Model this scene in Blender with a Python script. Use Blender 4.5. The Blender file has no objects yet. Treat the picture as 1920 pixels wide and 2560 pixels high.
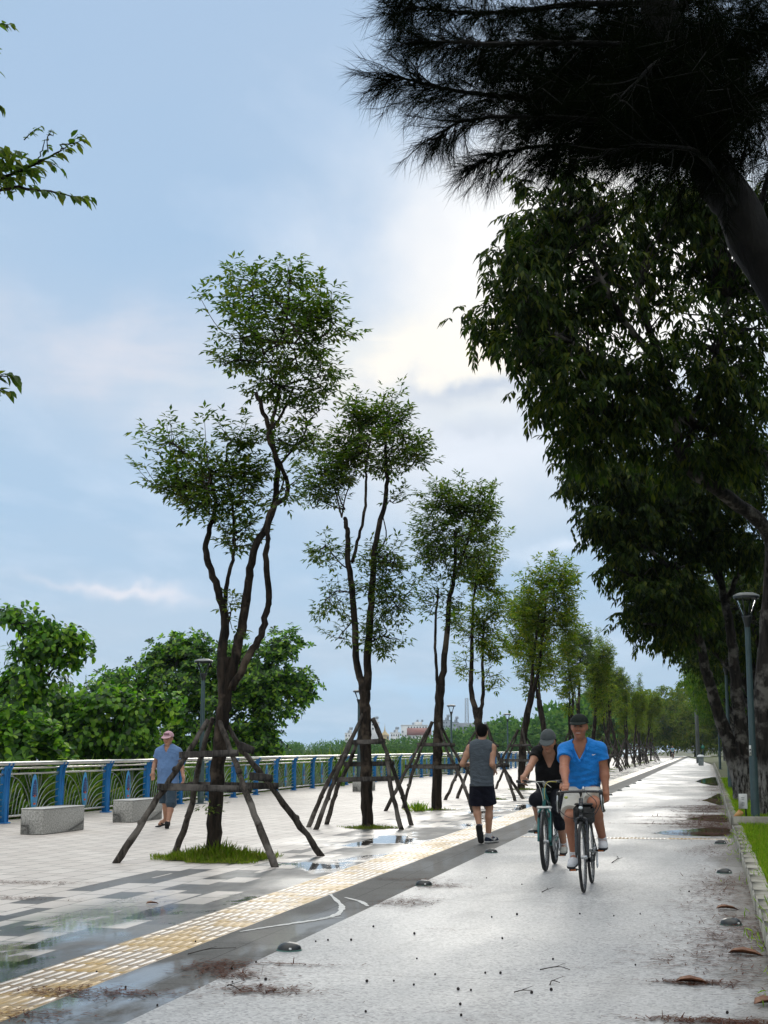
import bpy, math, random
import numpy as np
from mathutils import Vector, Matrix
random.seed(7); RNG = np.random.default_rng(11)
SC = bpy.context.scene; COL = SC.collection; PI = math.pi
# ---------------------------------------------------------------- camera geometry
F_ = 3500.; CX, CY = 960., 1280.; EYE = 1.42
PITCH = math.atan(590/F_); YAW = math.atan(810*math.cos(PITCH)/F_)
def ray(u, v):
    x = (u-CX)/F_; y = -(v-CY)/F_
    fh = math.cos(PITCH)-y*math.sin(PITCH); z = math.sin(PITCH)+y*math.cos(PITCH)
    return np.array((x*math.cos(YAW)-fh*math.sin(YAW), x*math.sin(YAW)+fh*math.cos(YAW), z))
def G(u, v, z=0.):            # where a sight line meets the ground
    d = ray(u, v); t = (z-EYE)/d[2]; return np.array((d[0]*t, d[1]*t, z))
def P(u, v, Y):               # where a sight line reaches the distance Y along the path
    d = ray(u, v); t = Y/d[1]; return np.array((d[0]*t, Y, EYE+d[2]*t))
K = 1920/1659.
def D(u, v, Y): return P(u*K, v*K, Y)
# ---------------------------------------------------------------- mesh builder
class MB:
    def __init__(s): s.v = []; s.f = []; s.n = 0; s.m = []
    def add(s, v, faces, mi=0):
        v = np.asarray(v, float).reshape(-1, 3)
        s.v.append(v)
        for f in faces: s.f.append(np.asarray(f, np.int64)+s.n)
        s.m += [mi]*sum(len(np.atleast_2d(f)) for f in faces)
        s.n += len(v)
    def build(s, name, mat, parent=None, smooth=False, local=None):
        me = bpy.data.meshes.new(name)
        v = np.concatenate(s.v) if s.v else np.zeros((0, 3))
        if local is not None: v = v-np.asarray(local)
        fl = [np.atleast_2d(f) for f in s.f]
        tot = [np.full(len(f), f.shape[1], np.int32) for f in fl]
        idx = np.concatenate([f.ravel() for f in fl]).astype(np.int32); tot = np.concatenate(tot)
        me.vertices.add(len(v)); me.vertices.foreach_set('co', v.ravel().astype(np.float32))
        me.loops.add(len(idx)); me.loops.foreach_set('vertex_index', idx)
        me.polygons.add(len(tot))
        me.polygons.foreach_set('loop_start', np.concatenate(([0], np.cumsum(tot)[:-1])).astype(np.int32))
        me.polygons.foreach_set('loop_total', tot)
        mats = mat if isinstance(mat, (list, tuple)) else [mat]
        for m in mats: me.materials.append(m)
        if len(mats) > 1: me.polygons.foreach_set('material_index', np.array(s.m, np.int32))
        if smooth: me.polygons.foreach_set('use_smooth', np.ones(len(tot), bool))
        me.update(calc_edges=True); me.validate()
        o = bpy.data.objects.new(name, me); COL.objects.link(o)
        if parent is not None: o.parent = parent
        return o
    # ---- shapes
    def box(s, c, d, R=None, bev=0., mi=0):
        x, y, z = [q/2 for q in d]
        if bev <= 0:
            v = np.array([(a*x, b*y, e*z) for a in (-1, 1) for b in (-1, 1) for e in (-1, 1)])
            f = [[(0, 1, 3, 2), (4, 6, 7, 5), (0, 4, 5, 1), (2, 3, 7, 6), (0, 2, 6, 4), (1, 5, 7, 3)]]
        else:
            v = []; 
            for a in (-1, 1):
                for b in (-1, 1):
                    for e in (-1, 1):
                        v += [(a*x, b*(y-bev), e*(z-bev)), (a*(x-bev), b*y, e*(z-bev)), (a*(x-bev), b*(y-bev), e*z)]
            I = lambda a, b, e, k: ((a > 0)*4+(b > 0)*2+(e > 0))*3+k
            q = []
            for a in (-1, 1):
                q.append((I(a, -1, -1, 0), I(a, 1, -1, 0), I(a, 1, 1, 0), I(a, -1, 1, 0)))
                q.append((I(-1, a, -1, 1), I(1, a, -1, 1), I(1, a, 1, 1), I(-1, a, 1, 1)))
                q.append((I(-1, -1, a, 2), I(1, -1, a, 2), I(1, 1, a, 2), I(-1, 1, a, 2)))
                for b in (-1, 1):
                    q.append((I(a, b, -1, 0), I(a, b, 1, 0), I(a, b, 1, 1), I(a, b, -1, 1)))
                    q.append((I(a, -1, b, 0), I(a, 1, b, 0), I(a, 1, b, 2), I(a, -1, b, 2)))
                    q.append((I(-1, a, b, 1), I(1, a, b, 1), I(1, a, b, 2), I(-1, a, b, 2)))
            t = [(I(a, b, e, 0), I(a, b, e, 1), I(a, b, e, 2)) for a in (-1, 1) for b in (-1, 1) for e in (-1, 1)]
            v = np.array(v); f = [q, t]
        if R is not None: v = v@np.asarray(R).T
        s.add(v+np.asarray(c), f, mi)
    def beam(s, a, b, w, h, up=(0, 0, 1), bev=0., mi=0):     # box from a to b
        a = np.asarray(a, float); b = np.asarray(b, float); d = b-a; L = np.linalg.norm(d); d /= L
        sd = np.cross(d, up); sd /= np.linalg.norm(sd); u = np.cross(sd, d)
        s.box((a+b)/2, (w, L, h), np.stack((sd, d, u), 1), bev, mi)
    def tube(s, pts, rad, n=8, cap=True, mi=0, jit=0.):
        pts = np.asarray(pts, float); m = len(pts)
        rad = np.broadcast_to(np.asarray(rad, float), (m,))
        t = np.gradient(pts, axis=0) if m > 2 else np.repeat((pts[1]-pts[0])[None], 2, 0)
        t /= np.linalg.norm(t, axis=1)[:, None]+1e-12
        ref = np.array((0, 0, 1.)) if abs(t[:, 2]).mean() < .8 else np.array((1., 0, 0))
        sx = np.cross(t, ref); sx /= np.linalg.norm(sx, axis=1)[:, None]+1e-12; sy = np.cross(sx, t)
        a = np.arange(n)*2*PI/n
        r = rad[:, None]*(1+(RNG.normal(0, jit, (m, n)) if jit else 0))
        v = pts[:, None]+sx[:, None]*(np.cos(a)*r)[..., None]+sy[:, None]*(np.sin(a)*r)[..., None]
        i = np.arange(m-1)[:, None]*n; j = np.arange(n)[None]; k = (j+1) % n
        q = np.stack((i+j, i+k, i+n+k, i+n+j), -1).reshape(-1, 4)
        f = [q]; v = v.reshape(-1, 3)
        if cap:
            v = np.vstack((v, pts[0], pts[-1])); c0 = m*n
            jj = np.arange(n); kk = (jj+1) % n
            f.append(np.stack((np.full(n, c0), kk, jj), 1)); f.append(np.stack((np.full(n, c0+1), (m-1)*n+jj, (m-1)*n+kk), 1))
        s.add(v, f, mi)
    def lathe(s, prof, c=(0, 0, 0), n=20, R=None, mi=0):       # prof: (r,z) list
        p = np.asarray(prof, float); a = np.arange(n)*2*PI/n
        v = np.stack((p[:, None, 0]*np.cos(a), p[:, None, 0]*np.sin(a), np.repeat(p[:, 1:2], n, 1)), -1)
        m = len(p); i = np.arange(m-1)[:, None]*n; j = np.arange(n)[None]; k = (j+1) % n
        q = np.stack((i+j, i+k, i+n+k, i+n+j), -1).reshape(-1, 4); v = v.reshape(-1, 3)
        if R is not None: v = v@np.asarray(R).T
        s.add(v+np.asarray(c), [q], mi)
    def torus(s, c, R, r, axis='x', n=48, k=8, mi=0, flat=1.):
        a = np.arange(n)*2*PI/n; b = np.arange(k)*2*PI/k
        rr = R+r*np.cos(b)[None]; w = np.broadcast_to(r*flat*np.sin(b)[None], (n, k))
        A = rr*np.cos(a)[:, None]; B = rr*np.sin(a)[:, None]
        v = np.stack((w, A, B), -1) if axis == 'x' else np.stack((A, B, w), -1)
        i = np.arange(n)[:, None]; j = np.arange(k)[None]
        q = np.stack((i*k+j, ((i+1) % n)*k+j, ((i+1) % n)*k+(j+1) % k, i*k+(j+1) % k), -1).reshape(-1, 4)
        s.add(v.reshape(-1, 3)+np.asarray(c), [q], mi)
    def ball(s, c, r, n=10, m=7, R=None, mi=0):
        th = np.linspace(0, PI, m); p = [(math.sin(t)+1e-4, -math.cos(t)) for t in th]
        b = MB(); b.lathe(p, n=n); v = b.v[0]*np.asarray(r)
        if R is not None: v = v@np.asarray(R).T
        s.add(v+np.asarray(c), b.f, mi)
    def sheet(s, xs, ys, z=0., fz=None, mi=0):
        X, Y = np.meshgrid(xs, ys, indexing='ij'); Z = np.full(X.shape, z) if fz is None else fz(X, Y)
        n, m = X.shape; i = np.arange(n-1)[:, None]; j = np.arange(m-1)[None]
        q = np.stack((i*m+j, (i+1)*m+j, (i+1)*m+j+1, i*m+j+1), -1).reshape(-1, 4)
        s.add(np.stack((X, Y, Z), -1).reshape(-1, 3), [q], mi)
    def prism(s, poly, a, b, frame=None, mi=0):    # poly in (x,y), extruded z=a..b ; frame = (origin, ex, ey, ez)
        p = np.asarray(poly, float); n = len(p)
        v = np.vstack((np.c_[p, np.full(n, a)], np.c_[p, np.full(n, b)]))
        if frame is not None:
            o, ex, ey, ez = [np.asarray(q, float) for q in frame]; v = o+v[:, :1]*ex+v[:, 1:2]*ey+v[:, 2:]*ez
        j = np.arange(n); k = (j+1) % n
        s.add(v, [np.stack((j, k, k+n, j+n), 1), [tuple(range(n))[::-1]], [tuple(range(n, 2*n))]], mi)
def smooth_path(pts, m=6):         # Catmull-Rom through the points
    p = np.asarray(pts, float)
    if len(p) < 3: return np.array([p[0]+(p[-1]-p[0])*t for t in np.linspace(0, 1, m)])
    q = np.vstack((2*p[0]-p[1], p, 2*p[-1]-p[-2])); out = []
    for i in range(1, len(q)-2):
        for t in np.linspace(0, 1, m, endpoint=False):
            a, b, c, d = q[i-1], q[i], q[i+1], q[i+2]
            out.append(.5*(2*b+(c-a)*t+(2*a-5*b+4*c-d)*t*t+(3*b-a-3*c+d)*t**3))
    out.append(p[-1]); return np.array(out)
def limb(mb, pts, r0, r1, n=8, m=6, wob=.0, jit=.04):
    q = smooth_path(pts, m); L = len(q); w = RNG.normal(0, 1, (L, 3))*wob; w[0] = w[-1] = 0
    t = np.linspace(0, 1, L); mb.tube(q+w, r0+(r1-r0)*t, n, jit=jit)
    return q
# leaf shapes: rows of (along, side, up)
def leaf_shape(prof, fold=.25, droop=.25):
    v = [(0, 0, 0)]; f = []
    for (a, w) in prof: v += [(a, w, fold*w-droop*a*a), (a, 0, -droop*a*a), (a, -w, fold*w-droop*a*a)]
    v.append((1, 0, -droop)); q = []; t = [(0, 2, 1), (0, 3, 2)]; n = len(prof)
    for i in range(n-1):
        b = 1+3*i; q += [(b, b+1, b+4, b+3), (b+1, b+2, b+5, b+4)]
    b = 1+3*(n-1); t += [(b, b+1, len(v)-1), (b+1, b+2, len(v)-1)]
    return np.array(v, float), [np.array(t)]+([np.array(q)] if q else [])
LEAF2 = leaf_shape([(.45, .5)], .3, .2)
LEAF3 = leaf_shape([(.3, .46), (.65, .40)], .3, .35)
LEAF_ROUND = leaf_shape([(.15, .35), (.45, .5), (.78, .36)], .25, .45)
LEAF_CLUB = leaf_shape([(.3, .25), (.7, .5), (.92, .35)], .25, .3)
NEEDLE = (np.array([(0, .5, 0), (0, -.5, 0), (1, -.25, 0), (1, .25, 0)], float), [np.array([(0, 1, 2, 3)])])
def unit(a): return a/(np.linalg.norm(a, axis=-1, keepdims=True)+1e-12)
def add_leaves(mb, pos, axis, up, L, W, shape=LEAF2, mi=0):
    pos = np.asarray(pos, float); N = len(pos)
    if N == 0: return
    ax = unit(np.asarray(axis, float)); sd = unit(np.cross(np.broadcast_to(up, ax.shape), ax)+1e-5); u = np.cross(ax, sd)
    L = np.broadcast_to(L, (N,)); W = np.broadcast_to(W, (N,)); T, F = shape; k = len(T)
    v = pos[:, None]+ax[:, None]*(T[None, :, 0:1]*L[:, None, None])+sd[:, None]*(T[None, :, 1:2]*W[:, None, None])+u[:, None]*(T[None, :, 2:3]*(L[:, None, None]*.6))
    off = (np.arange(N)*k)[:, None, None]
    mb.add(v.reshape(-1, 3), [(f[None]+off).reshape(-1, f.shape[1]) for f in F], mi)
def rdir(n): return unit(RNG.normal(0, 1, (n, 3)))
# ---------------------------------------------------------------- tags
def tag(o, label=None, cat=None, group=None, kind=None):
    if label: o['label'] = label
    if cat: o['category'] = cat
    if group: o['group'] = group
    if kind: o['kind'] = kind
    return o
def empty(name, loc, label, cat, group=None, rot=(0, 0, 0)):
    o = bpy.data.objects.new(name, None); COL.objects.link(o); o.location = [float(q) for q in loc]; o.rotation_euler = rot
    o.empty_display_size = .2
    return tag(o, label, cat, group)
def dup(root, loc, rz=0., sc=1., label=None, group=None):
    r = root.copy(); COL.objects.link(r); r.location = [float(q) for q in loc]; r.rotation_euler = (0, 0, rz); r.scale = (sc, sc, sc) if not hasattr(sc, '__len__') else sc
    if label: r['label'] = label
    if group: r['group'] = group
    for ch in list(root.children):
        c = ch.copy(); COL.objects.link(c); c.parent = r
        for g in ch.children:
            d = g.copy(); COL.objects.link(d); d.parent = c
    return r
ORD = 'first second third fourth fifth sixth seventh eighth ninth tenth eleventh twelfth thirteenth fourteenth fifteenth sixteenth seventeenth eighteenth nineteenth twentieth'.split()
# ---------------------------------------------------------------- materials
def lin(h):
    if isinstance(h, str):
        c = [int(h[i:i+2], 16)/255 for i in (0, 2, 4)]
        return tuple(x/12.92 if x <= .04045 else ((x+.055)/1.055)**2.4 for x in c)+(1,)
    return tuple(h)+(1,) if len(h) == 3 else tuple(h)
class NT:
    def __init__(s, tree): s.t = tree; s.N = tree.nodes; s.L = tree.links
    def n(s, typ, **kw):
        nd = s.N.new(typ)
        for k, v in kw.items():
            if k == 'ins':
                for a, b in v.items():
                    if hasattr(b, 'is_output') or isinstance(b, bpy.types.NodeSocket): s.L.new(b, nd.inputs[a])
                    else: nd.inputs[a].default_value = b
            else: setattr(nd, k, v)
        return nd
    def math(s, op, a, b=None, c=None, clamp=False):
        nd = s.n('ShaderNodeMath', operation=op, use_clamp=clamp)
        for i, q in enumerate((a, b, c)):
            if q is None: continue
            if isinstance(q, bpy.types.NodeSocket): s.L.new(q, nd.inputs[i])
            else: nd.inputs[i].default_value = q
        return nd.outputs[0]
    def mix(s, f, a, b, typ='MIX'):
        nd = s.n('ShaderNodeMix', data_type='RGBA', blend_type=typ)
        for i, q in ((0, f), (6, a), (7, b)):
            if isinstance(q, bpy.types.NodeSocket): s.L.new(q, nd.inputs[i])
            else: nd.inputs[i].default_value = lin(q) if i else q
        return nd.outputs[2]
    def noise(s, vec, scale, detail=4, rough=.55, dist=0.):
        nd = s.n('ShaderNodeTexNoise', ins={'Scale': scale, 'Detail': detail, 'Roughness': rough, 'Distortion': dist})
        if vec is not None: s.L.new(vec, nd.inputs['Vector'])
        return nd.outputs['Fac']
    def ramp(s, f, stops, interp='LINEAR'):
        nd = s.n('ShaderNodeValToRGB'); s.L.new(f, nd.inputs[0]); cr = nd.color_ramp; cr.interpolation = interp
        while len(cr.elements) < len(stops): cr.elements.new(.5)
        for e, (p, c) in zip(cr.elements, stops): e.position = p; e.color = lin(c) if not isinstance(c, (int, float)) else (c, c, c, 1)
        return nd.outputs[0]
    def mapping(s, vec, scale=(1, 1, 1), rot=(0, 0, 0)):
        nd = s.n('ShaderNodeMapping'); s.L.new(vec, nd.inputs[0]); nd.inputs['Scale'].default_value = scale; nd.inputs['Rotation'].default_value = rot
        return nd.outputs[0]
    def bump(s, h, strength=.3, dist=.01, normal=None):
        nd = s.n('ShaderNodeBump', ins={'Strength': strength, 'Distance': dist}); s.L.new(h, nd.inputs['Height'])
        if normal is not None: s.L.new(normal, nd.inputs['Normal'])
        return nd.outputs[0]
def new_mat(name):
    m = bpy.data.materials.new(name); m.use_nodes = True; nt = NT(m.node_tree)
    b = nt.N['Principled BSDF']
    return m, nt, b
def setp(nt, b, **kw):
    names = dict(col='Base Color', rough='Roughness', metal='Metallic', spec='Specular IOR Level', normal='Normal', coat='Coat Weight', trans='Transmission Weight', ior='IOR', sheen='Sheen Weight', sub='Subsurface Weight')
    for k, v in kw.items():
        i = b.inputs[names[k]]
        if isinstance(v, bpy.types.NodeSocket): nt.L.new(v, i)
        else: i.default_value = lin(v) if k == 'col' else v
def pm(name, col, rough=.6, var=.25, vs=6., bump=.0, bs=60., metal=0., spec=.5, coat=0., col2=None, stretch=(1, 1, 1), sub=0.):
    m, nt, b = new_mat(name); tc = nt.n('ShaderNodeTexCoord').outputs['Object']; vec = nt.mapping(tc, stretch)
    c = lin(col); n = nt.noise(vec, vs, 5, .6)
    c2 = lin(col2) if col2 is not None else tuple(x*(1-var) for x in c[:3])+(1,)
    f = nt.ramp(n, [(.35, 0.), (.68, 1.)])
    setp(nt, b, col=nt.mix(f, c, c2), metal=metal, spec=spec, coat=coat, rough=nt.math('MULTIPLY_ADD', n, .25, rough-.125, clamp=True))
    if bump: setp(nt, b, normal=nt.bump(nt.noise(vec, bs, 4, .6), bump, .01))
    if sub: setp(nt, b, sub=sub); b.inputs['Subsurface Radius'].default_value = (.02, .008, .005)
    return m
def leafmat(name, cols, trans=.35, rough=.5, spec=.35, tcol=None):
    m, nt, b = new_mat(name); r = nt.n('ShaderNodeNewGeometry').outputs['Random Per Island']
    n = len(cols); c = nt.ramp(r, [(i/(n-1), cols[i]) for i in range(n)])
    setp(nt, b, col=c, rough=rough, spec=spec)
    tr = nt.n('ShaderNodeBsdfTranslucent'); nt.L.new(nt.mix(1., c, tcol or (1.6, 1.9, .7), 'MULTIPLY'), tr.inputs[0])
    mx = nt.n('ShaderNodeMixShader', ins={0: trans}); nt.L.new(b.outputs[0], mx.inputs[1]); nt.L.new(tr.outputs[0], mx.inputs[2])
    nt.L.new(mx.outputs[0], nt.N['Material Output'].inputs[0]); return m
def barkmat(name, c1, c2, c3=None, sc=14., bump=.9):
    m, nt, b = new_mat(name); tc = nt.n('ShaderNodeTexCoord').outputs['Object']
    v = nt.mapping(tc, (1, 1, .16)); n1 = nt.noise(v, sc, 6, .65, .4); n2 = nt.noise(tc, 2.2, 4, .6)
    c = nt.mix(nt.ramp(n1, [(.38, 0.), (.62, 1.)]), c1, c2)
    if c3 is not None: c = nt.mix(nt.ramp(n2, [(.52, 0.), (.62, 1.)]), c, c3)
    setp(nt, b, col=c, rough=.85, spec=.2, normal=nt.bump(n1, bump, .03)); return m
# ================================================================ camera, sky, sun
cam = bpy.data.cameras.new('camera'); cam.sensor_fit = 'VERTICAL'; cam.sensor_height = 36.; cam.sensor_width = 27.
cam.lens = 36.*F_/2560.; cam.clip_end = 6000.; cam.clip_start = .05
co = bpy.data.objects.new('camera', cam); COL.objects.link(co); co.location = (0, 0, EYE)
co.rotation_euler = (PI/2+PITCH, 0, YAW); SC.camera = co
sd = ray(1300, 640); sd /= np.linalg.norm(sd)
HAZE = .00014
SUN_AZ = math.atan2(sd[0], sd[1]); SUN_EL = math.asin(sd[2])
w = bpy.data.worlds.new('World'); SC.world = w; w.use_nodes = True
nt = NT(w.node_tree); bg = nt.N['Background']
sky = nt.n('ShaderNodeTexSky', sky_type='NISHITA', sun_disc=False, sun_elevation=SUN_EL, sun_rotation=SUN_AZ, air_density=1.0, dust_density=1.2, ozone_density=2.0)
dirv = nt.n('ShaderNodeTexCoord').outputs['Generated']
sp = nt.n('ShaderNodeSeparateXYZ'); nt.L.new(dirv, sp.inputs[0]); X, Y, Z = sp.outputs
az = nt.math('ARCTAN2', X, Y); el = nt.math('ARCSINE', Z)
# drifting cloud veil: noise on a flat cloud layer overhead
zz = nt.math('ADD', nt.math('MAXIMUM', Z, 0.), .12)
cv = nt.n('ShaderNodeCombineXYZ', ins={0: nt.math('DIVIDE', X, zz), 1: nt.math('DIVIDE', Y, zz), 2: .3}).outputs[0]
n1 = nt.noise(cv, .55, 6, .5, .3); n2 = nt.noise(nt.mapping(cv, (1.6, .9, 1)), 1.4, 7, .58, .2)
nw = nt.n('ShaderNodeTexNoise', ins={'Vector': dirv, 'Scale': 7., 'Detail': 5., 'Roughness': .55}).outputs['Color']
wp = nt.n('ShaderNodeSeparateXYZ'); nt.L.new(nw, wp.inputs[0])
azw = nt.math('MULTIPLY_ADD', wp.outputs[0], .22, nt.math('ADD', az, -.11)); elw = nt.math('MULTIPLY_ADD', wp.outputs[1], .13, nt.math('ADD', el, -.065))
str_ = nt.noise(nt.mapping(dirv, (3., 3., 14.)), 2.6, 7, .6, .4); mod = nt.ramp(str_, [(.30, .35), (.68, 1.15)])
def lobe(u, v, su, sv):
    d = ray(u, v); d = d/np.linalg.norm(d); a0 = math.atan2(d[0], d[1]); e0 = math.asin(d[2])
    p = nt.math('POWER', nt.math('MULTIPLY', nt.math('SUBTRACT', azw, a0), F_/su*math.cos(e0)), 2.)
    q = nt.math('POWER', nt.math('MULTIPLY', nt.math('SUBTRACT', elw, e0), F_/sv), 2.)
    return nt.math('POWER', 2.718, nt.math('MULTIPLY', nt.math('ADD', p, q), -1.))
S = 10.        # the Background runs at strength 0.1
base = nt.mix(.72, nt.mix(1., sky.outputs[0], (3.2, 4.6, 7.2), 'DARKEN'), nt.mix(nt.ramp(el, [(.0, 0.), (.75, 1.)]), (.335*S, .465*S, .56*S), (.225*S, .325*S, .46*S)))
veil = nt.math('MULTIPLY', nt.ramp(n1, [(.38, 0.), (.72, 1.)]), .42)
c = nt.mix(veil, base, (.46*S, .51*S, .575*S))
c = nt.mix(nt.math('MULTIPLY', nt.ramp(n2, [(.5, 0.), (.75, 1.)]), .25), c, (.70*S, .74*S, .82*S))
back = nt.ramp(nt.math('MULTIPLY_ADD', Y, -.5, .5), [(.45, 0.), (.95, 1.)])          # brightness added to the unseen sky behind the viewer, lights people and ground
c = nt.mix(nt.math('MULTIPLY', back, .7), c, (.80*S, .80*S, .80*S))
top = nt.ramp(Z, [(.62, 0.), (.95, 1.)]); c = nt.mix(nt.math('MULTIPLY', top, .85), c, (1.7*S, 1.68*S, 1.6*S))     # extra brightness added at the unseen zenith as top light on the ground
for (u, v, su, sv, col, k) in [(1330, 660, 270, 240, (.84, .82, .78), .9), (1560, 580, 380, 340, (1.15, 1.12, 1.06), .9), (1240, 830, 360, 280, (.78, .74, .67), .6), (1080, 925, 420, 70, (.92, .84, .69), 1.), (880, 1000, 420, 130, (.66, .66, .67), .45), (1150, 1180, 330, 150, (.62, .65, .70), .5), (1050, 620, 240, 200, (.66, .67, .70), .5),
        (310, 850, 250, 85, (.58, .575, .62), .75), (620, 1050, 330, 60, (.62, .62, .66), .6), (830, 1090, 200, 90, (.72, .69, .66), .5), (290, 1468, 130, 17, (.84, .75, .74), .8),
        (1170, 1000, 190, 26, (.36, .43, .54), .8), (1260, 1075, 150, 30, (.40, .46, .55), .6), (1230, 1130, 260, 60, (.66, .69, .76), .4), (1340, 1370, 160, 26, (.72, .76, .83), .5), (1000, 1740, 600, 26, (.36, .55, .74), .45)]:
    c = nt.mix(nt.math('MULTIPLY', lobe(u, v, su, sv), nt.math('MULTIPLY', mod, k) if sv < 150 else k, clamp=True), c, tuple(q*S for q in col))
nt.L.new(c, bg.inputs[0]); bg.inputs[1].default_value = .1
sl = bpy.data.lights.new('sun', 'SUN'); sl.energy = .8; sl.angle = math.radians(24); sl.color = (1., .95, .86)
so = bpy.data.objects.new('sun', sl); COL.objects.link(so)
so.rotation_euler = Vector(sd).to_track_quat('Z', 'Y').to_euler(); so.location = (0, 0, 40)
vs = SC.view_settings; vs.view_transform = 'Standard'; vs.look = 'None'; vs.exposure = .5; vs.gamma = 1.
SC.cycles.max_bounces = 6; SC.cycles.transparent_max_bounces = 4; SC.cycles.caustics_reflective = False; SC.cycles.caustics_refractive = False
SC.cycles.use_denoising = True
# ================================================================ ground, pavings
FENCE_PTS = [(0, -13.15), (26, -13.15), (33, -13.22), (40, -13.5), (47, -13.8), (58, -13.8), (72, -13.65), (110, -13.5), (260, -13.4)]
def fence_x(y): return np.interp(y, [p[0] for p in FENCE_PTS], [p[1] for p in FENCE_PTS])
EDGE = -3.03; TR = -3.68; TL = -4.28; KERB = .36
m, nt, b = new_mat('plaza_paving'); pos = nt.n('ShaderNodeNewGeometry').outputs['Position']
sp = nt.n('ShaderNodeSeparateXYZ'); nt.L.new(pos, sp.inputs[0]); px, py = sp.outputs[0], sp.outputs[1]
TWX, TWY = .3, .6
xs = nt.math('DIVIDE', nt.math('SUBTRACT', px, TL), TWX); coli = nt.math('FLOOR', xs)
yt = nt.math('ADD', nt.math('DIVIDE', py, TWY), nt.math('MULTIPLY', nt.math('ABSOLUTE', nt.math('MODULO', coli, 2.)), .5)); rowi = nt.math('FLOOR', yt)
cell = nt.n('ShaderNodeCombineXYZ', ins={0: coli, 1: rowi, 2: 0.}).outputs[0]
wn = nt.n('ShaderNodeTexWhiteNoise', noise_dimensions='3D'); nt.L.new(cell, wn.inputs['Vector']); r1 = wn.outputs['Value']
sc_ = nt.n('ShaderNodeSeparateColor'); nt.L.new(wn.outputs['Color'], sc_.inputs[0]); r2 = sc_.outputs[1]
jx = nt.math('ABSOLUTE', nt.math('SUBTRACT', nt.math('FRACT', xs), .5)); jy = nt.math('ABSOLUTE', nt.math('SUBTRACT', nt.math('FRACT', yt), .5))
joint = nt.math('MAXIMUM', nt.math('GREATER_THAN', jx, .5-.006/TWX), nt.math('GREATER_THAN', jy, .5-.014/TWY))
# share of dark slabs falls away from the guide strip
dist = nt.math('SUBTRACT', TL, px)
prob = nt.ramp(nt.math('DIVIDE', dist, 4.), [(.0, .85), (.15, .80), (.16, .42), (.32, .34), (.45, .20), (.6, .05), (.62, 0.)])
dark = nt.math('LESS_THAN', r1, prob)
big = nt.noise(pos, .35, 5, .6); fine = nt.noise(pos, 26., 4, .7); mid = nt.noise(pos, 2.6, 5, .6)
light = nt.mix(r2, (.49, .445, .405), (.59, .545, .50)); light = nt.mix(nt.ramp(mid, [(.45, 0.), (.75, .7)]), light, (.52, .49, .45))
darkc = nt.mix(r2, (.055, .06, .062), (.10, .105, .105))
col = nt.mix(dark, light, darkc); col = nt.mix(nt.math('MULTIPLY', joint, .9), col, (.09, .08, .068))
col = nt.mix(nt.math('MULTIPLY', nt.ramp(fine, [(.55, 0.), (.8, 1.)]), .35), col, (.25, .23, .2))
wet = nt.ramp(nt.noise(nt.mapping(pos, (1.2, .55, 1)), .8, 5, .55), [(.42, 0.), (.58, 1.)])
wet = nt.math('MULTIPLY', wet, nt.ramp(nt.math('DIVIDE', dist, 6.), [(.0, 1.), (.2, .9), (.42, .2), (1., .05)]))
pool = nt.ramp(nt.math('ADD', nt.noise(nt.mapping(pos, (1., .45, 1)), .85, 5, .6), nt.ramp(nt.math('DIVIDE', dist, 3.), [(.0, .10), (.3, .05), (.7, -.2 + .2), (1., 0.)])), [(.595, 0.), (.67, 1.)])
pool = nt.math('MAXIMUM', pool, nt.math('MULTIPLY', nt.ramp(nt.noise(nt.mapping(pos, (1., .45, 1)), .85, 5, .6), [(.40, 0.), (.50, 1.)]), nt.ramp(nt.math('DIVIDE', py, 20.), [(.50, 0.), (.54, 1.), (.60, .8), (.68, 0.)])))
pool = nt.math('MULTIPLY', pool, nt.ramp(nt.math('DIVIDE', dist, 3.), [(.0, 1.), (.36, 1.), (.55, 0.)])); wet = nt.math('MAXIMUM', wet, pool)
setp(nt, b, col=nt.mix(nt.math('MULTIPLY', pool, .55), col, nt.mix(1., col, (.45, .45, .45), 'MULTIPLY')), spec=nt.math('MULTIPLY_ADD', pool, .3, .25),
     rough=nt.math('MULTIPLY_ADD', pool, -.20, nt.math('MULTIPLY_ADD', wet, -.30, nt.math('MULTIPLY_ADD', fine, .2, .50)), clamp=True), normal=nt.bump(nt.math('ADD', nt.math('MULTIPLY', fine, nt.math('SUBTRACT', 1., wet)), nt.math('MULTIPLY', joint, -1.5)), .25, .004)); nt.L.new(nt.math('MULTIPLY', pool, .8), b.inputs['Coat Weight']); b.inputs['Coat Roughness'].default_value = .04; b.inputs['Coat IOR'].default_value = 1.6
PLAZA = m
ys = np.concatenate((np.arange(1, 60, 1.5), np.arange(60, 262, 6)))
mb = MB(); xs_ = [0., .25, .5, .75, 1.]
V = np.array([[(fence_x(y)-.55+(TL-fence_x(y)+.55)*t, y, 0) for t in xs_] for y in ys]); n, k = V.shape[:2]
i = np.arange(n-1)[:, None]*k; j = np.arange(k-1)[None]
mb.add(V.reshape(-1, 3), [np.stack((i+j, i+j+1, i+k+j+1, i+k+j), -1).reshape(-1, 4)])
tag(mb.build('plaza', PLAZA), 'pale paved promenade with scattered dark slabs', kind='structure')
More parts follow.
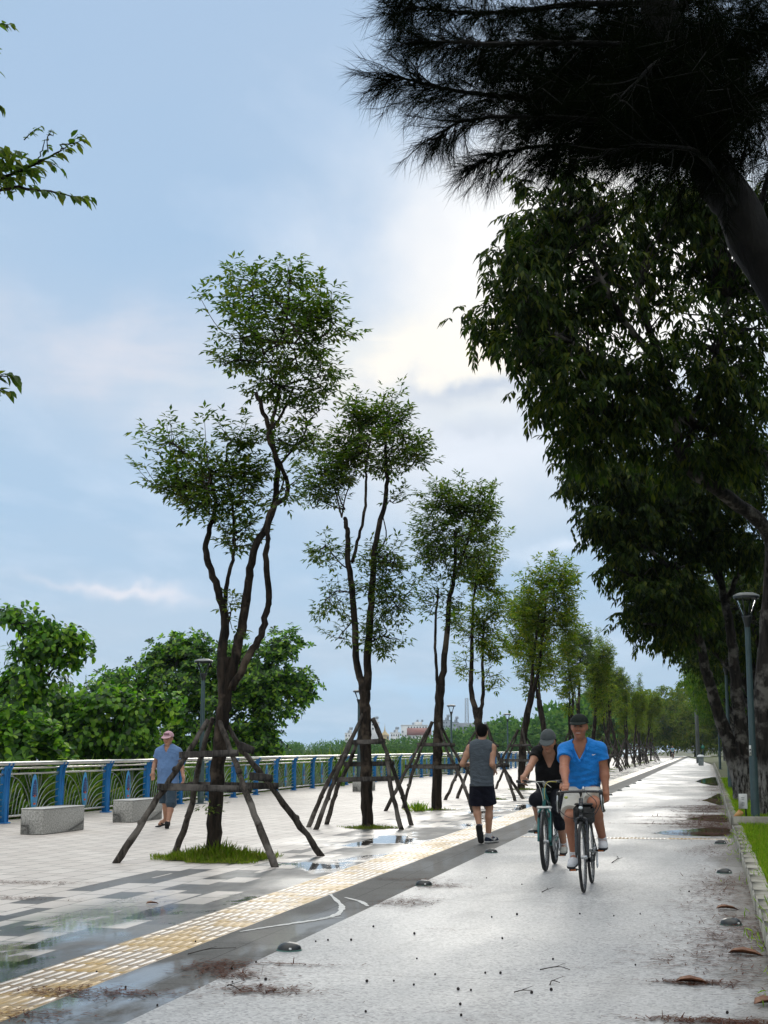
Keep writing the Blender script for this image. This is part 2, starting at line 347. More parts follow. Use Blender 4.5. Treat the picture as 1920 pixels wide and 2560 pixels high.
# guide strip -------------------------------------------------
m, nt, b = new_mat('guide_tile'); pos = nt.n('ShaderNodeNewGeometry').outputs['Position']
sp = nt.n('ShaderNodeSeparateXYZ'); nt.L.new(pos, sp.inputs[0]); px, py, pz = sp.outputs
pat = nt.noise(nt.mapping(pos, (1.3, .55, 1)), 1.5, 5, .62); fine = nt.noise(pos, 40., 4, .7)
cell = nt.n('ShaderNodeCombineXYZ', ins={0: nt.math('FLOOR', nt.math('DIVIDE', nt.math('SUBTRACT', px, TL), .3)), 1: nt.math('FLOOR', nt.math('DIVIDE', py, .3)), 2: 0.}).outputs[0]
wn = nt.n('ShaderNodeTexWhiteNoise', noise_dimensions='3D'); nt.L.new(cell, wn.inputs['Vector'])
worn = nt.ramp(nt.math('MULTIPLY_ADD', wn.outputs['Value'], .22, nt.math('ADD', pat, -.11)), [(.42, 0.), (.50, 1.)])
yel = nt.mix(fine, (.32, .185, .03), (.48, .31, .08)); pale = nt.mix(fine, (.62, .55, .48), (.82, .77, .70))
top = nt.math('GREATER_THAN', pz, .0035)
groove = nt.mix(fine, (.16, .09, .03), (.30, .20, .08))
col = nt.mix(worn, yel, nt.mix(top, groove, pale))
drt = nt.noise(nt.mapping(pos, (2.2, .9, 1)), 2.3, 6, .7, .6); col = nt.mix(nt.math('MULTIPLY', nt.ramp(drt, [(.50, 0.), (.66, 1.)]), .55), col, (.24, .19, .13))
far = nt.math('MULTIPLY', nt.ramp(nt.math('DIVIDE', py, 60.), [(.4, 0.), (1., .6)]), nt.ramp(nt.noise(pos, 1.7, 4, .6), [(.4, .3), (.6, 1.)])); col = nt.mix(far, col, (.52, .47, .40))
jn = nt.math('GREATER_THAN', nt.math('ABSOLUTE', nt.math('SUBTRACT', nt.math('FRACT', nt.math('DIVIDE', py, .3)), .5)), .482)
col = nt.mix(nt.math('MULTIPLY', jn, .7), col, (.16, .11, .07))
setp(nt, b, col=col, rough=nt.math('MULTIPLY_ADD', pat, -.5, .62), normal=nt.bump(fine, .2, .003))
GUIDE = m; mb = MB()
mb.sheet([TL, TR], ys)
rows = np.arange(3.0, 75, .3)
for r in rows:
    for cx0 in (TL, TL+.3):
        for q in range(4):
            x = cx0+.0375+.075*q
            # a raised bar with sloped flanks
            x0, x1, y0, y1, h = x-.0165, x+.0165, r+.014, r+.286, .0055
            v = [(x0, y0, .0005), (x1, y0, .0005), (x1, y1, .0005), (x0, y1, .0005), (x0+.006, y0+.012, h), (x1-.006, y0+.012, h), (x1-.006, y1-.012, h), (x0+.006, y1-.012, h)]
            mb.add(v, [[(4, 5, 6, 7), (0, 1, 5, 4), (1, 2, 6, 5), (2, 3, 7, 6), (3, 0, 4, 7)]])
tag(mb.build('guide_strip', GUIDE), 'worn yellow tactile guide strip along the promenade', kind='structure')
# dark border between strip and path --------------------------
m, nt, b = new_mat('dark_slab'); pos = nt.n('ShaderNodeNewGeometry').outputs['Position']
sp = nt.n('ShaderNodeSeparateXYZ'); nt.L.new(pos, sp.inputs[0]); px, py = sp.outputs[0], sp.outputs[1]
fine = nt.noise(pos, 45., 4, .7); mid = nt.noise(pos, 2.4, 5, .6)
jn = nt.math('MAXIMUM', nt.math('GREATER_THAN', nt.math('ABSOLUTE', nt.math('SUBTRACT', nt.math('FRACT', nt.math('DIVIDE', py, .6)), .5)), .491), nt.math('LESS_THAN', nt.math('ABSOLUTE', nt.math('SUBTRACT', px, (EDGE+TR)/2)), .005))
col = nt.mix(mid, (.045, .046, .045), (.10, .10, .097)); col = nt.mix(nt.math('MULTIPLY', nt.ramp(fine, [(.4, 0.), (.8, 1.)]), .5), col, (.20, .2, .19))
col = nt.mix(jn, col, (.035, .035, .034))
wet = nt.ramp(nt.noise(nt.mapping(pos, (1.5, .5, 1)), 1.1, 4, .5), [(.45, 0.), (.56, 1.)])
near = nt.ramp(nt.math('DIVIDE', py, 20.), [(.38, 1.), (.50, .4), (.7, .1)])
wet = nt.math('MULTIPLY', wet, near)
setp(nt, b, col=col, spec=.12, rough=nt.math('MULTIPLY_ADD', wet, -.55, .72), normal=nt.bump(nt.math('MULTIPLY', fine, nt.math('SUBTRACT', 1., wet)), .35, .004))
nt.L.new(wet, b.inputs['Coat Weight']); b.inputs['Coat Roughness'].default_value = .05; b.inputs['Coat IOR'].default_value = 1.6
mb = MB(); mb.sheet([TR, EDGE], ys); tag(mb.build('border_paving', m), 'dark grey slab border between guide strip and concrete path', kind='structure')
# path --------------------------------------------------------
m, nt, b = new_mat('path_concrete'); pos = nt.n('ShaderNodeNewGeometry').outputs['Position']
sp = nt.n('ShaderNodeSeparateXYZ'); nt.L.new(pos, sp.inputs[0]); px, py = sp.outputs[0], sp.outputs[1]
st = nt.n('ShaderNodeTexVoronoi', feature='F1', ins={'Scale': 60.}); nt.L.new(pos, st.inputs['Vector'])
vd = nt.n('ShaderNodeSeparateColor'); nt.L.new(st.outputs['Color'], vd.inputs[0]); grain = vd.outputs[0]
fine = nt.noise(pos, 95., 3, .7); mid = nt.noise(nt.mapping(pos, (1, .45, 1)), 1.1, 6, .6); big = nt.noise(pos, .3, 4, .6)
col = nt.ramp(grain, [(.0, (.17, .17, .175)), (.12, (.25, .253, .257)), (.3, (.33, .334, .338)), (.65, (.385, .39, .392)), (1., (.47, .47, .465))])
col = nt.mix(nt.math('MULTIPLY', nt.ramp(mid, [(.42, 0.), (.75, 1.)]), .45), col, (.27, .275, .28))
right = nt.ramp(nt.math('MULTIPLY_ADD', nt.math('SUBTRACT', mid, .5), 1.6, px), [(.0, 0.), (.35, 0.), (.98, 1.)])
edge = nt.ramp(nt.math('ADD', px, nt.math('MULTIPLY', nt.math('SUBTRACT', mid, .5), 1.4)), [(.0, 0.), (.30, 1.)])
col = nt.mix(nt.math('MULTIPLY', edge, .8), col, (.10, .092, .078))
stn = nt.noise(nt.mapping(pos, (1.6, .5, 1)), .9, 6, .7, .8); col = nt.mix(nt.math('MULTIPLY', nt.ramp(stn, [(.52, 0.), (.68, 1.)]), .35), col, (.17, .172, .172))
jn = nt.math('GREATER_THAN', nt.math('ABSOLUTE', nt.math('SUBTRACT', nt.math('FRACT', nt.math('DIVIDE', py, 4.5)), .5)), .4985)
col = nt.mix(nt.math('MULTIPLY', jn, .7), col, (.10, .10, .10))
wet = nt.ramp(nt.noise(nt.mapping(pos, (1, .4, 1)), .55, 4, .55), [(.40, 0.), (.62, 1.)])
setp(nt, b, col=col, spec=.3, rough=nt.math('MULTIPLY_ADD', wet, -.20, .60), normal=nt.bump(nt.math('ADD', grain, nt.math('MULTIPLY', fine, .6)), .38, .006))
mb = MB(); mb.sheet([EDGE, -1.3, KERB], ys); tag(mb.build('path', m), 'wet grey concrete cycle path', kind='structure')
# yellow tactile band crossing the path -------------------------
mb = MB(); mb.sheet(np.arange(EDGE+.02, KERB, .3), [23.0, 23.3], .004)
for x in np.arange(EDGE+.05, KERB-.05, .06):
    for y in (23.05, 23.12, 23.19, 23.26): mb.lathe([(.02, .004), (.014, .010), (.0005, .011)], (x, y, 0), 6)
tag(mb.build('crossing_band', GUIDE), 'yellow blister tile band crossing the path', kind='structure')
# terrain, river ------------------------------------------------
TERR = pm('soil_grass', (.05, .075, .02), .9, .5, 1.2, .4, 12., col2=(.10, .085, .05))
mb = MB()
def hz(X, Y):
    fx = -14.6; d = fx-X
    return np.where(d < 0, -.07, np.where(d < 6, -.07-np.clip(d-.6, 0, 9)*.55, -3.))
xs = np.concatenate((np.linspace(-3500, -40, 6), np.arange(-32, -10, 1.), np.linspace(-9, 60, 6), [300, 3500]))
mb.sheet(xs, np.concatenate(([-400., -20], np.arange(0, 260, 10.), [400, 800, 4000])), fz=hz)
tag(mb.build('ground', TERR), kind='structure')
m, nt, b = new_mat('river_water'); tc = nt.n('ShaderNodeTexCoord').outputs['Object']
setp(nt, b, col=(.10, .12, .10), rough=.12, normal=nt.bump(nt.noise(nt.mapping(tc, (.6, 1.6, 1)), .9, 4, .6), .35, .08)); WATER = m
mb = MB(); mb.sheet([-3400, -15.6], [-300, 0, 60, 240, 3900], -1.15); tag(mb.build('river_water', WATER), kind='structure')
# right verge -----------------------------------------------------
LAWN = pm('lawn_soil', (.055, .085, .015), .9, .4, 5., .5, 40., col2=(.09, .08, .03))
mb = MB(); mb.sheet([KERB+.16, 2, 6, 60], [-5, 5, 15, 26.1], .035); mb.sheet([KERB+.16, 2, 6, 60], [26.3, 40, 60, 250], .10)
mb.add([(KERB, 124, .06), (7, 124, .06), (7, 225, .06), (-3.2, 225, .06), (-1.6, 190, .06), (-.5, 150, .06)], [[(0, 1, 2, 3, 4, 5)]])
tag(mb.build('lawn_ground', LAWN), kind='structure')
KM = pm('kerb_concrete', (.40, .385, .33), .75, .45, 3., .5, 50., col2=(.20, .19, .15)); mb = MB()
for y in np.arange(2.0, 126, .82):
    h = .12 if y < 26 else .16
    if y+.41 > 26.0 and y-.41 < 26.35: continue
    mb.box((KERB+.08+random.uniform(-.006, .006), y, h/2-.02), (.17, .808, h+.04), None, .014)
tag(mb.build('kerb', KM), 'pale concrete kerb along the right side of the path', kind='structure')
mb = MB()
for x in np.arange(KERB+.12, 7, .82): mb.box((x+.3, 26.2, .09), (.81, .17, .26), None, .012)
tag(mb.build('cross_kerb', KM), 'concrete kerb running crosswise between two lawns', kind='structure')
# grass -----------------------------------------------------------
GRASS = leafmat('grass_blade', [(.12, .22, .010), (.20, .33, .015), (.28, .40, .025), (.32, .34, .06)], .5, .55, .25)
def blades(mb, pos, h0, h1, w, lean=.5):
    N = len(pos); ax = RNG.normal(0, lean, (N, 3)); ax[:, 2] = 1
    add_leaves(mb, pos, ax, rdir(N), RNG.uniform(h0, h1, N), RNG.uniform(w*.6, w, N), LEAF2)
def lawn(name, x0, x1, y0, y1, z, N, h, label):
    mb = MB(); y = y0+(y1-y0)*RNG.random(N)**1.5; x = x0+(x1-x0)*RNG.random(N)**1.6
    blades(mb, np.c_[x, y, np.full(N, z)], h*.5, h, .012)
    tag(mb.build(name, GRASS), label, 'grass', kind='stuff')
lawn('lawn_grass', KERB+.16, 3.4, 6, 26.1, .03, 42000, .15, 'bright green lawn grass beside the near kerb')
lawn('lawn_grass', KERB+.16, 4.5, 26.35, 62, .09, 26000, .17, 'bright green lawn grass beyond the crosswise kerb')
mb = MB(); N = 800     # ragged tufts that hang over the kerb and grow in the gutter
y = RNG.uniform(7, 45, N); keep = np.sin(y*1.7)+np.sin(y*.63+1) > -.2; y = y[keep]; x = KERB+RNG.normal(.06, .10, len(y))
blades(mb, np.c_[x, y, np.full(len(y), .01)+np.where(x > KERB, .10, 0)], .04, .11, .010, .9)
tag(mb.build('kerb_weeds', GRASS), 'ragged weeds growing over the kerb', 'weeds', kind='stuff')
# puddles ----------------------------------------------------------
m, nt, b = new_mat('puddle_water'); setp(nt, b, col=(.025, .024, .02), rough=.03, spec=.6); PUD = m
m, nt, b = new_mat('wet_film'); tc = nt.n('ShaderNodeTexCoord').outputs['Object']; setp(nt, b, col=nt.mix(nt.noise(tc, 3., 4), (.30, .30, .29), (.46, .45, .43)), rough=.04, spec=.5); FILM = m
def puddle(name, pts, label, n=40):
    c = np.mean(pts, 0); mb = MB(); a = np.linspace(0, 2*PI, n, endpoint=False)
    P_ = smooth_path(np.array(list(pts)+[pts[0]]), 6)[:-1]; P_ = P_+RNG.normal(0, .025, P_.shape)
    v = np.c_[np.vstack((c, P_)), np.full(len(P_)+1, .004)]; k = len(P_)
    mb.add(v, [[(0, 1+i, 1+(i+1) % k) for i in range(k)]])
    return tag(mb.build(name, FILM if c[0] < -3 else PUD), label, 'puddle', kind='structure')
puddle('puddle', [(-.95, 24.6), (-.5, 24.1), (.1, 24.0), (.3, 24.8), (.3, 26.2), (0, 26.6), (-.4, 25.8), (-.75, 25.4)], 'dark puddle reflecting trees by the right kerb')
puddle('puddle', [(-.5, 29.5), (.3, 28.6), (.32, 31.5), (-.15, 31.0)], 'small puddle farther along the right kerb')
puddle('puddle', [(-.2, 40), (.33, 37), (.33, 46), (.1, 44)], 'thin far puddle along the right kerb')
puddle('puddle', [(-.6, 62), (.3, 56), (.33, 72), (-.3, 68)], 'long puddle far along the right kerb')
# needle litter, cones, twigs, leaves ---------------------------------
LIT = leafmat('needle_litter', [(.035, .012, .008), (.085, .028, .018), (.13, .05, .03), (.10, .06, .035)], .1, .8, .1)
mb = MB()
def litter(x, y, sx, sy, N, l=.075, w=.0085, z=.005):
    p = np.c_[RNG.normal(x, sx, N), RNG.normal(y, sy, N), RNG.uniform(z, z+.010, N)]
    a = RNG.normal(0, 1, (N, 3)); a[:, 1] *= .6; a[:, 2] *= .03
    add_leaves(mb, p, a, (0, 0, 1), RNG.uniform(l*.4, l, N), w, NEEDLE)
for (u, v, sx, sy, N) in [(545, 2420, .13, .16, 240), (600, 2440, .12, .10, 120), (650, 2478, .16, .10, 200), (1015, 2258, .16, .22, 200), (1085, 2216, .18, .16, 160), (1030, 2200, .25, .1, 80), (190, 2483, .22, .12, 200),
        (700, 2412, .25, .03, 60), (75, 2208, .35, .12, 160), (60, 2247, .25, .08, 90), (1735, 2459, .13, .05, 160), (1790, 2556, .20, .05, 260), (50, 2540, .2, .1, 120), (330, 2485, .2, .06, 70)]:
    g = G(u, v); litter(g[0], g[1], sx, sy, int(N*1.7))
for y in np.arange(9, 60, .55):
    k = 1+.9*math.sin(y*1.3)+.8*math.sin(y*.47+2); k = max(k, .15)
    litter(KERB-.12-abs(random.gauss(0, .16)), y, .12+.05*k, .35, int(130*k), .11, .008)
for y in (24.6, 26.6, 27.4, 28.2, 29, 30.2, 31.2, 33.0, 34, 35., 36.2): litter(KERB-.45, y, .34, .26, 620, .13, .016)
for y in (27.6, 30.4, 35.4): litter(KERB-1.2, y, .5, .10, 300, .12, .014)
for q in range(150): litter(random.uniform(-2.95, .3), random.uniform(7, 40), .10, .03, 6, .09, .004)
tag(mb.build('needle_litter', LIT), 'reddish brown fallen needles scattered over path and gutter', 'leaf litter', kind='stuff')
CONE = pm('seed_cone', (.018, .013, .011), .8, .4, 60.)
mb = MB(); mb.lathe([(.001, -.012), (.008, -.010), (.012, -.003), (.011, .005), (.006, .011), (.001, .012)], (0, 0, .012), 8)
first = None
cones = [(1037, 2336), (1041, 2398), (1214, 2434), (1256, 2348), (1589, 2414), (1147, 2476), (1177, 2477), (1328, 2484), (1150, 2513), (1153, 2541), (984, 2454), (1033, 2464), (1087, 2438), (1382, 2400), (1380, 2477), (1293, 2288), (1535, 2291),
         (1230, 2294), (1450, 2286), (820, 2352), (789, 2355), (640, 2407), (580, 2424), (582, 2456), (650, 2465), (663, 2451), (687, 2477), (933, 2318), (879, 2352), (917, 2456), (915, 2531), (1250, 2435), (1722, 2230), (1600, 2286), (1818, 2535), (313, 2470), (392, 2515), (242, 2432), (488, 2355), (1216, 2196), (1305, 2212)]
for u, v in cones:
    g = G(u, v)
    if first is None:
        first = mb.build('seed_cone', CONE, None, True); o = first
        tag(o, 'tiny black seed cone lying loose on the wet paving', 'seed cone', 'seed cones scattered on the paving')
    else: o = first.copy(); COL.objects.link(o)
    o.location = g; o.rotation_euler = (random.uniform(-.5, .5), random.uniform(-.5, .5), random.uniform(0, 6)); s = random.uniform(.5, .85); o.scale = (s, s, s)
LEAFD = pm('dry_leaf', (.22, .085, .03), .6, .5, 30., .4, 60., col2=(.08, .03, .015))
def dry_leaf(u, v, L, rz, label, col=None):
    mb = MB(); add_leaves(mb, [(0, 0, .012)], [(1, 0, .12)], (0, 0, 1), L, L*.55, leaf_shape([(.15, .35), (.45, .5), (.78, .36)], .45, .3))
    o = mb.build('fallen_leaf', LEAFD, None, True); o.location = G(u, v); o.rotation_euler = (0, 0, rz)
    sm = o.modifiers.new('thick', 'SOLIDIFY'); sm.thickness = .002
    tag(o, label, 'leaf', 'dry leaves on the path')
dry_leaf(1790, 2274, .20, .2, 'curled russet leaf lying on the path near the right kerb studs')
dry_leaf(1820, 2386, .24, -.1, 'orange brown dry leaf on the path below the near right stud')
dry_leaf(1690, 2458, .2, .1, 'flat brown leaf on the concrete at the lower right')
dry_leaf(1885, 2515, .22, .5, 'brown leaf at the right edge of the path by the kerb')
dry_leaf(365, 2262, .12, .7, 'small pale leaf lying on the slabs left of the guide strip')
TWIG = pm('twig_wood', (.035, .025, .02), .8, .4, 20.)
def twig(a, b_, label, r=.004, fork=True):
    a = G(*a); b_ = G(*b_); mb = MB(); mid = (a+b_)/2+(random.uniform(-.05, .05), random.uniform(-.05, .05), .01)
    q = smooth_path([a+(0, 0, .008), mid+(0, 0, .01), b_+(0, 0, .008)], 5); mb.tube(q, np.linspace(r, r*.5, len(q)), 6)
    if fork: mb.tube([q[4], q[4]+np.array((.06, .1, .012))], [r*.6, r*.3], 5)
    tag(mb.build('twig', TWIG, None, True), label, 'twig', 'twigs on the path')
twig((1530, 2158), (1542, 2141), 'dark twig on the concrete beside the front bicycle', .006)
twig((1355, 2232), (1368, 2222), 'short forked twig on the path below the bicycle wheels', .005)
twig((568, 2468), (600, 2478), 'curved dark twig in the needle litter at the lower left', .004)
twig((1375, 2465), (1400, 2460), 'thin twig lying in the middle of the near path', .004)
twig((1285, 2484), (1330, 2480), 'thin crooked twig near the bottom of the path', .004)
twig((470, 2388), (590, 2372), 'long thin twig on the dark border slabs', .004)
twig((1350, 2427), (1425, 2427), 'straight dark twig across the lower middle of the path', .004)
# road studs -----------------------------------------------------------
STUD = pm('stud_black', (.022, .026, .026), .35, .3, 20., .1, 40.); STUDG = pm('stud_glass', (.7, .72, .7), .15, .1)
def make_stud(loc, label, group):
    t = empty('road_stud', loc, label, 'road stud', group)
    mb = MB(); mb.lathe([(.085, 0), (.086, .012), (.080, .028), (.062, .044), (.034, .054), (.0005, .057)], n=24); mb.build('dome', STUD, t, True)
    mb = MB(); mb.lathe([(.092, .001), (.092, .006), (.084, .008)], n=24); mb.build('base_ring', pm('stud_base', (.05, .16, .13), .5), t, True)
    mb = MB(); mb.box((.03, -.081, .020), (.018, .012, .014), None, .003); mb.build('reflector', STUDG, t)
    return t
s0 = None
lefts = [(703, 2378), (1055, 2213), (1228, 2135)]
SY = [9.94, 14.85, 19.6]+[24.4+4.85*i for i in range(9)]
for i, y in enumerate(SY):
    lb = 'black dome stud along the left path edge, %s from the bottom' % ORD[i]
    if s0 is None: s0 = make_stud((-2.96, y, 0), lb, 'road studs along the left edge'); s0['group'] = 'road studs along the left edge'
    else: dup(s0, (-2.96, y, 0), 0, 1., lb)
for i, y in enumerate((12.14, 17.04, 22.2)):
    dup(s0, (.13, y, 0), .4, 1., 'black dome stud by the right kerb, %s from the bottom' % ORD[i], 'road studs along the right kerb')

# ---------------------------------------------------------------- the air
m = bpy.data.materials.new('haze_air'); m.use_nodes = True; nt = NT(m.node_tree); nt.N.remove(nt.N['Principled BSDF'])
pv = nt.n('ShaderNodeVolumePrincipled'); pv.inputs['Color'].default_value = (.70, .84, .95, 1); pv.inputs['Density'].default_value = HAZE; pv.inputs['Anisotropy'].default_value = .2; nt.L.new(pv.outputs[0], nt.N['Material Output'].inputs['Volume'])
mb = MB(); mb.box((0, 900, 48), (3600, 2000, 110)); o = mb.build('haze', m); tag(o, 'thin pale haze in the air over river and town', 'haze', kind='stuff')
# ================================================================ vegetation
BARK1 = barkmat('bark_brown', (.006, .0045, .0035), (.034, .025, .018), (.085, .065, .048), 16.)
def whitewash(m):      # old lime wash worn on the foot of a trunk
    nt = NT(m.node_tree); b = nt.N['Principled BSDF']; src = b.inputs['Base Color'].links[0].from_socket
    tc = nt.n('ShaderNodeTexCoord').outputs['Object']; sp = nt.n('ShaderNodeSeparateXYZ'); nt.L.new(tc, sp.inputs[0])
    n1 = nt.noise(nt.mapping(tc, (1, 1, .25)), 16., 6, .7)
    f = nt.math('MULTIPLY', nt.ramp(nt.math('MULTIPLY_ADD', n1, .25, nt.math('MULTIPLY', sp.outputs[2], .6)), [(.66, 1.), (.80, 0.)]), nt.ramp(n1, [(.42, 0.), (.60, .75)]))
    nt.L.new(nt.mix(f, src, (.30, .29, .27)), b.inputs['Base Color']); return m
BARK2 = barkmat('bark_dark', (.006, .005, .004), (.038, .032, .027), (.13, .12, .105), 13., 1.)
BARKW = whitewash(barkmat('bark_limewashed', (.006, .005, .004), (.038, .032, .027), (.14, .13, .115), 13., 1.))
TWM = pm('twig_bark', (.035, .026, .018), .85, .4, 10.)
LV_YOUNG = leafmat('young_tree_leaf', [(.026, .055, .008), (.05, .095, .012), (.08, .13, .014), (.14, .15, .02)], .42, .55, .25)
LV_MID = leafmat('mid_tree_leaf', [(.045, .09, .008), (.09, .15, .012), (.15, .19, .015), (.22, .20, .025)], .5, .6, .2)
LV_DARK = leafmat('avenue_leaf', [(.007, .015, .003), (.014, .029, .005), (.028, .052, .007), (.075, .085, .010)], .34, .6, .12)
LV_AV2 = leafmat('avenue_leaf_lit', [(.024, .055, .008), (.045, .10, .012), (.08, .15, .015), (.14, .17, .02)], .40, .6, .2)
LV_BIG = leafmat('broad_leaf', [(.012, .040, .005), (.022, .075, .007), (.06, .17, .010), (.14, .30, .018), (.26, .40, .035)], .45, .42, .35)
LV_ALM = leafmat('almond_leaf', [(.009, .03, .004), (.018, .06, .006), (.045, .13, .009), (.11, .25, .016), (.24, .36, .025)], .45, .42, .35)
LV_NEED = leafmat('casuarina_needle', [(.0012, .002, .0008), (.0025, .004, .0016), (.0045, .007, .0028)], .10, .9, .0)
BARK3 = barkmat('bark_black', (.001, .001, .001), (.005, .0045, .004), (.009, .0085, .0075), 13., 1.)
def blob(u, v, su, sv, Y, dep=None):       # an ellipsoid: centre + radii in metres
    c = P(u, v, Y); s = np.linalg.norm(c-(0, 0, EYE))/F_*math.cos(math.atan(math.hypot(u-CX, v-CY)/F_))
    return c, np.array((su*s, (dep if dep else su*s), sv*s))
def in_blob(C, R, n, lo=.0): 
    r = (RNG.random(n)*(1-lo**3)+lo**3)**(1/3.); return C+rdir(n)*r[:, None]*R
def pinnate(mb, pos, axis, rach, L, W, pairs=3, droop=.25, shape=LEAF2):
    ax = unit(axis); up = np.broadcast_to((0, 0, 1.), ax.shape)+rdir(len(ax))*.35
    sd = unit(np.cross(up, ax)); dn = np.array((0, 0, -1.)); n = len(ax)
    for k in range(pairs):
        t = .25+.65*k/max(pairs-1, 1)
        for s in (-1, 1):
            a = ax*RNG.uniform(.45, .75, (n, 1))+sd*s*RNG.uniform(.7, 1.0, (n, 1))+dn*(droop+RNG.normal(0, .22, (n, 1)))
            add_leaves(mb, pos+ax*(rach*t)+dn*(rach*droop*t*t*.6), a, up, L*RNG.uniform(.75, 1.1, n), W*RNG.uniform(.8, 1.1, n), shape)
    add_leaves(mb, pos+ax*rach+dn*(rach*droop*.6), ax+dn*droop, up, L*RNG.uniform(.85, 1.15, n), W, shape)
def twig_crown(lf, wd, org, blobs, dens, L=.115, W=.046, rach=.17, seed_r=.012, up=.25, pairs=2, lo=.45):
    org = np.asarray(org, float); oo = org if org.ndim == 2 else org[None]
    for (C, R, n) in blobs:
        nn = max(3, int(n*dens*.80)); kb = max(2, int(nn/8)); subs = in_blob(C, R*.80, kb, .35); pos = []; axs = []; nodes = []
        for e in subs:               # boughs first, each from the nearest stem or from an earlier bough
            pool = np.vstack([oo]+nodes) if nodes else oo; dd = np.linalg.norm(pool-e, axis=1); o = pool[np.argmin(dd*RNG.uniform(.7, 1.4, len(pool)))]; ln = np.linalg.norm(e-o)
            q = smooth_path([o, o+(e-o)*.4+RNG.normal(0, .07*ln, 3)-np.array((0, 0, .05*ln)), o+(e-o)*.75+RNG.normal(0, .05*ln, 3), e], 4); wd.tube(q, np.linspace(.017, .006, len(q)), 5, cap=False); nodes.append(q[4:])
        hub = np.vstack(nodes); ends = in_blob(C, R*1.02, nn, .30); st_ = RNG.random(nn) < .20; ends[st_] = C+(ends[st_]-C)*RNG.uniform(1.1, 1.45, (st_.sum(), 1))+np.array((0, 0, .12))*R[2]
        for e in ends:
            o = hub[np.argmin(np.linalg.norm(hub-e, axis=1)*RNG.uniform(.75, 1.35, len(hub)))]; d = e-o; ln = np.linalg.norm(d)+1e-3
            if ln > .75: o = e-d*(.75/ln); o = hub[np.argmin(np.linalg.norm(hub-o, axis=1))]; d = e-o; ln = np.linalg.norm(d)+1e-3
            mid = o+d*.5+np.array((0, 0, -.08*ln))+RNG.normal(0, .06*ln, 3); tip = e+unit(d)*.05+np.array((0, 0, up*.22))
            q = smooth_path([o, mid, e, tip], 4); wd.tube(q, np.linspace(.0065, .0022, len(q)), 4, cap=False)
            m = max(4, int(ln/.085)+1); tt = np.linspace(.15, 1., m); ii = tt*(len(q)-1); a0 = np.floor(ii).astype(int).clip(0, len(q)-2); fr = (ii-a0)[:, None]
            pp = q[a0]*(1-fr)+q[a0+1]*fr; td = unit(q[a0+1]-q[a0]); s = np.where(np.arange(m) % 2 == 0, 1, -1)[:, None]; sd = unit(np.cross(td, (0, 0, 1.))+RNG.normal(0, .3, td.shape))
            pos.append(pp); axs.append(td*.6+sd*s*RNG.uniform(.5, 1.1, (m, 1))+np.array((0, 0, .12)))
        pinnate(lf, np.vstack(pos), np.vstack(axs), rach, L, W, pairs, .22)
def grown(name, loc, label, cat, group, stems, crown_fn, bark, leaf, n=10):
    """a tree: stems = list of (points, r0, r1); crown_fn fills the leaf and twig builders"""
    t = empty(name, loc, label, cat, group); wd = MB(); lf = MB(); tw = MB()
    tw = wd
    ks = .86 if name == 'staked_tree' else 1.
    for pts, r0, r1 in stems: limb(wd, pts, r0*ks, r1*ks, n, 6, .008, .05)
    crown_fn(lf, tw); wd.build('trunk', bark, t, True, loc); c = lf.build('crown', leaf, t, False, loc)
    if tw.n and tw is not wd: tw.build('branches', TWM, t, True, loc)
    return t
S_ = 'staked young trees in a row on the promenade'
def stem_px(pts, Y, base=None): 
    q = [D(u, v, Y) for u, v in pts]
    if base is not None: q = [np.asarray(base, float)]+q
    for i, a in enumerate(q):
        if i > 1: a[1] += .10*math.sin(i*1.7+pts[0][0])*i*.5
    return q
def B_(Y, *l): return [blob(u*K, v*K, su*K, sv*K, Y)+(n,) for (u, v, su, sv, n) in l]
# tree one ----------------------------------------------------------
Y1 = 17.6; b1 = np.array((-6.30, Y1, 0)); 
st = [([b1-(0, 0, .1), D(466, 1760, Y1), D(470, 1650, Y1), D(480, 1560, Y1), D(486, 1500, Y1), D(484, 1420, Y1)], .115, .10),
      (stem_px([(482, 1500), (479, 1420), (481, 1340), (471, 1270), (455, 1200), (448, 1140), (452, 1080), (462, 1020)], Y1), .085, .022),
      (stem_px([(482, 1350), (490, 1260), (500, 1200), (506, 1140), (512, 1070)], Y1+.15), .04, .015),
      (stem_px([(488, 1500), (508, 1420), (520, 1340), (535, 1270), (560, 1190), (585, 1110), (586, 1000), (583, 920), (570, 860)], Y1), .085, .03),
      (stem_px([(583, 930), (597, 880), (603, 820)], Y1), .035, .018),
      (stem_px([(500, 1490), (535, 1420), (560, 1370), (575, 1290), (583, 1200), (590, 1110), (606, 1060), (608, 1010), (598, 960), (604, 900), (611, 820)], Y1-.1), .062, .018)]
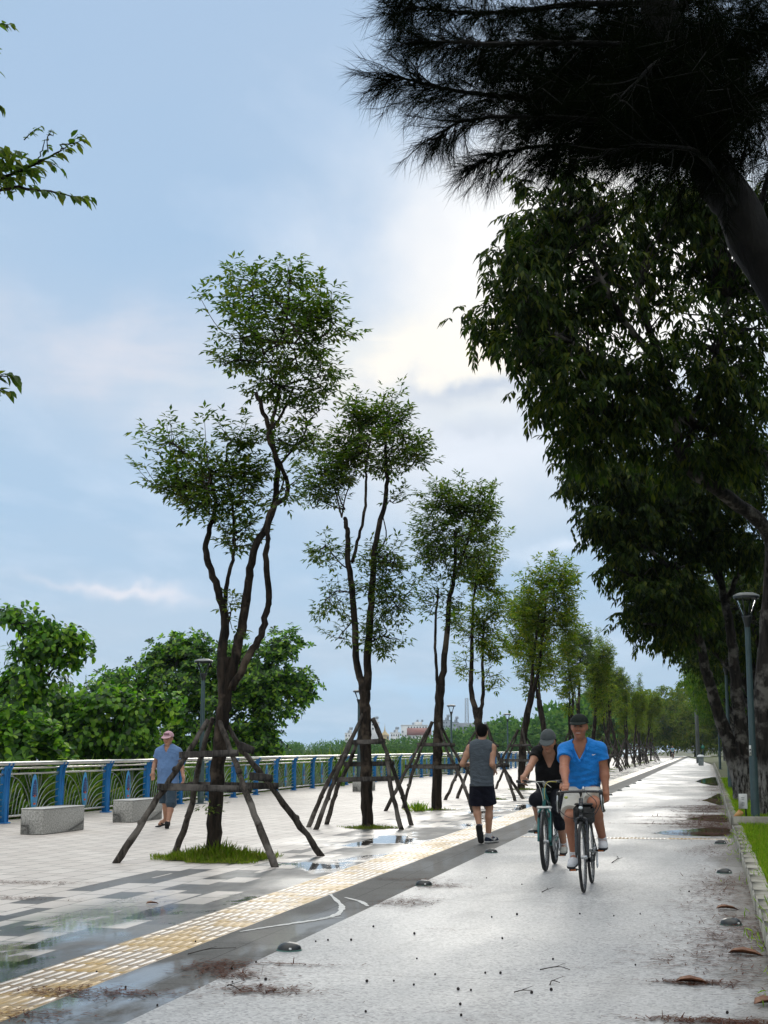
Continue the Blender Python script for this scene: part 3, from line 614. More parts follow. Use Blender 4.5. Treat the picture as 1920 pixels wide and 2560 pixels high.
def cr(lf, tw):
    twig_crown(lf, tw, [D(583, 900, Y1), D(600, 840, Y1), D(606, 800, Y1), D(590, 780, Y1), D(603, 740, Y1)], B_(Y1, (600, 730, 128, 120, 95), (625, 640, 62, 90, 34), (535, 645, 66, 62, 30), (690, 690, 62, 60, 26), (600, 850, 75, 55, 24), (520, 770, 55, 40, 12), (700, 800, 42, 70, 16)), 1.25)
    twig_crown(lf, tw, [D(448, 1140, Y1), D(452, 1080, Y1), D(462, 1020, Y1), D(506, 1150, Y1), D(512, 1075, Y1)], B_(Y1, (470, 1040, 98, 80, 78), (370, 1030, 62, 50, 22), (375, 960, 55, 48, 20), (520, 960, 48, 48, 20), (520, 1110, 50, 66, 24), (550, 1020, 45, 45, 12), (455, 1105, 52, 36, 18), (515, 1160, 44, 34, 14), (410, 1060, 40, 34, 12)), 1.25)
    twig_crown(lf, tw, [D(607, 1000, Y1), D(600, 950, Y1)], B_(Y1, (650, 950, 58, 40, 24), (625, 1070, 40, 60, 9), (668, 870, 45, 30, 10)), 1.2)
    twig_crown(lf, tw, [D(492, 1350, Y1)], B_(Y1, (498, 1330, 16, 34, 7)), 1.)
    twig_crown(lf, tw, [D(465, 1745, Y1-.12)], B_(Y1-.2, (461, 1755, 20, 16, 4)), 1., L=.07, W=.03)
T1 = grown('staked_tree', b1, 'tall young tree nearest the viewer, two crowns on several bare stems', 'tree', S_, st, cr, BARK1, LV_YOUNG, 12)
# tree two
Y2 = 25.0; b2 = np.array((P(920, 2070, Y2)[0], Y2, 0))
st = [([b2-(0, 0, .1), D(792, 1690, Y2), D(790, 1600, Y2), D(789, 1520, Y2), D(785, 1475, Y2)], .125, .115),
      (stem_px([(785, 1490), (770, 1430), (765, 1330), (757, 1220), (750, 1150), (738, 1115)], Y2), .085, .045),
      (stem_px([(792, 1490), (797, 1380), (805, 1270), (815, 1170), (828, 1080), (831, 1010), (838, 940)], Y2), .09, .03), (stem_px([(760, 1215), (775, 1160), (790, 1080), (794, 1010), (800, 950)], Y2+.1), .04, .02)]
def cr(lf, tw):
    twig_crown(lf, tw, [D(831, 1020, Y2), D(834, 980, Y2), D(795, 1030, Y2), D(800, 970, Y2), D(830, 930, Y2)], B_(Y2, (820, 960, 90, 75, 85), (770, 930, 50, 50, 18), (790, 900, 50, 42, 22), (845, 890, 36, 42, 18), (890, 980, 40, 50, 20)), 1.6, .125, .05)
    twig_crown(lf, tw, [D(738, 1118, Y2), D(745, 1100, Y2)], B_(Y2, (705, 1035, 66, 58, 50), (700, 970, 42, 42, 12), (695, 1090, 34, 36, 8), (735, 1000, 50, 50, 16)), 1.6, .125, .05)
    twig_crown(lf, tw, [D(757, 1230, Y2), D(767, 1330, Y2), D(760, 1280, Y2)], B_(Y2, (705, 1195, 46, 30, 14), (715, 1295, 42, 40, 14), (735, 1370, 26, 22, 5)), 1.6, .125, .05)
    twig_crown(lf, tw, [D(812, 1200, Y2), D(800, 1320, Y2), D(806, 1260, Y2), D(797, 1390, Y2)], B_(Y2, (835, 1210, 50, 46, 28), (840, 1300, 52, 50, 34), (830, 1375, 46, 45, 24), (800, 1240, 40, 60, 12), (850, 1075, 24, 20, 4)), 1.6, .125, .05)
T2 = grown('staked_tree', b2, 'second staked young tree from the viewer, twin stems forking above bark scars', 'tree', S_, st, cr, BARK1, LV_YOUNG, 12)
# tree three
Y3 = 32.6; b3 = np.array((P(1091, 2024, Y3)[0], Y3, 0))
st = [([b3-(0, 0, .1), D(945, 1640, Y3), D(947, 1560, Y3), D(951, 1480, Y3)], .135, .12), (stem_px([(947, 1500), (940, 1400), (940, 1330), (948, 1270)], Y3), .045, .025),
      (stem_px([(952, 1495), (962, 1400), (970, 1300), (980, 1240), (985, 1150)], Y3), .095, .04), (stem_px([(978, 1250), (1000, 1200), (1020, 1130)], Y3), .04, .02)]
def cr(lf, tw):
    twig_crown(lf, tw, [D(982, 1230, Y3), D(985, 1160, Y3), D(1000, 1190, Y3), D(990, 1110, Y3)], B_(Y3, (985, 1165, 82, 85, 100), (955, 1090, 48, 40, 24), (1040, 1090, 42, 42, 22), (935, 1180, 40, 40, 16), (1000, 1080, 50, 36, 18)), 1.8, L=.14, W=.056)
    twig_crown(lf, tw, [D(948, 1290, Y3), D(965, 1340, Y3)], B_(Y3, (935, 1290, 34, 60, 14), (985, 1330, 30, 55, 12)), 1.6, L=.14, W=.056)
T3 = grown('staked_tree', b3, 'third staked young tree, dense oval crown right of the river lamp', 'tree', S_, st, cr, BARK1, LV_YOUNG, 10)
# tree four
Y4 = 39.6; b4 = np.array((-6.15, Y4, 0))
st = [([b4-(0, 0, .1), D(1037, 1620, Y4), D(1034, 1560, Y4), D(1028, 1530, Y4)], .15, .13), (stem_px([(1029, 1545), (1018, 1490), (1018, 1420), (1022, 1330), (1030, 1240)], Y4), .10, .03), (stem_px([(1036, 1560), (1043, 1500), (1042, 1420), (1045, 1340)], Y4), .075, .03)]
def cr(lf, tw):
    twig_crown(lf, tw, [D(1030, 1260, Y4), D(1024, 1330, Y4), D(1045, 1350, Y4), D(1035, 1200, Y4)], B_(Y4, (1040, 1180, 45, 100, 50), (1040, 1290, 50, 75, 50), (1015, 1360, 44, 50, 18), (1060, 1380, 36, 60, 18)), 1.9, L=.16, W=.064)
    twig_crown(lf, tw, [D(1043, 1470, Y4), D(1018, 1460, Y4)], B_(Y4, (1065, 1460, 24, 34, 8), (1000, 1440, 24, 34, 6)), 1.7, L=.16, W=.056)
T4 = grown('staked_tree', b4, 'fourth staked young tree, tall narrow crown right above the jogger', 'tree', S_, st, cr, BARK1, LV_MID, 10)
# tree five
Y5 = 49.; b5 = np.array((P(1303, 1972, Y5)[0], Y5, 0))
st = [([b5-(0, 0, .1), D(1128, 1640, Y5), D(1134, 1570, Y5), D(1150, 1490, Y5)], .16, .13), (stem_px([(1148, 1500), (1163, 1450), (1172, 1370), (1180, 1300)], Y5), .09, .03), (stem_px([(1146, 1505), (1150, 1450), (1158, 1380), (1165, 1300)], Y5), .07, .03)]
def cr(lf, tw):
    twig_crown(lf, tw, [D(1175, 1340, Y5), D(1162, 1360, Y5), D(1180, 1290, Y5)], B_(Y5, (1185, 1300, 66, 72, 90), (1150, 1330, 42, 55, 26), (1200, 1240, 50, 34, 30), (1130, 1400, 34, 34, 12), (1160, 1420, 40, 30, 12), (1215, 1340, 40, 50, 26), (1190, 1430, 40, 60, 16)), 1.7, L=.18, W=.072)
T5 = grown('staked_tree', b5, 'fifth staked young tree, rounded bushy crown left of the riders', 'tree', S_, st, cr, BARK1, LV_MID, 8)
# the rest of the row
rowY = [57.5, 65.5, 73, 80.5, 88, 95.5, 103, 110.5, 118, 126, 134, 142, 150, 159, 168]
ROW = [(b1, T1), (b2, T2), (b3, T3), (b4, T4), (b5, T5)]
WORD = ORD[5:]
for i, y in enumerate(rowY):
    src = (T5, T4, T3)[i % 3]; x = -6.35+.18*math.sin(i*2.1); sc = .98-.012*i+.06*math.sin(i*3.3)
    t = dup(src, (x, y, 0), [2.4, 4.4, 1.1, 5.3, 3.3, .4, 2.9][i % 7], sc, '%s staked young tree of the promenade row, counting from the nearest' % WORD[i] if i < 15 else None)
    ROW.append((np.array((x, y, 0)), t))
    for ch in t.children:
        if ch.name.startswith('crown') and i > 3:
            ch.data = ch.data.copy() if False else ch.data
# tree zero stands just outside the frame on the left; its twigs reach in ---------------------------------------
Y0 = 10.1; b0 = np.array((-6.35, Y0, 0))
st = [([b0-(0, 0, .1), b0+(0, 0, 1.2), b0+(.05, 0, 2.3)], .12, .11), ([b0+(.05, 0, 2.2), b0+(.25, .1, 3.4), P(-70, 560, Y0), P(-90, 330, Y0), P(-120, 60, Y0)], .09, .03), ([b0+(0, 0, 2.2), b0+(-.3, 0, 3.5), b0+(-.5, .1, 5.)], .08, .03),
      ([P(-80, 480, Y0), P(20, 440, Y0), P(120, 395, Y0), P(165, 370, Y0)], .018, .005), ([P(-75, 520, Y0), P(20, 470, Y0), P(110, 478, Y0), P(200, 495, Y0)], .018, .004), ([P(95, 405, Y0), P(110, 360, Y0), P(135, 330, Y0)], .006, .003), ([P(-90, 1010, Y0), P(-20, 950, Y0), P(30, 935, Y0)], .012, .004)]
def cr(lf, tw):
    def along(pts, n, L, W):
        q = smooth_path([P(u, v, Y0+dy) for u, v, dy in pts], 8); ii = np.linspace(1, len(q)-1.01, n); a = ii.astype(int); f = (ii-a)[:, None]
        pp = q[a]*(1-f)+q[a+1]*f; td = unit(q[a+1]-q[a]); sd = unit(np.cross(td, (0, 0, 1.)))*np.where(np.arange(n) % 2, 1, -1)[:, None]
        for s in range(2): add_leaves(lf, pp+RNG.normal(0, .012, pp.shape), td*.7+sd*RNG.uniform(.1, .8, (n, 1))+np.c_[np.zeros(n), np.zeros(n), RNG.uniform(-.9, .15, n)], np.array((0, -.3, 1.))+rdir(n)*.4, RNG.uniform(L*.6, L, n), RNG.uniform(W*.7, W, n), LEAF3)
        tw.tube(q, np.linspace(.006, .002, len(q)), 5)
    along([(60, 425, 0), (120, 395, 0), (160, 372, 0), (195, 335, 0)], 13, .13, .062); along([(120, 380, 0), (118, 345, .1), (130, 325, .1)], 6, .09, .04); along([(150, 362, 0), (185, 358, 0), (206, 350, 0)], 5, .12, .06)
    along([(60, 470, 0), (130, 480, -.1), (180, 490, -.1), (222, 495, -.1)], 15, .135, .07); along([(95, 405, 0), (120, 405, .1), (150, 420, .1)], 5, .12, .06); along([(60, 350, .2), (80, 330, .2), (100, 318, .2)], 6, .08, .035)
    along([(-40, 960, 0), (10, 935, 0), (40, 945, 0)], 10, .13, .065); along([(-30, 1000, 0), (0, 975, 0), (20, 980, 0)], 6, .12, .06)
    along([(-30, 60, 0), (0, 60, 0), (25, 62, 0)], 7, .11, .05); along([(-30, 255, 0), (-8, 258, 0), (4, 268, 0)], 5, .12, .06); along([(-25, 170, 0), (-10, 175, 0)], 3, .1, .05)
    p = in_blob(P(10, 420, Y0), np.array((.30, .3, .17)), 240); a = rdir(240); a[:, 2] = -abs(a[:, 2])*.7; a[:, 0] += .5
    add_leaves(lf, p, a, np.array((0, -.3, 1.))+rdir(240)*.4, RNG.uniform(.08, .14, 240), RNG.uniform(.04, .065, 240), LEAF3)
    twig_crown(lf, tw, [P(-90, 330, Y0), P(-120, 60, Y0)], [(P(-230, 380, Y0), np.array((.55, .6, .7)), 50), (P(-220, 40, Y0), np.array((.6, .6, .7)), 50)], 1., .12, .055)
    twig_crown(lf, tw, [b0+(-.5, .1, 5.)], [(b0+(-1.1, .1, 5.3), np.array((.9, .9, .8)), 60)], 1., .12, .055)
grown('overhanging_tree', b0, 'leafy twigs of a tree reaching in from the upper left edge', 'tree', None, st, cr, BARK1, LV_YOUNG, 10)
# ---------------------------------------------------------------- stakes round the young trees
STK = barkmat('weathered_wood', (.020, .017, .014), (.090, .077, .066), (.15, .135, .12), 22., .8)
STK2 = barkmat('stake_plank', (.018, .016, .015), (.075, .068, .060), (.11, .10, .09), 26., .7)
def tree_frame(loc, feet, top, planks, label, bend=.06, rp=.046):
    t = empty('tree_stake_frame', loc, label, 'tree stakes', 'timber stake frames round the trees')
    for f in feet:
        f = np.asarray(f, float); tp = np.asarray(top, float)+np.r_[unit((f-np.asarray(loc))[:2])*.105, random.uniform(-.06, .06)]
        mb = MB(); m1 = f+(tp-f)*.33+RNG.normal(0, bend, 3)*(1, 1, .3); m2 = f+(tp-f)*.68+RNG.normal(0, bend, 3)*(1, 1, .3)
        q = limb(mb, [f-(0, 0, .015), m1, m2, tp], rp*1.1, rp*.72, 8, 6, .006, .10)
        for kk in (5, 11): mb.ball(q[kk]+RNG.normal(0, .01, 3), (rp*1.15, rp*1.15, rp*1.1), 7, 5)
        mb.build('pole', STK, t, True, loc)
    for a, b_, h in planks:
        mb = MB(); mb.beam(a, b_, .035, h, bev=.006); mb.build('plank', STK2, t, False, loc)
    return t
def frame_planks(c, feet, top, zs, over=.12):
    out = []
    for z, pairs in zs:
        pt = [np.asarray(f)+(np.asarray(top)-np.asarray(f))*(z/top[2]) for f in feet]
        for (i, j) in pairs:
            d = unit(pt[j]-pt[i]); n = np.array((d[1], -d[0], 0)); mid = (pt[i]+pt[j])/2; n = n*(1 if np.dot(n, mid-np.r_[c[:2], z]) > 0 else -1)
            out.append((pt[i]-d*over+n*.05, pt[j]+d*over+n*.05+(0, 0, random.uniform(-.03, .03)), .085))
    return out
f1 = [G(288, 2158), G(690, 2168), G(806, 2140), G(437, 2133)]
tp1 = D(478, 1548, Y1); tp1 = np.array((b1[0]+.02, Y1, tp1[2]))
pl = frame_planks(b1, f1, tp1, [(.93, [(0, 1), (3, 2), (0, 3)]), (1.33, [(0, 1)])])
pl += [(D(540, 1676, 17.9), D(588, 1682, 17.7), .10), (D(518, 1610, 17.8), D(548, 1622, 17.7), .10)]
tree_frame(b1, f1, tp1, pl, 'weathered stake frame of four splayed poles round the nearest tree', .032, .043)
f2 = [G(789, 2074), G(1005, 2074), G(1029, 2063), G(815, 2061)]; tp2 = np.array((b2[0], Y2, 1.98))
FR = []
FR.append(tree_frame(b2, f2+[G(770, 2068)], tp2, frame_planks(b2, f2, tp2, [(.86, [(0, 1)]), (1.12, [(3, 2)]), (1.52, [(0, 1), (3, 2)])]), 'dark stake frame round the second tree from the viewer', .03, .042))
def std(c, s=1., rz=0.):
    q = [(-1.05, -.75), (1.0, -.8), (1.05, .8), (-.95, .75)]; return [np.array((c[0]+s*x, c[1]+s*y, 0)) for x, y in q]
f3 = [G(976, 2030), G(1142, 2028), G(1120, 2010), G(998, 2024)]; tp3 = np.array((b3[0], Y3, 2.05)); f3 = std(b3); 
FR.append(tree_frame(b3, f3, tp3, frame_planks(b3, f3, tp3, [(1.0, [(0, 1), (3, 2)]), (1.5, [(0, 1), (3, 2)])]), 'dark stake frame round the third tree from the viewer', .035, .040))
f4 = std(b4, .95); tp4 = np.array((b4[0], Y4, 2.05))
FR.append(tree_frame(b4, f4, tp4, frame_planks(b4, f4, tp4, [(.95, [(0, 1), (1, 2), (3, 2)]), (1.5, [(0, 1), (3, 2), (0, 3)])]), 'stake frame round the fourth tree, behind the jogger', .05, .042))
f5 = std(b5, 1.05); tp5 = np.array((b5[0], Y5, 2.05))
FR.append(tree_frame(b5, f5, tp5, frame_planks(b5, f5, tp5, [(1.0, [(0, 1), (3, 2)]), (1.5, [(0, 1), (0, 3)])]), 'stake frame round the fifth tree, left of the woman rider', .05, .042))
for i, (b_, t) in enumerate(ROW[5:]):
    dup(FR[1+i % 3], b_, [0, PI, PI/2, -PI/2][i % 4], 1., 'stake frame round the %s tree of the promenade row' % WORD[i])
# grass in the tree pits
PITG = leafmat('pit_grass', [(.08, .13, .010), (.13, .20, .014), (.19, .24, .025), (.22, .19, .07)], .45, .6, .15)
PITM = pm('pit_soil', (.045, .035, .02), .95, .4, 8., .6, 40., col2=(.06, .07, .02))
def pit(c, r, N, h, label, wl=.012):
    mb = MB(); a = RNG.uniform(0, 2*PI, N); q = r*RNG.random(N)**.62*(1+.22*np.sin(a*3+c[1])+.14*np.sin(a*7+1)); sp_ = (1-np.clip(q/r, 0, 1)*.7)*(.55+.45*np.sin(a*5+q*9)**2)
    p = np.c_[c[0]+q*np.cos(a), c[1]+q*np.sin(a)*.8, np.full(N, .005)]
    ax = RNG.normal(0, .5, (N, 3)); ax[:, 2] = 1; add_leaves(mb, p, ax, rdir(N), RNG.uniform(h*.45, h, N)*sp_, RNG.uniform(wl*.6, wl, N), LEAF2)
    k = 24; an = np.arange(k)*2*PI/k; rr = r*.82*(1+.2*np.sin(an*3+c[1])+.13*np.sin(an*7+1)); 
    mb.add(np.c_[np.r_[c[0], c[0]+rr*np.cos(an)], np.r_[c[1], c[1]+rr*np.sin(an)*.8], np.full(k+1, .006)], [[(0, 1+i, 1+(i+1) % k) for i in range(k)]], 1)
    tag(mb.build('grass_patch', [PITG, PITM]), label, 'grass', kind='stuff')
pit(b1+(.10, -.05, 0), .80, 3600, .34, 'green grass patch at the foot of the nearest staked tree')
pit(b2+(.05, 0, 0), .55, 900, .14, 'low grass patch round the second staked tree')
pit(b3, .52, 320, .13, 'sparse grass and soil round the third staked tree')
for i, (b_, t) in enumerate(ROW[3:]): pit(b_+(.1, 0, 0), .55, 260, .16, 'small grass patch round the %s tree of the row' % ORD[3+i], .03)
mb = MB(); c = P(1045, 2018, 31.6); blades(mb, np.c_[RNG.normal(c[0], .10, 160), RNG.normal(31.7, .08, 160), np.zeros(160)], .1, .3, .03, .7)
tag(mb.build('grass_tuft', GRASS), 'yellowish grass tuft beside the third staked tree', 'grass', kind='stuff')
# ---------------------------------------------------------------- shrubs and trees behind the fence
def clump_crown(lf, tw, org, blobs, shape, L, W, rosette=0, hang=.4, per=26, cr_=.36):
    oo = np.atleast_2d(np.asarray(org, float))
    for (C, R, n) in blobs:
        cs = in_blob(C, R, n, .55)
        for c in cs:
            o = oo[np.argmin(np.linalg.norm(oo-c, axis=1))]; mid = (o+c)/2+RNG.normal(0, .08, 3)
            tw.tube(smooth_path([o, mid, c], 4), np.linspace(.016, .005, 9), 4, cap=False)
            out = unit(c-C+np.array((0, -.1, .15)))
            if rosette:
                m = max(2, per//rosette); cc = c+RNG.normal(0, cr_*.55, (m, 3)); 
                for q in cc:
                    A = unit(out+np.array((0, 0, .6))+RNG.normal(0, .35, 3)); s1 = unit(np.cross(A, rdir(1)[0])); s2 = np.cross(A, s1)
                    an = np.arange(rosette)*2*PI/rosette+RNG.random()*6
                    ax = (np.cos(an)[:, None]*s1+np.sin(an)[:, None]*s2)+A*RNG.uniform(.15, .75, (rosette, 1))
                    add_leaves(lf, np.repeat(q[None], rosette, 0), ax, A, RNG.uniform(L*.65, L, rosette), RNG.uniform(W*.75, W, rosette), shape)
            else:
                p = c+RNG.normal(0, cr_*.5, (per, 3)); ax = out*.8+rdir(per)*.7; ax[:, 2] -= hang
                add_leaves(lf, p, ax, out+np.array((0, 0, .8))+rdir(per)*.3, RNG.uniform(L*.6, L, per), RNG.uniform(W*.7, W, per), shape)
def shrub(name, label, cat, base, stems, fn, leaf, group=None): return grown(name, base, label, cat, group, stems, fn, BARK2, leaf, 7)
def bl(Y, *l, dep=None): return [blob(u, v, su, sv, Y+(dy if False else 0), dep)+(n,) for (u, v, su, sv, n) in l]
YB = 29.5; bb = np.array((-15.6, YB, -.6))
shrub('broadleaf_tree', 'tall broad-leaved tree with drooping clusters behind the fence at the far left', 'tree', bb,
      [([bb, P(90, 1850, YB), P(95, 1720, YB), P(110, 1620, YB), P(120, 1560, YB)], .09, .02), ([P(95, 1720, YB), P(150, 1650, YB), P(205, 1600, YB)], .03, .012), ([P(100, 1690, YB), P(60, 1600, YB), P(40, 1550, YB)], .03, .012)],
      lambda lf, tw: clump_crown(lf, tw, [P(95, 1800, YB), P(95, 1720, YB), P(110, 1620, YB), P(190, 1610, YB), P(50, 1560, YB)], bl(YB, (40, 1545, 40, 24, 9), (95, 1565, 36, 22, 9), (165, 1590, 40, 24, 13), (205, 1620, 24, 22, 8), (110, 1610, 55, 30, 15), (160, 1648, 40, 18, 9), (70, 1640, 50, 30, 13), (70, 1700, 85, 40, 26), (40, 1760, 90, 50, 26)), LEAF_ROUND, .185, .125, 0, .85, 27, .22), LV_BIG)
YB = 33.5; bb = np.array((-15.4, YB, -.6))
shrub('vine_shrub', 'mass of large heart-shaped leaves hanging over the river fence', 'shrub', bb,
      [([bb, P(220, 1880, YB), P(230, 1800, YB)], .06, .03), ([P(230, 1820, YB), P(330, 1780, YB), P(420, 1760, YB)], .03, .01), ([P(230, 1820, YB), P(130, 1790, YB), P(60, 1760, YB)], .03, .01)],
      lambda lf, tw: clump_crown(lf, tw, [P(220, 1850, YB), P(310, 1780, YB), P(140, 1790, YB)], bl(YB, (70, 1765, 55, 40, 20), (160, 1765, 70, 40, 30), (260, 1770, 75, 45, 34), (350, 1775, 60, 40, 26), (420, 1768, 26, 24, 9), (230, 1830, 100, 50, 44), (330, 1840, 70, 50, 30), (190, 1890, 80, 40, 26), (340, 1895, 60, 30, 18), (110, 1830, 60, 40, 18)), LEAF_ROUND, .19, .14, 0, .95, 32, .28), LV_BIG)
YB = 27.5; bb = np.array((-15.2, YB, -.6))
shrub('rosette_shrub', 'low shrub with upright rosettes of glossy leaves at the left fence end', 'shrub', bb, [([bb, P(60, 1900, YB), P(70, 1850, YB)], .05, .02)],
      lambda lf, tw: clump_crown(lf, tw, [P(60, 1900, YB), P(90, 1880, YB)], bl(YB, (20, 1830, 40, 40, 14), (70, 1835, 40, 22, 12), (110, 1840, 26, 22, 8), (60, 1885, 80, 36, 28), (140, 1880, 24, 20, 7), (10, 1895, 40, 36, 12)), LEAF_CLUB, .24, .11, 7, .2, 28, .22), LV_BIG)
YA = 47.; bb = np.array((-17.2, YA, -1.0))
la = [(790, 1610, 0)]
shrub('almond_tree', 'spreading dark green tree with layered branches behind the nearest staked tree', 'tree', bb,
      [([bb, P(560, 1880, YA), P(550, 1800, YA), P(540, 1720, YA), P(520, 1640, YA)], .16, .05), ([P(552, 1810, YA), P(640, 1740, YA), P(740, 1690, YA)], .07, .02), ([P(550, 1830, YA), P(450, 1760, YA), P(330, 1740, YA)], .07, .02), ([P(545, 1760, YA), P(620, 1670, YA), P(720, 1600, YA)], .05, .015), ([P(545, 1750, YA), P(470, 1670, YA), P(420, 1630, YA)], .05, .015), ([P(556, 1850, YA), P(620, 1800, YA), P(680, 1770, YA)], .04, .015)],
      lambda lf, tw: clump_crown(lf, tw, [P(540, 1720, YA), P(640, 1740, YA), P(720, 1690, YA), P(450, 1760, YA), P(350, 1740, YA), P(620, 1670, YA), P(700, 1620, YA), P(450, 1650, YA), P(560, 1830, YA)],
            bl(YA, (430, 1630, 60, 30, 26), (480, 1625, 50, 26, 18), (400, 1665, 50, 24, 14), (700, 1625, 40, 22, 13), (650, 1650, 55, 24, 16), (735, 1610, 20, 16, 6), (560, 1660, 90, 36, 26), (480, 1700, 110, 40, 50), (330, 1715, 90, 30, 32), (250, 1725, 50, 22, 14), (660, 1710, 100, 40, 50), (740, 1715, 50, 30, 22), (560, 1740, 120, 40, 46), (400, 1760, 90, 50, 36), (690, 1760, 70, 26, 24), (600, 1810, 90, 40, 34), (640, 1850, 70, 36, 28), (500, 1840, 110, 60, 46), (430, 1880, 100, 40, 34), (660, 1895, 50, 22, 14)), LEAF_CLUB, .22, .10, 7, .2, 49, .36), LV_ALM)
# reeds on the bank
REED = leafmat('reed_blade', [(.05, .12, .015), (.10, .20, .025), (.17, .27, .04), (.24, .27, .08)], .5)
mb = MB(); N = 22000; y = 14+80*RNG.random(N)**1.15; x = fence_x(y)-.75-RNG.random(N)*1.6
ax = RNG.normal(0, .38, (N, 3)); ax[:, 2] = 1
add_leaves(mb, np.c_[x, y, np.full(N, -.3)], ax, rdir(N), RNG.uniform(.65, 1.45, N)*(1+.22*np.sin(y*1.9)), RNG.uniform(.022, .045, N), leaf_shape([(.3, .5), (.7, .42)], .2, .55))
tag(mb.build('bank_reeds', REED), 'green reeds and long grass on the river bank behind the fence', 'reeds', kind='stuff')
mb = MB(); N = 120      # a few tall canes that stand above the rail
for u, vv, Y in [(845, 1860, 52), (970, 1870, 62), (985, 1868, 63), (935, 1875, 60), (560, 1830, 44), (700, 1880, 50), (1110, 1870, 80)]:
    c = P(u, vv, Y); n = 12; ax = RNG.normal(0, .22, (n, 3)); ax[:, 2] = 1
    add_leaves(mb, np.c_[RNG.normal(c[0], .12, n), RNG.normal(Y, .12, n), np.full(n, -.3)], ax, rdir(n), RNG.uniform(.7, 1., n)*(c[2]+.45), .05, leaf_shape([(.3, .5), (.7, .42)], .2, .25))
tag(mb.build('tall_reeds', REED), 'taller pale reed tufts rising above the fence rail', 'reeds', kind='stuff')
# ---------------------------------------------------------------- the dark avenue on the right
def av_clumps(lf, tw, org, blobs, L=.17, W=.055, per=26, cr_=.30, pairs=3, lo=.35, droop=.9, rach=.20):
    oo = np.atleast_2d(np.asarray(org, float))
    for (C, R, n) in blobs:
        cs = in_blob(C, R, n, lo); PP = []; AA = []
        for c in cs:
            o = oo[np.argmin(np.linalg.norm(oo-c, axis=1))]; mid = (o+c)/2+RNG.normal(0, .12, 3)+(0, 0, .1)
            tw.tube(smooth_path([o, mid, c], 4), np.linspace(.02, .005, 9), 4, cap=False)
            m = int(per*RNG.uniform(.6, 1.3)); PP.append(c+RNG.normal(0, cr_*.6, (m, 3))*(1.25, 1.25, .62)); out = unit(c-C+(0, 0, .05))
            a = out*.5+rdir(m)*.8; a[:, 2] -= .2; AA.append(a)
        pinnate(lf, np.vstack(PP), np.vstack(AA), rach, L, W, pairs, droop)
def ab(Y, *l): return [blob(u, v, su, sv, Y+dy, 1.5)+(n,) for (u, v, su, sv, n, dy) in l]
YT = 28.5; ba = np.array((P(1925, 2040, YT)[0], YT, .1))
lim1 = [P(1935, 1440, 28.2), P(1920, 1330, 27.5), P(1810, 1235, 26.5), P(1710, 1155, 25.5), P(1684, 1030, 24.5), P(1640, 870, 23.5), P(1590, 740, 23)]
lim2 = [P(1940, 1300, 28), P(1920, 1150, 26.5), P(1760, 1068, 25.5), P(1660, 1043, 24.5), P(1560, 1025, 23.5), P(1475, 1022, 23)]
lim3 = [P(1710, 1155, 25.5), P(1740, 1020, 25), P(1790, 880, 24.5), P(1820, 740, 24)]; lim4 = [P(1690, 1040, 24.6), P(1560, 930, 23.5), P(1430, 860, 22.5), P(1330, 800, 22)]; lim5 = [P(1650, 900, 23.6), P(1560, 800, 23), P(1480, 650, 22.5), P(1420, 560, 22.3)]
st = [([ba-(0, 0, .2), ba+(.0, 0, .6), ba+(.05, 0, 2.), P(1928, 1600, YT), P(1935, 1430, YT), P(1960, 1200, YT), P(1990, 950, YT)], .36, .12), (lim1, .16, .05), (lim2, .12, .035), (lim3, .07, .025), (lim4, .06, .018), (lim5, .06, .018)]
def cr(lf, tw):
    o = np.vstack((smooth_path(lim1, 3), smooth_path(lim2, 3), smooth_path(lim3, 3), smooth_path(lim4, 3), smooth_path(lim5, 3)))
    av_clumps(lf, tw, o, ab(22.5, (1325, 740, 80, 100, 24, 0), (1345, 560, 60, 90, 17, 0), (1290, 690, 45, 60, 9, 0), (1225, 790, 36, 30, 6, 0), (1330, 850, 60, 60, 12, 0), (1385, 950, 34, 60, 9, 0), (1440, 630, 80, 110, 17, .5), (1450, 840, 90, 110, 20, .5), (1450, 1000, 80, 60, 18, .5), (1560, 560, 90, 80, 13, 1), (1570, 720, 90, 90, 11, 1), (1580, 930, 100, 80, 15, 1), (1470, 1090, 50, 40, 10, 1),
                              (1690, 600, 90, 90, 12, 1.5), (1720, 780, 100, 80, 8, 1.5), (1720, 980, 100, 70, 18, 2), (1830, 650, 90, 110, 15, 2), (1860, 830, 80, 80, 8, 2), (1860, 960, 80, 60, 12, 2), (1580, 1060, 110, 50, 18, 2), (1740, 1120, 110, 60, 20, 3), (1870, 1060, 70, 60, 12, 3), (2020, 760, 120, 200, 30, 3), (1420, 480, 60, 40, 10, 0), (1790, 520, 110, 60, 18, 1.5), (1890, 560, 60, 70, 12, 2), (1650, 500, 90, 50, 12, 1.5)), .205, .064, 14, .27)
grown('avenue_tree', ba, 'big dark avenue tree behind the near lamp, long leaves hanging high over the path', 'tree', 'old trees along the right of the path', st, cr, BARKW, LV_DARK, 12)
YT = 36.; bt = np.array((P(1862, 2010, YT)[0], YT, .1))
s1 = [bt+(-.05, 0, .0), P(1840, 1920, YT), P(1812, 1830, YT), P(1783, 1740, YT-.3), P(1762, 1660, YT-.6), P(1744, 1580, YT-1), P(1730, 1500, YT-1.3), P(1690, 1420, YT-1.7)]
s2 = [bt+(.05, 0, .1), P(1858, 1880, YT), P(1845, 1760, YT), P(1834, 1640, YT), P(1820, 1540, YT), P(1800, 1440, YT), P(1790, 1330, YT)]
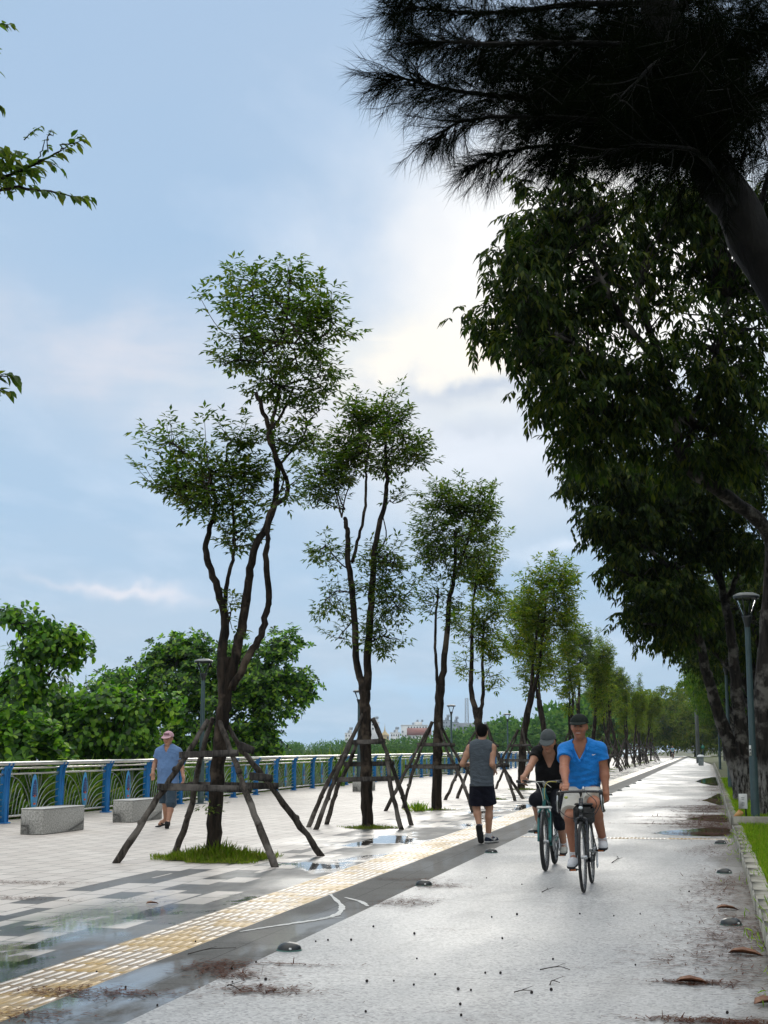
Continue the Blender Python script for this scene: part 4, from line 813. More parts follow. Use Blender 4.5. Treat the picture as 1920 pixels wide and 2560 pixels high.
br = [[P(1744, 1580, YT-1), P(1680, 1500, YT-2), P(1600, 1450, YT-3), P(1540, 1420, YT-3.5)], [P(1740, 1560, YT-1), P(1660, 1560, YT-2), P(1610, 1560, YT-3)], [P(1800, 1440, YT), P(1720, 1330, YT-1.5), P(1620, 1270, YT-3), P(1520, 1210, YT-4)], [P(1815, 1510, YT), P(1860, 1400, YT), P(1900, 1290, YT)], [P(1730, 1500, YT-1.3), P(1650, 1400, YT-3), P(1560, 1330, YT-4), P(1480, 1300, YT-4.5)], [P(1808, 1470, YT), P(1770, 1400, YT-.5), P(1740, 1300, YT-1)]]
st = [([bt-(0, 0, .2), bt+(0, 0, .35), P(1858, 1890, YT)], .30, .22), (s1, .20, .06), (s2, .20, .06)]+[(q, .08, .02) for q in br]
def cr(lf, tw):
    o = np.vstack([smooth_path(q, 3) for q in br]+[smooth_path(s1, 2)[8:], smooth_path(s2, 2)[8:]])
    av_clumps(lf, tw, o, ab(32, (1478, 1185, 48, 36, 11, 0), (1545, 1200, 62, 48, 17, 0), (1640, 1200, 90, 60, 24, 1), (1770, 1230, 90, 60, 20, 2), (1880, 1200, 60, 70, 14, 3), (1522, 1290, 36, 34, 9, 0), (1580, 1310, 60, 52, 17, 1), (1680, 1310, 90, 60, 22, 2), (1800, 1350, 80, 60, 16, 3), (1590, 1405, 48, 44, 12, 1), (1640, 1430, 80, 55, 20, 2), (1625, 1480, 38, 28, 8, 1), (1690, 1520, 40, 36, 9, 2), (1700, 1500, 60, 50, 14, 3), (1605, 1535, 34, 24, 6, 2), (1668, 1585, 34, 26, 6, 3), (1880, 1340, 60, 70, 12, 3), (1820, 1130, 90, 50, 14, 2)), .20, .068, 24, .34)
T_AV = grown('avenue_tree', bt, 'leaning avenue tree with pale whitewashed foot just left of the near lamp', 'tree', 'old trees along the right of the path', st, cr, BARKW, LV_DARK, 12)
# whitewash band worn on the foot of that trunk
# a generic avenue tree for the row behind, then copies
YG = 47.; bg_ = np.array((1.9, YG, .1))
V3 = lambda x, y, z: bg_+np.array((x, y, z))
bs = [[V3(-.1, 0, 2.2), V3(-.9, -.3, 3.6), V3(-2.1, -.6, 4.8), V3(-3.1, -.8, 5.4)], [V3(0, 0, 2.4), V3(.4, .4, 4.2), V3(.8, .8, 6.5)], [V3(-.05, 0, 2.3), V3(-.5, .6, 4.5), V3(-1.2, 1., 6.6)], [V3(0, 0, 2.3), V3(1.2, -.4, 4.0), V3(2.4, -.6, 5.2)], [V3(0, 0, 2.4), V3(-.2, -1.2, 4.4), V3(-.6, -2.2, 5.6)], [V3(0, 0, 2.4), V3(.4, 1.5, 4.5), V3(.7, 2.4, 5.5)]]
def cr(lf, tw):
    o = np.vstack([smooth_path(q, 3) for q in bs])
    bb = [((-1.9, -.6, 5.7), (1.1, 1.4, .9), 26), ((-1.4, .6, 6.6), (1.6, 1.6, 1.1), 36), ((.6, .6, 7.0), (1.7, 1.6, 1.2), 36), ((2.2, -.5, 5.6), (1.4, 1.5, 1.2), 30), ((-.6, -2.0, 5.6), (1.4, 1.1, 1.1), 26), ((.6, 2.3, 5.6), (1.5, 1.1, 1.2), 26), ((0, 0, 5.2), (2., 2., 1.0), 30)]
    av_clumps(lf, tw, o, [(bg_+np.array(c), np.array(r), n) for c, r, n in bb], .24, .09, 20, .42, 2)
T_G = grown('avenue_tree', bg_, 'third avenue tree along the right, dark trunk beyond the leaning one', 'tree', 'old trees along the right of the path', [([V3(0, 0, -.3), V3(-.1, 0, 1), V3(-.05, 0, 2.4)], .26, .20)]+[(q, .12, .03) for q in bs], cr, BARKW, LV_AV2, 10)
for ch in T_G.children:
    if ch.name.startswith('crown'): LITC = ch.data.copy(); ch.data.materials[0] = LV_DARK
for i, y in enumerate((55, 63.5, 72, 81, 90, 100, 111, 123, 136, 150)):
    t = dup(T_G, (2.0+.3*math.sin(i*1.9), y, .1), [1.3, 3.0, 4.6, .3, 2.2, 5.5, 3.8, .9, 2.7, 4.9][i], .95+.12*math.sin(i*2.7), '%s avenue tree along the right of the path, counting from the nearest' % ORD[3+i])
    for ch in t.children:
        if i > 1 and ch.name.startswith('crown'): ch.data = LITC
# a bushier copy for the second row and the far end
bd = np.array((8., 30., 0)); V4 = lambda x, y, z: bd+np.array((x, y, z))
ds = [[V4(0, 0, 1.2), V4(-1, 0, 3), V4(-1.8, 0, 4.5)], [V4(0, 0, 1.2), V4(1, .3, 3), V4(1.6, .5, 5)], [V4(0, 0, 1.2), V4(.1, -1, 3.2), V4(.2, -1.6, 5)], [V4(0, 0, 1.2), V4(0, 1, 3.4), V4(0, 1.5, 5.5)]]
def cr(lf, tw):
    o = np.vstack([smooth_path(q, 3) for q in ds])
    bb = [((-1.5, 0, 4.6), (1.7, 1.8, 1.6), 44), ((1.4, .4, 5.), (1.8, 1.8, 1.7), 44), ((0, 0, 6.6), (1.9, 1.9, 1.4), 40), ((0, -1.4, 3.4), (2., 1.4, 1.5), 34), ((0, 1.2, 3.2), (2., 1.4, 1.5), 34), ((-1.2, -.2, 2.0), (1.6, 1.6, 1.2), 26), ((1.2, 0, 1.9), (1.6, 1.6, 1.2), 26)]
    av_clumps(lf, tw, o, [(bd+np.array(c), np.array(r), n) for c, r, n in bb], .26, .11, 18, .46, 2, lo=.2)
T_D = grown('dense_tree', bd, 'dense dark tree behind the avenue, nearest to the lamp on the lawn', 'tree', 'dense trees behind the avenue', [([V4(0, 0, -.2), V4(0, 0, .8), V4(.05, 0, 1.6)], .2, .15)]+[(q, .1, .03) for q in ds], cr, BARK2, LV_DARK, 8)
for i, (x, y, s) in enumerate([(6.6, 24, 1.1), (8.4, 38, 1.15), (6.8, 46, 1.05), (8.6, 54, 1.2), (7.0, 64, 1.15), (9., 76, 1.3), (7.4, 92, 1.3), (8.4, 112, 1.4), (7.2, 136, 1.5), (11.5, 28, 1.3), (12.5, 44, 1.4), (13.5, 62, 1.5), (6., 170, 1.6), (9.5, 19.5, 1.15)]):
    dup(T_D, (x, y, 0), (i*1.37) % 6.28, s, 'dense tree in the thicket behind the avenue, number %s back' % ORD[i+1] if False else 'dense dark tree in the thicket behind the avenue trunks, %s one planted' % ORD[i+1])
T_E = None
for i, (x, y, s) in enumerate([(-2, 236, 1.2), (-6, 244, 1.5), (3, 240, 1.5), (-10.5, 238, 1.4), (8, 236, 1.7), (-15, 232, 1.5), (-1, 252, 1.9), (13, 240, 1.9)]):
    t = dup(T_D, (x, y, 0), (i*2.1) % 6.28, s, 'hazy green tree closing the far end of the path, %s' % ['near its middle', 'left of its middle', 'right of its middle', 'left beyond the stakes', 'right by the grey trunk', 'far left beside the river', 'tallest at the middle', 'far right'][i], 'trees closing the far end')
    t.name = 'distant_tree'
    for ch in t.children:
        if ch.name.startswith('crown'):
            if T_E is None: T_E = ch.data.copy(); T_E.materials[0] = LV_MID
            ch.data = T_E
# ---------------------------------------------------------------- casuarina hanging in from the upper right
YC = 9.; a_ = P(1920, 664, YC); b_ = P(1791, 430, YC); base = a_+(a_-b_)*(a_[2]/(b_[2]-a_[2])); base[2] = 0
trunk = [base-(0, 0, .1), (base+a_)/2+(0.05, 0, .0), a_, b_, P(1700, 184, YC), P(1640, 0, YC), P(1590, -170, YC), P(1540, -420, YC)]
CB = [[(1700, 184, 0), (1500, 230, .2), (1300, 270, .2), (1150, 255, .1), (1070, 235, 0), (1000, 205, 0), (965, 195, 0)], [(1760, 340, 0), (1560, 330, -.4), (1380, 330, -.5), (1220, 330, -.4), (1120, 335, -.3), (1075, 348, -.3)],
      [(1645, 10, 0), (1450, 30, .3), (1250, 60, .4), (1120, 60, .4), (1030, 45, .4), (975, 40, .4)], [(1790, 430, 0), (1620, 415, .5), (1450, 400, .6), (1330, 405, .6), (1240, 420, .6), (1190, 432, .6)], [(1680, 120, 0), (1500, 130, -.5), (1300, 140, -.7), (1160, 130, -.7), (1070, 105, -.7), (1015, 85, -.7)],
      [(1600, -140, 0), (1400, -80, .2), (1200, -50, .2), (1050, -10, .2), (985, 0, .2)], [(1791, 430, 0), (1840, 330, .4), (1900, 260, .6), (1960, 200, .8)], [(1720, 240, 0), (1800, 150, .5), (1880, 110, .7), (1960, 60, .8)], [(1660, 60, 0), (1760, 0, .4), (1880, -30, .5)], [(1850, 540, 0), (1760, 430, -.8), (1640, 400, -1.2), (1500, 370, -1.3)],
      [(1740, 300, 0), (1600, 250, .8), (1450, 200, 1.3), (1320, 190, 1.5)], [(1700, 180, 0), (1560, 80, 1.), (1420, 20, 1.3)], [(1880, 600, 0), (1930, 450, .3), (1980, 330, .3)], [(1760, 350, 0), (1700, 330, .9), (1600, 350, 1.3), (1480, 330, 1.5)], [(1690, 150, 0), (1640, 200, -1), (1540, 270, -1.4)]]
ct = empty('casuarina_tree', base, 'nearly black casuarina leaning in at the upper right, with wispy needle sprays', 'tree'); wd = MB(); nd = MB(); cn = MB()
limb(wd, trunk, .17, .10, 12, 6, .008, .05)
TIP = set(range(6))
for bi, q in enumerate(CB):
    pts = smooth_path([P(u, v, YC+dy) for u, v, dy in q], 7); pts = pts+np.cumsum(RNG.normal(0, .006, pts.shape), 0)*np.linspace(0, 1, len(pts))[:, None]+np.array((0, 0, .10))*np.sin(np.linspace(0, PI, len(pts)))[:, None]; wd.tube(pts, np.linspace(.026, .003, len(pts)), 6)
    m = len(pts); nb = int(m*2.0)
    for k in range(nb):
        t = (k+RNG.random())/nb; t = .12+.88*t; i0 = min(int(t*(m-1)), m-2); o = pts[i0]+(pts[i0+1]-pts[i0])*(t*(m-1)-i0); fw = unit(pts[i0+1]-pts[i0])
        ln = RNG.uniform(.18, .42)*(1 if t < .85 else .55); d = unit(fw*.8+rdir(1)[0]*.75+np.array((0, 0, -.12)))
        e = o+d*ln+np.array((0, 0, -.05*ln)); bq = smooth_path([o, (o+e)/2+RNG.normal(0, .015, 3), e], 4); wd.tube(bq, np.linspace(.005, .0015, len(bq)), 4, cap=False)
        n = int(ln*(250-110*max(0, t-.35))); s = RNG.random(n); pp = o+(e-o)*s[:, None]+RNG.normal(0, .006, (n, 3)); ax = d*.75+rdir(n)*.62+np.array((0, 0, -.35))
        add_leaves(nd, pp, ax, rdir(n), RNG.uniform(.10, .22, n), RNG.uniform(.0016, .0030, n), (np.array([(0, .5, 0), (0, -.5, 0), (.5, -.4, -.06), (.5, .4, -.06), (1, 0, -.22)], float), [np.array([(0, 1, 2, 3)]), np.array([(3, 2, 4)])]))
    for k in range(4 if bi < 6 else 0):
        t = RNG.uniform(.45, .9); o = pts[int(t*(m-1))]+RNG.normal(0, .02, 3)
        for z in range(3): wd.ball(o+RNG.normal(0, .018, 3), (.011, .011, .015), 7, 5)
# dense inner sprays
for (u, v, su, sv, dy, n) in [(1300, 150, 170, 80, .3, 44), (1500, 200, 230, 130, .4, 130), (1700, 120, 200, 130, .6, 110), (1850, 250, 150, 200, .8, 100), (1600, 330, 210, 80, .5, 80), (1420, 60, 260, 70, .2, 80), (1360, 330, 130, 50, .2, 24), (1190, 190, 90, 70, .2, 12), (1750, 30, 220, 60, .5, 60), (1160, 60, 100, 45, .3, 18), (1900, 60, 80, 80, .4, 30), (1620, 200, 220, 140, 1.4, 130), (1820, 120, 140, 120, 1.5, 90), (1730, 250, 130, 110, -.7, 90), (1680, 90, 150, 90, -.6, 80), (1500, 250, 170, 90, -.4, 80), (1560, 120, 180, 90, 1.0, 90), (1850, 330, 90, 90, -.5, 50), (1400, 220, 150, 100, 1.0, 60), (1640, 370, 150, 45, -.3, 50)]:
    C, R = blob(u, v, su, sv, YC+dy, .7)
    for o in in_blob(C, R, n):
        d = unit(rdir(1)[0]+np.array((-.5, -.1, -.25))); ln = RNG.uniform(.15, .35); m = int(ln*240); s = RNG.random(m)
        wd.tube([o, o+d*ln*.5, o+d*ln], [.004, .003, .0015], 4, cap=False)
        add_leaves(nd, o+d*ln*s[:, None]+RNG.normal(0, .006, (m, 3)), d*.75+rdir(m)*.65+np.array((0, 0, -.35)), rdir(m), RNG.uniform(.10, .22, m), RNG.uniform(.002, .0036, m), NEEDLE)
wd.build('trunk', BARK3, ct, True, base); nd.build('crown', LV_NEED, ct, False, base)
# ---------------------------------------------------------------- far bank
FB = [(300, 560), (600, 450), (800, 410), (1000, 370), (1200, 310), (1380, 260), (1520, 225)]
pts = []
for u, d in FB:
    r = ray(u, 1870); r = r/np.linalg.norm(r); pts.append((r[0]*d, r[1]*d))
pts = np.array(pts); mb = MB()
n = len(pts); far = pts*1.0; dirs = unit(pts); V = np.vstack((np.c_[pts, np.full(n, -1.25)], np.c_[pts+dirs*3, np.full(n, -.7)], np.c_[pts+dirs*900, np.full(n, -.6)]))
mb.add(V, [[(i, i+1, i+1+n, i+n) for i in range(n-1)]+[(i+n, i+1+n, i+1+2*n, i+2*n) for i in range(n-1)]])
tag(mb.build('far_bank_ground', TERR), kind='structure')
LV_FAR = leafmat('far_bank_leaf', [(.025, .075, .022), (.055, .14, .036), (.09, .19, .04), (.13, .22, .05)], .3, .7, .1)
mb = MB(); hs = [2.6, 3.1, 3.4, 3.8, 5.8, 7.6, 8.6]
t = RNG.random(900)**.9*(n-1)
for q in t:
    i = min(int(q), n-2); f = q-i; p = pts[i]*(1-f)+pts[i+1]*f; h = (hs[i]*(1-f)+hs[i+1]*f)*RNG.uniform(.62, 1.18)*(1+.10*math.sin(q*9)+.08*math.sin(q*23)); back = RNG.random()*26+2
    p = p+unit(p)*back; c = np.array((p[0], p[1], -.8+h*.55)); R = np.array((h*.38, h*.38, h*.45))*RNG.uniform(.8, 1.3); k = 90
    d = rdir(k); d[:, 2] = d[:, 2]*1.1-.05; pp = c+d*R*RNG.uniform(.7, 1.05, (k, 1)); add_leaves(mb, pp, d+rdir(k)*.9, rdir(k), RNG.uniform(.5, 1.0, k)*(h/6), RNG.uniform(.35, .65, k)*(h/6), LEAF2)
tag(mb.build('far_bank_forest', LV_FAR), 'hazy green mangrove forest along the far river bank', 'forest', kind='stuff')
# ================================================================ fence
BLUE = pm('fence_blue', (.018, .21, .52), .5, .30, 3., .05, 40., spec=.3, col2=(.014, .15, .42)); STEEL = pm('fence_steel', (.70, .68, .62), .32, .15, 5., 0, metal=.85, col2=(.55, .53, .48))
RODM = pm('fence_rod', (.30, .34, .31), .4, .2, 8., 0, metal=.4)
PLQ = pm('plaque_blue', (.06, .36, .68), .45, .2, 20.); NAVY = pm('plaque_navy', (.012, .035, .16), .5, .2, 30.); ORNG = pm('plaque_orange', (.62, .10, .03), .5, .2, 30.); PALE_ = pm('plaque_pale', (.16, .36, .60), .5, .1, 30.)
PY = [20.2+2.4*i for i in range(46)]
fo = empty('river_fence', (fence_x(25), 25, 0), 'blue post river fence with steel rails and arched rod panels', 'fence'); FL = (fence_x(25), 25., 0)
def fp(y, z=0., off=0.): return np.array((fence_x(y)+off, y, z))
def post_mb():
    mb = MB()       # I-section post with a flared head that hooks under the rail, built at the origin, facing +x
    mb.box((0, 0, .50), (.13, .018, 1.0), None, .004)
    for s in (-1, 1): mb.prism([(-.055, .0), (.055, .0), (.052, .80), (.075, .98), (.135, 1.10), (.10, 1.155), (.03, 1.06), (-.03, .99), (-.05, .9)], s*.085-.010, s*.085+.010, ((0, 0, 0), (1, 0, 0), (0, 0, 1), (0, 1, 0)))
    mb.box((-.02, 0, .50), (.016, .15, .98), None, .003); mb.box((.0, 0, .012), (.2, .22, .024), None, .004)
    for s in (-1, 1): mb.torus((.085, s*.075, 1.12), .048, .014, 'y' if False else 'z', 14, 6)
    return mb
pmb = post_mb(); p0 = pmb.build('post', BLUE, fo, False); p0.location = fp(PY[0])-np.array(FL)
for y in PY[1:]:
    o = p0.copy(); COL.objects.link(o); o.parent = fo; o.location = fp(y)-np.array(FL); o.rotation_euler = (0, 0, -math.atan2(fence_x(y+1)-fence_x(y-1), 2.))
yy = np.arange(PY[0]-1.2, PY[-1]+1, .8)
def rail(z, r, off, name, n=10, mat=STEEL):
    mb = MB(); mb.tube([fp(y, z, off) for y in yy], r, n); mb.build(name, mat, fo, True, FL)
rail(1.125, .042, .085, 'top_rail', 12); rail(1.03, .020, .0, 'mid_rail'); rail(.925, .020, .0, 'mid_rail'); rail(.125, .020, .0, 'bottom_rail')
def panel_mb(W=2.25):
    mb = MB(); W2 = W/2
    def rod(q, r=.009): mb.tube(smooth_path(np.array([(0, a, b) for a, b in q]), 5), r, 5)
    # fan of blades leaving the foot centre to the right, each arching onto the post
    for k, (zt, x0) in enumerate([(.90, .02), (.74, .10), (.59, .20), (.45, .31), (.33, .45), (.24, .62)]):
        rod([(x0, .13), (x0+(W2-x0)*.22, .13+(zt-.13)*.55), (x0+(W2-x0)*.55, .13+(zt-.13)*.88), (W2-.02, zt)])
    for k, (zt, x0) in enumerate([(.90, -.06)]):
        rod([(x0, .13), (x0-(W2+x0)*.25, .13+(zt-.13)*.58), (x0-(W2+x0)*.6, .13+(zt-.13)*.9), (-W2+.02, zt)])
    # blades from the left foot bowing to the right until they meet the big arch
    for k in range(6):
        x0 = -W2+.08+.14*k; xe = [-.80, -.66, -.54, -.43, -.33, -.24][k]; ze = [.84, .74, .64, .53, .42, .31][k]
        rod([(x0, .13), (x0+(xe-x0)*.3, .13+(ze-.13)*.5), (x0+(xe-x0)*.65, .13+(ze-.13)*.85), (xe, ze)])
    for xt, xb, zb in [(-.42, -.16, .55), (-.28, -.12, .66), (-.14, -.05, .75), (.04, .10, .62), (.18, .24, .56), (.32, .30, .66)]: rod([(xt, .92), ((xt+xb)/2+.01, (zb+.92)/2), (xb, zb)], .007)
    return mb
def plaque_mbs():
    ell = lambda sx, sz, n=28: [(sx*math.sin(a)*(1-.18*max(math.cos(a), 0)), sz*math.cos(a)*(1.05 if math.cos(a) > 0 else 1)) for a in np.linspace(0, 2*PI, n, endpoint=False)]
    fr = ((0, 0, .53), (0, 1, 0), (0, 0, 1), (1, 0, 0)); a, b, c, d = MB(), MB(), MB(), MB()
    a.prism(ell(.145, .36), .012, .026, fr)
    up = [p for p in ell(.098, .26) if p[1] > -.10]; up.sort(key=lambda p: math.atan2(p[1]-.05, p[0])); b.prism(up, .0265, .031, fr)
    for k in range(7): 
        z = -.02+.032*k; wdt = .06-.004*k
        for s in (-1, 1): d.box((.0325, s*(.052-.003*k), .53+z), (.003, .040, .009))
    d.box((.0325, 0, .53-.135), (.003, .15, .012)); d.box((.0325, .0, .53-.165), (.003, .12, .008))
    c.prism([(0, .035), (.028, 0), (0, -.035), (-.028, 0)], .0315, .0345, ((0, 0, .53-.055), (0, 1, 0), (0, 0, 1), (1, 0, 0))); c.box((.032, 0, .53-.06), (.004, .15, .010)); c.box((.029, 0, .53-.205), (.004, .10, .036), None, .0015)
    return (a, PLQ), (b, NAVY), (c, ORNG), (d, PALE_)
pan = None
for i in range(len(PY)-1):
    ym = (PY[i]+PY[i+1])/2; ang = -math.atan2(fence_x(PY[i+1])-fence_x(PY[i]), 2.4)
    if pan is None:
        pan = panel_mb().build('rod_panel', RODM, fo, True); pq = []
        L = plaque_mbs(); q0 = L[0][0].build('plaque', L[0][1], pan)
        pq = [q0]
        em = MB()
        for k, (b_, m_) in enumerate(L[1:]):
            em.v += b_.v; em.f += [f+em.n for f in b_.f]; em.m += [k]*len(b_.m); em.n += b_.n
        pq.append(em.build('plaque_emblem', [l[1] for l in L[1:]], pan))
        o = pan
    else:
        o = pan.copy(); COL.objects.link(o); o.parent = fo
        if i < 26:
            for c in pq: d = c.copy(); COL.objects.link(d); d.parent = o
    o.location = fp(ym)-np.array(FL); o.rotation_euler = (0, 0, ang)
KB = pm('edge_concrete', (.36, .34, .30), .85, .35, 4., .3, 30.)
# ================================================================ benches
GRAN = pm('rough_granite', (.44, .435, .40), .85, .5, 38., 1., 45., col2=(.17, .165, .155))
GRT = pm('smooth_granite', (.56, .56, .54), .45, .25, 60., .15, 80.)
def bench(x, y, rz, label):
    t = empty('stone_bench', (x, y, 0), label, 'bench', 'stone block benches by the river fence', (0, 0, rz))
    mb = MB(); mb.box((0, 0, .205), (.42, 1.52, .41), None, .012); mb.build('block', GRAN, t)
    mb = MB(); mb.box((0, 0, .4185), (.424, 1.524, .019), None, .006); mb.build('seat_slab', GRT, t)
bench(-10.98, 22.65, -.02, 'grey rough granite block bench nearest the left edge'); bench(-11.08, 26.6, .0, 'grey granite block bench behind the walking man')
bench(-11.3, 46.5, .0, 'grey granite block bench far along the fence beyond the jogger')
# ================================================================ lamps
LMET = pm('lamp_metal', (.055, .10, .11), .45, .2, 5., .03, 60.); LDK = pm('lamp_dark', (.018, .022, .024), .4, .2, 8.); LTOP = pm('lamp_cap', (.22, .23, .22), .4, .2, 8.)
m, nt, b = new_mat('lamp_glass'); setp(nt, b, col=(.9, .93, .93), rough=.02, trans=1., ior=1.03, spec=.3); LGL = m
def lamp(x, y, label, H=4.0, group='street lamps along the river fence', rz=.4):
    t = empty('street_lamp', (x, y, 0), label, 'street lamp', group, (0, 0, rz)); k = H/4.0
    mb = MB(); mb.lathe([(.16, .0), (.16, .02), (.085, .03)], n=12); mb.lathe([(.082, .02), (.080, 1.15*k), (.078, 1.17*k)], n=8); mb.build('base', LMET, t, False)
    mb = MB(); mb.lathe([(.062, 1.16*k), (.050, 3.42*k), (.05, 3.43*k)], n=12); mb.build('pole', LMET, t, True)
    mb = MB(); mb.lathe([(.05, 3.40*k), (.058, 3.46*k), (.085, 3.56*k), (.10, 3.60*k), (.0005, 3.605*k)], n=16)
    for i in range(4):
        a = PI/4+i*PI/2; c, s = math.cos(a), math.sin(a); mb.tube([(.075*c, .075*s, 3.58*k), (.205*c, .205*s, 3.92*k)], .013, 6)
    mb.lathe([(.235, 3.90*k), (.245, 3.935*k), (.225, 3.945*k), (.0005, 3.945*k)], n=20); mb.lathe([(.0005, 3.925*k), (.21, 3.915*k), (.235, 3.90*k)], n=20); mb.build('lantern_frame', LDK, t, False)
    mb = MB(); mb.lathe([(.07, 3.61*k), (.185, 3.905*k)], n=16); mb.build('lantern_glass', LGL, t, True)
    mb = MB(); mb.lathe([(.25, 3.94*k), (.235, 3.965*k), (.15, 4.0*k), (.0005, 4.015*k)], n=24); mb.build('lantern_cap', LTOP, t, True)
    return t
l0 = lamp(P(502, 1990, 34.9)[0], 34.9, 'grey green street lamp against the almond tree, behind the walking man', 3.72)
for u, Y, lb in [(897, 55, 'river lamp half hidden behind the second staked tree'), (1129, 75, 'slim river lamp standing clear between the third tree and the pylon'), (1270, 95, 'slim river lamp just right of the domed tower'), (1358, 115, 'distant river lamp right above the woman rider')]:
    dup(l0, (P(u, 1900, Y)[0], Y, 0), .3, 1., lb)
lr = lamp(.80, 26.95, 'tall grey green lamp post on the near lawn at the right edge', 4.28, 'street lamps along the lawn')
dup(lr, (.66, 46.8, .1), .2, 1., 'second lawn lamp, its pole rising into leaves left of the near lamp'); dup(lr, (.7, 92, .1), .2, 1., 'far lawn lamp in the shade at the end of the path')
WHT = pm('white_sheet', (.72, .74, .73), .55, .08, 10.); INK = pm('faded_ink', (.30, .33, .34), .7, .2, 20.)
t = empty('notice_board', (.585, 26.86, .33), 'small white notice box fixed low on the near lamp post', 'notice board')
mb = MB(); mb.box((0, 0, .13), (.155, .05, .27), None, .008); mb.build('panel', WHT, t)
mb = MB()
for z, wd_ in ((.20, .06), (.17, .045), (.11, .05), (.085, .06), (.06, .04)): mb.box((.0, -.0262, z), (wd_, .0016, .010))
mb.build('faded_print', INK, t); mb = MB(); mb.box((.045, .01, -.06), (.03, .03, .14), None, .004); mb.build('bracket', LDK, t)
t = empty('lamp_sticker', (.765, 26.872, 1.28), 'narrow white sticker on the near lamp post above its collar', 'sticker'); mb = MB(); mb.prism([(-.02, 0), (.02, 0), (.02, .19), (-.02, .19)], -.002, .002, ((-.012, 0, 0), (1, 0, 0), (0, 0, 1), (0, -1, 0))); mb.build('paper', WHT, t)
mb = MB(); mb.box((-.012, -.003, .05), (.022, .002, .02)); mb.box((-.012, -.003, .11), (.026, .002, .03)); mb.build('print', LDK, t)
CONEM = pm('faded_terracotta', (.52, .20, .07), .7, .3, 15., .2, 60., col2=(.60, .42, .16))
t = empty('broken_pot', (.42, 26.75, .11), 'orange terracotta pipe piece lying on the grass below the white notice', 'pipe piece')
mb = MB(); Rm = Matrix.Rotation(.7, 3, 'Y') @ Matrix.Rotation(.3, 3, 'X'); mb.lathe([(.045, 0), (.055, .09), (.052, .2), (.038, .2), (.036, .01), (.045, 0)], (0, 0, .03), 14, R=Rm); mb.build('pipe', CONEM, t, True)
# distant kiosk / bin / sign / grey trunk at the far right
t = empty('litter_bin', (P(1752, 1892, 120)[0], 120, 0), 'white topped bin far down the right verge', 'bin'); mb = MB(); mb.box((0, 0, .35), (.42, .42, .7), None, .04); mb.build('body', pm('bin_grey', (.22, .26, .26), .6), t)
mb = MB(); mb.lathe([(.30, .70), (.29, .78), (.18, .86), (.0005, .88)], n=16); mb.build('lid', WHT, t, True)
t = empty('round_sign', (P(1757, 1870, 130)[0], 130, 0), 'round green sign on a pole far down the right verge', 'sign'); mb = MB(); mb.tube([(0, 0, 0), (0, 0, 1.8)], .035, 8); mb.build('pole', LMET, t)
mb = MB(); mb.lathe([(.0005, -.03), (.16, -.03), (.16, .03), (.0005, .03)], (0, -.06, 1.5), 20, R=Matrix.Rotation(PI/2, 3, 'X')); mb.build('disc', pm('sign_green', (.03, .20, .13), .5), t)
t = empty('bare_palm', (P(1745, 1890, 140)[0], 140, 0), 'smooth grey trunk standing at the far end of the right verge', 'tree'); mb = MB(); limb(mb, [(0, 0, -.2), (.0, 0, 4), (-.15, 0, 9), (-.3, 0, 12.5)], .19, .15, 12); mb.build('trunk', barkmat('grey_bark', (.09, .10, .095), (.17, .18, .175), None, 3., .2), t, True)
mb = MB(); a = RNG.uniform(0, 6.28, 160); add_leaves(mb, np.repeat([[-.3, 0, 12.3]], 160, 0)+RNG.normal(0, .8, (160, 3)), np.c_[np.cos(a), np.sin(a), RNG.uniform(-.5, .7, 160)], (0, 0, 1), 2.4, .5, LEAF3); mb.build('crown', LV_AV2, t)
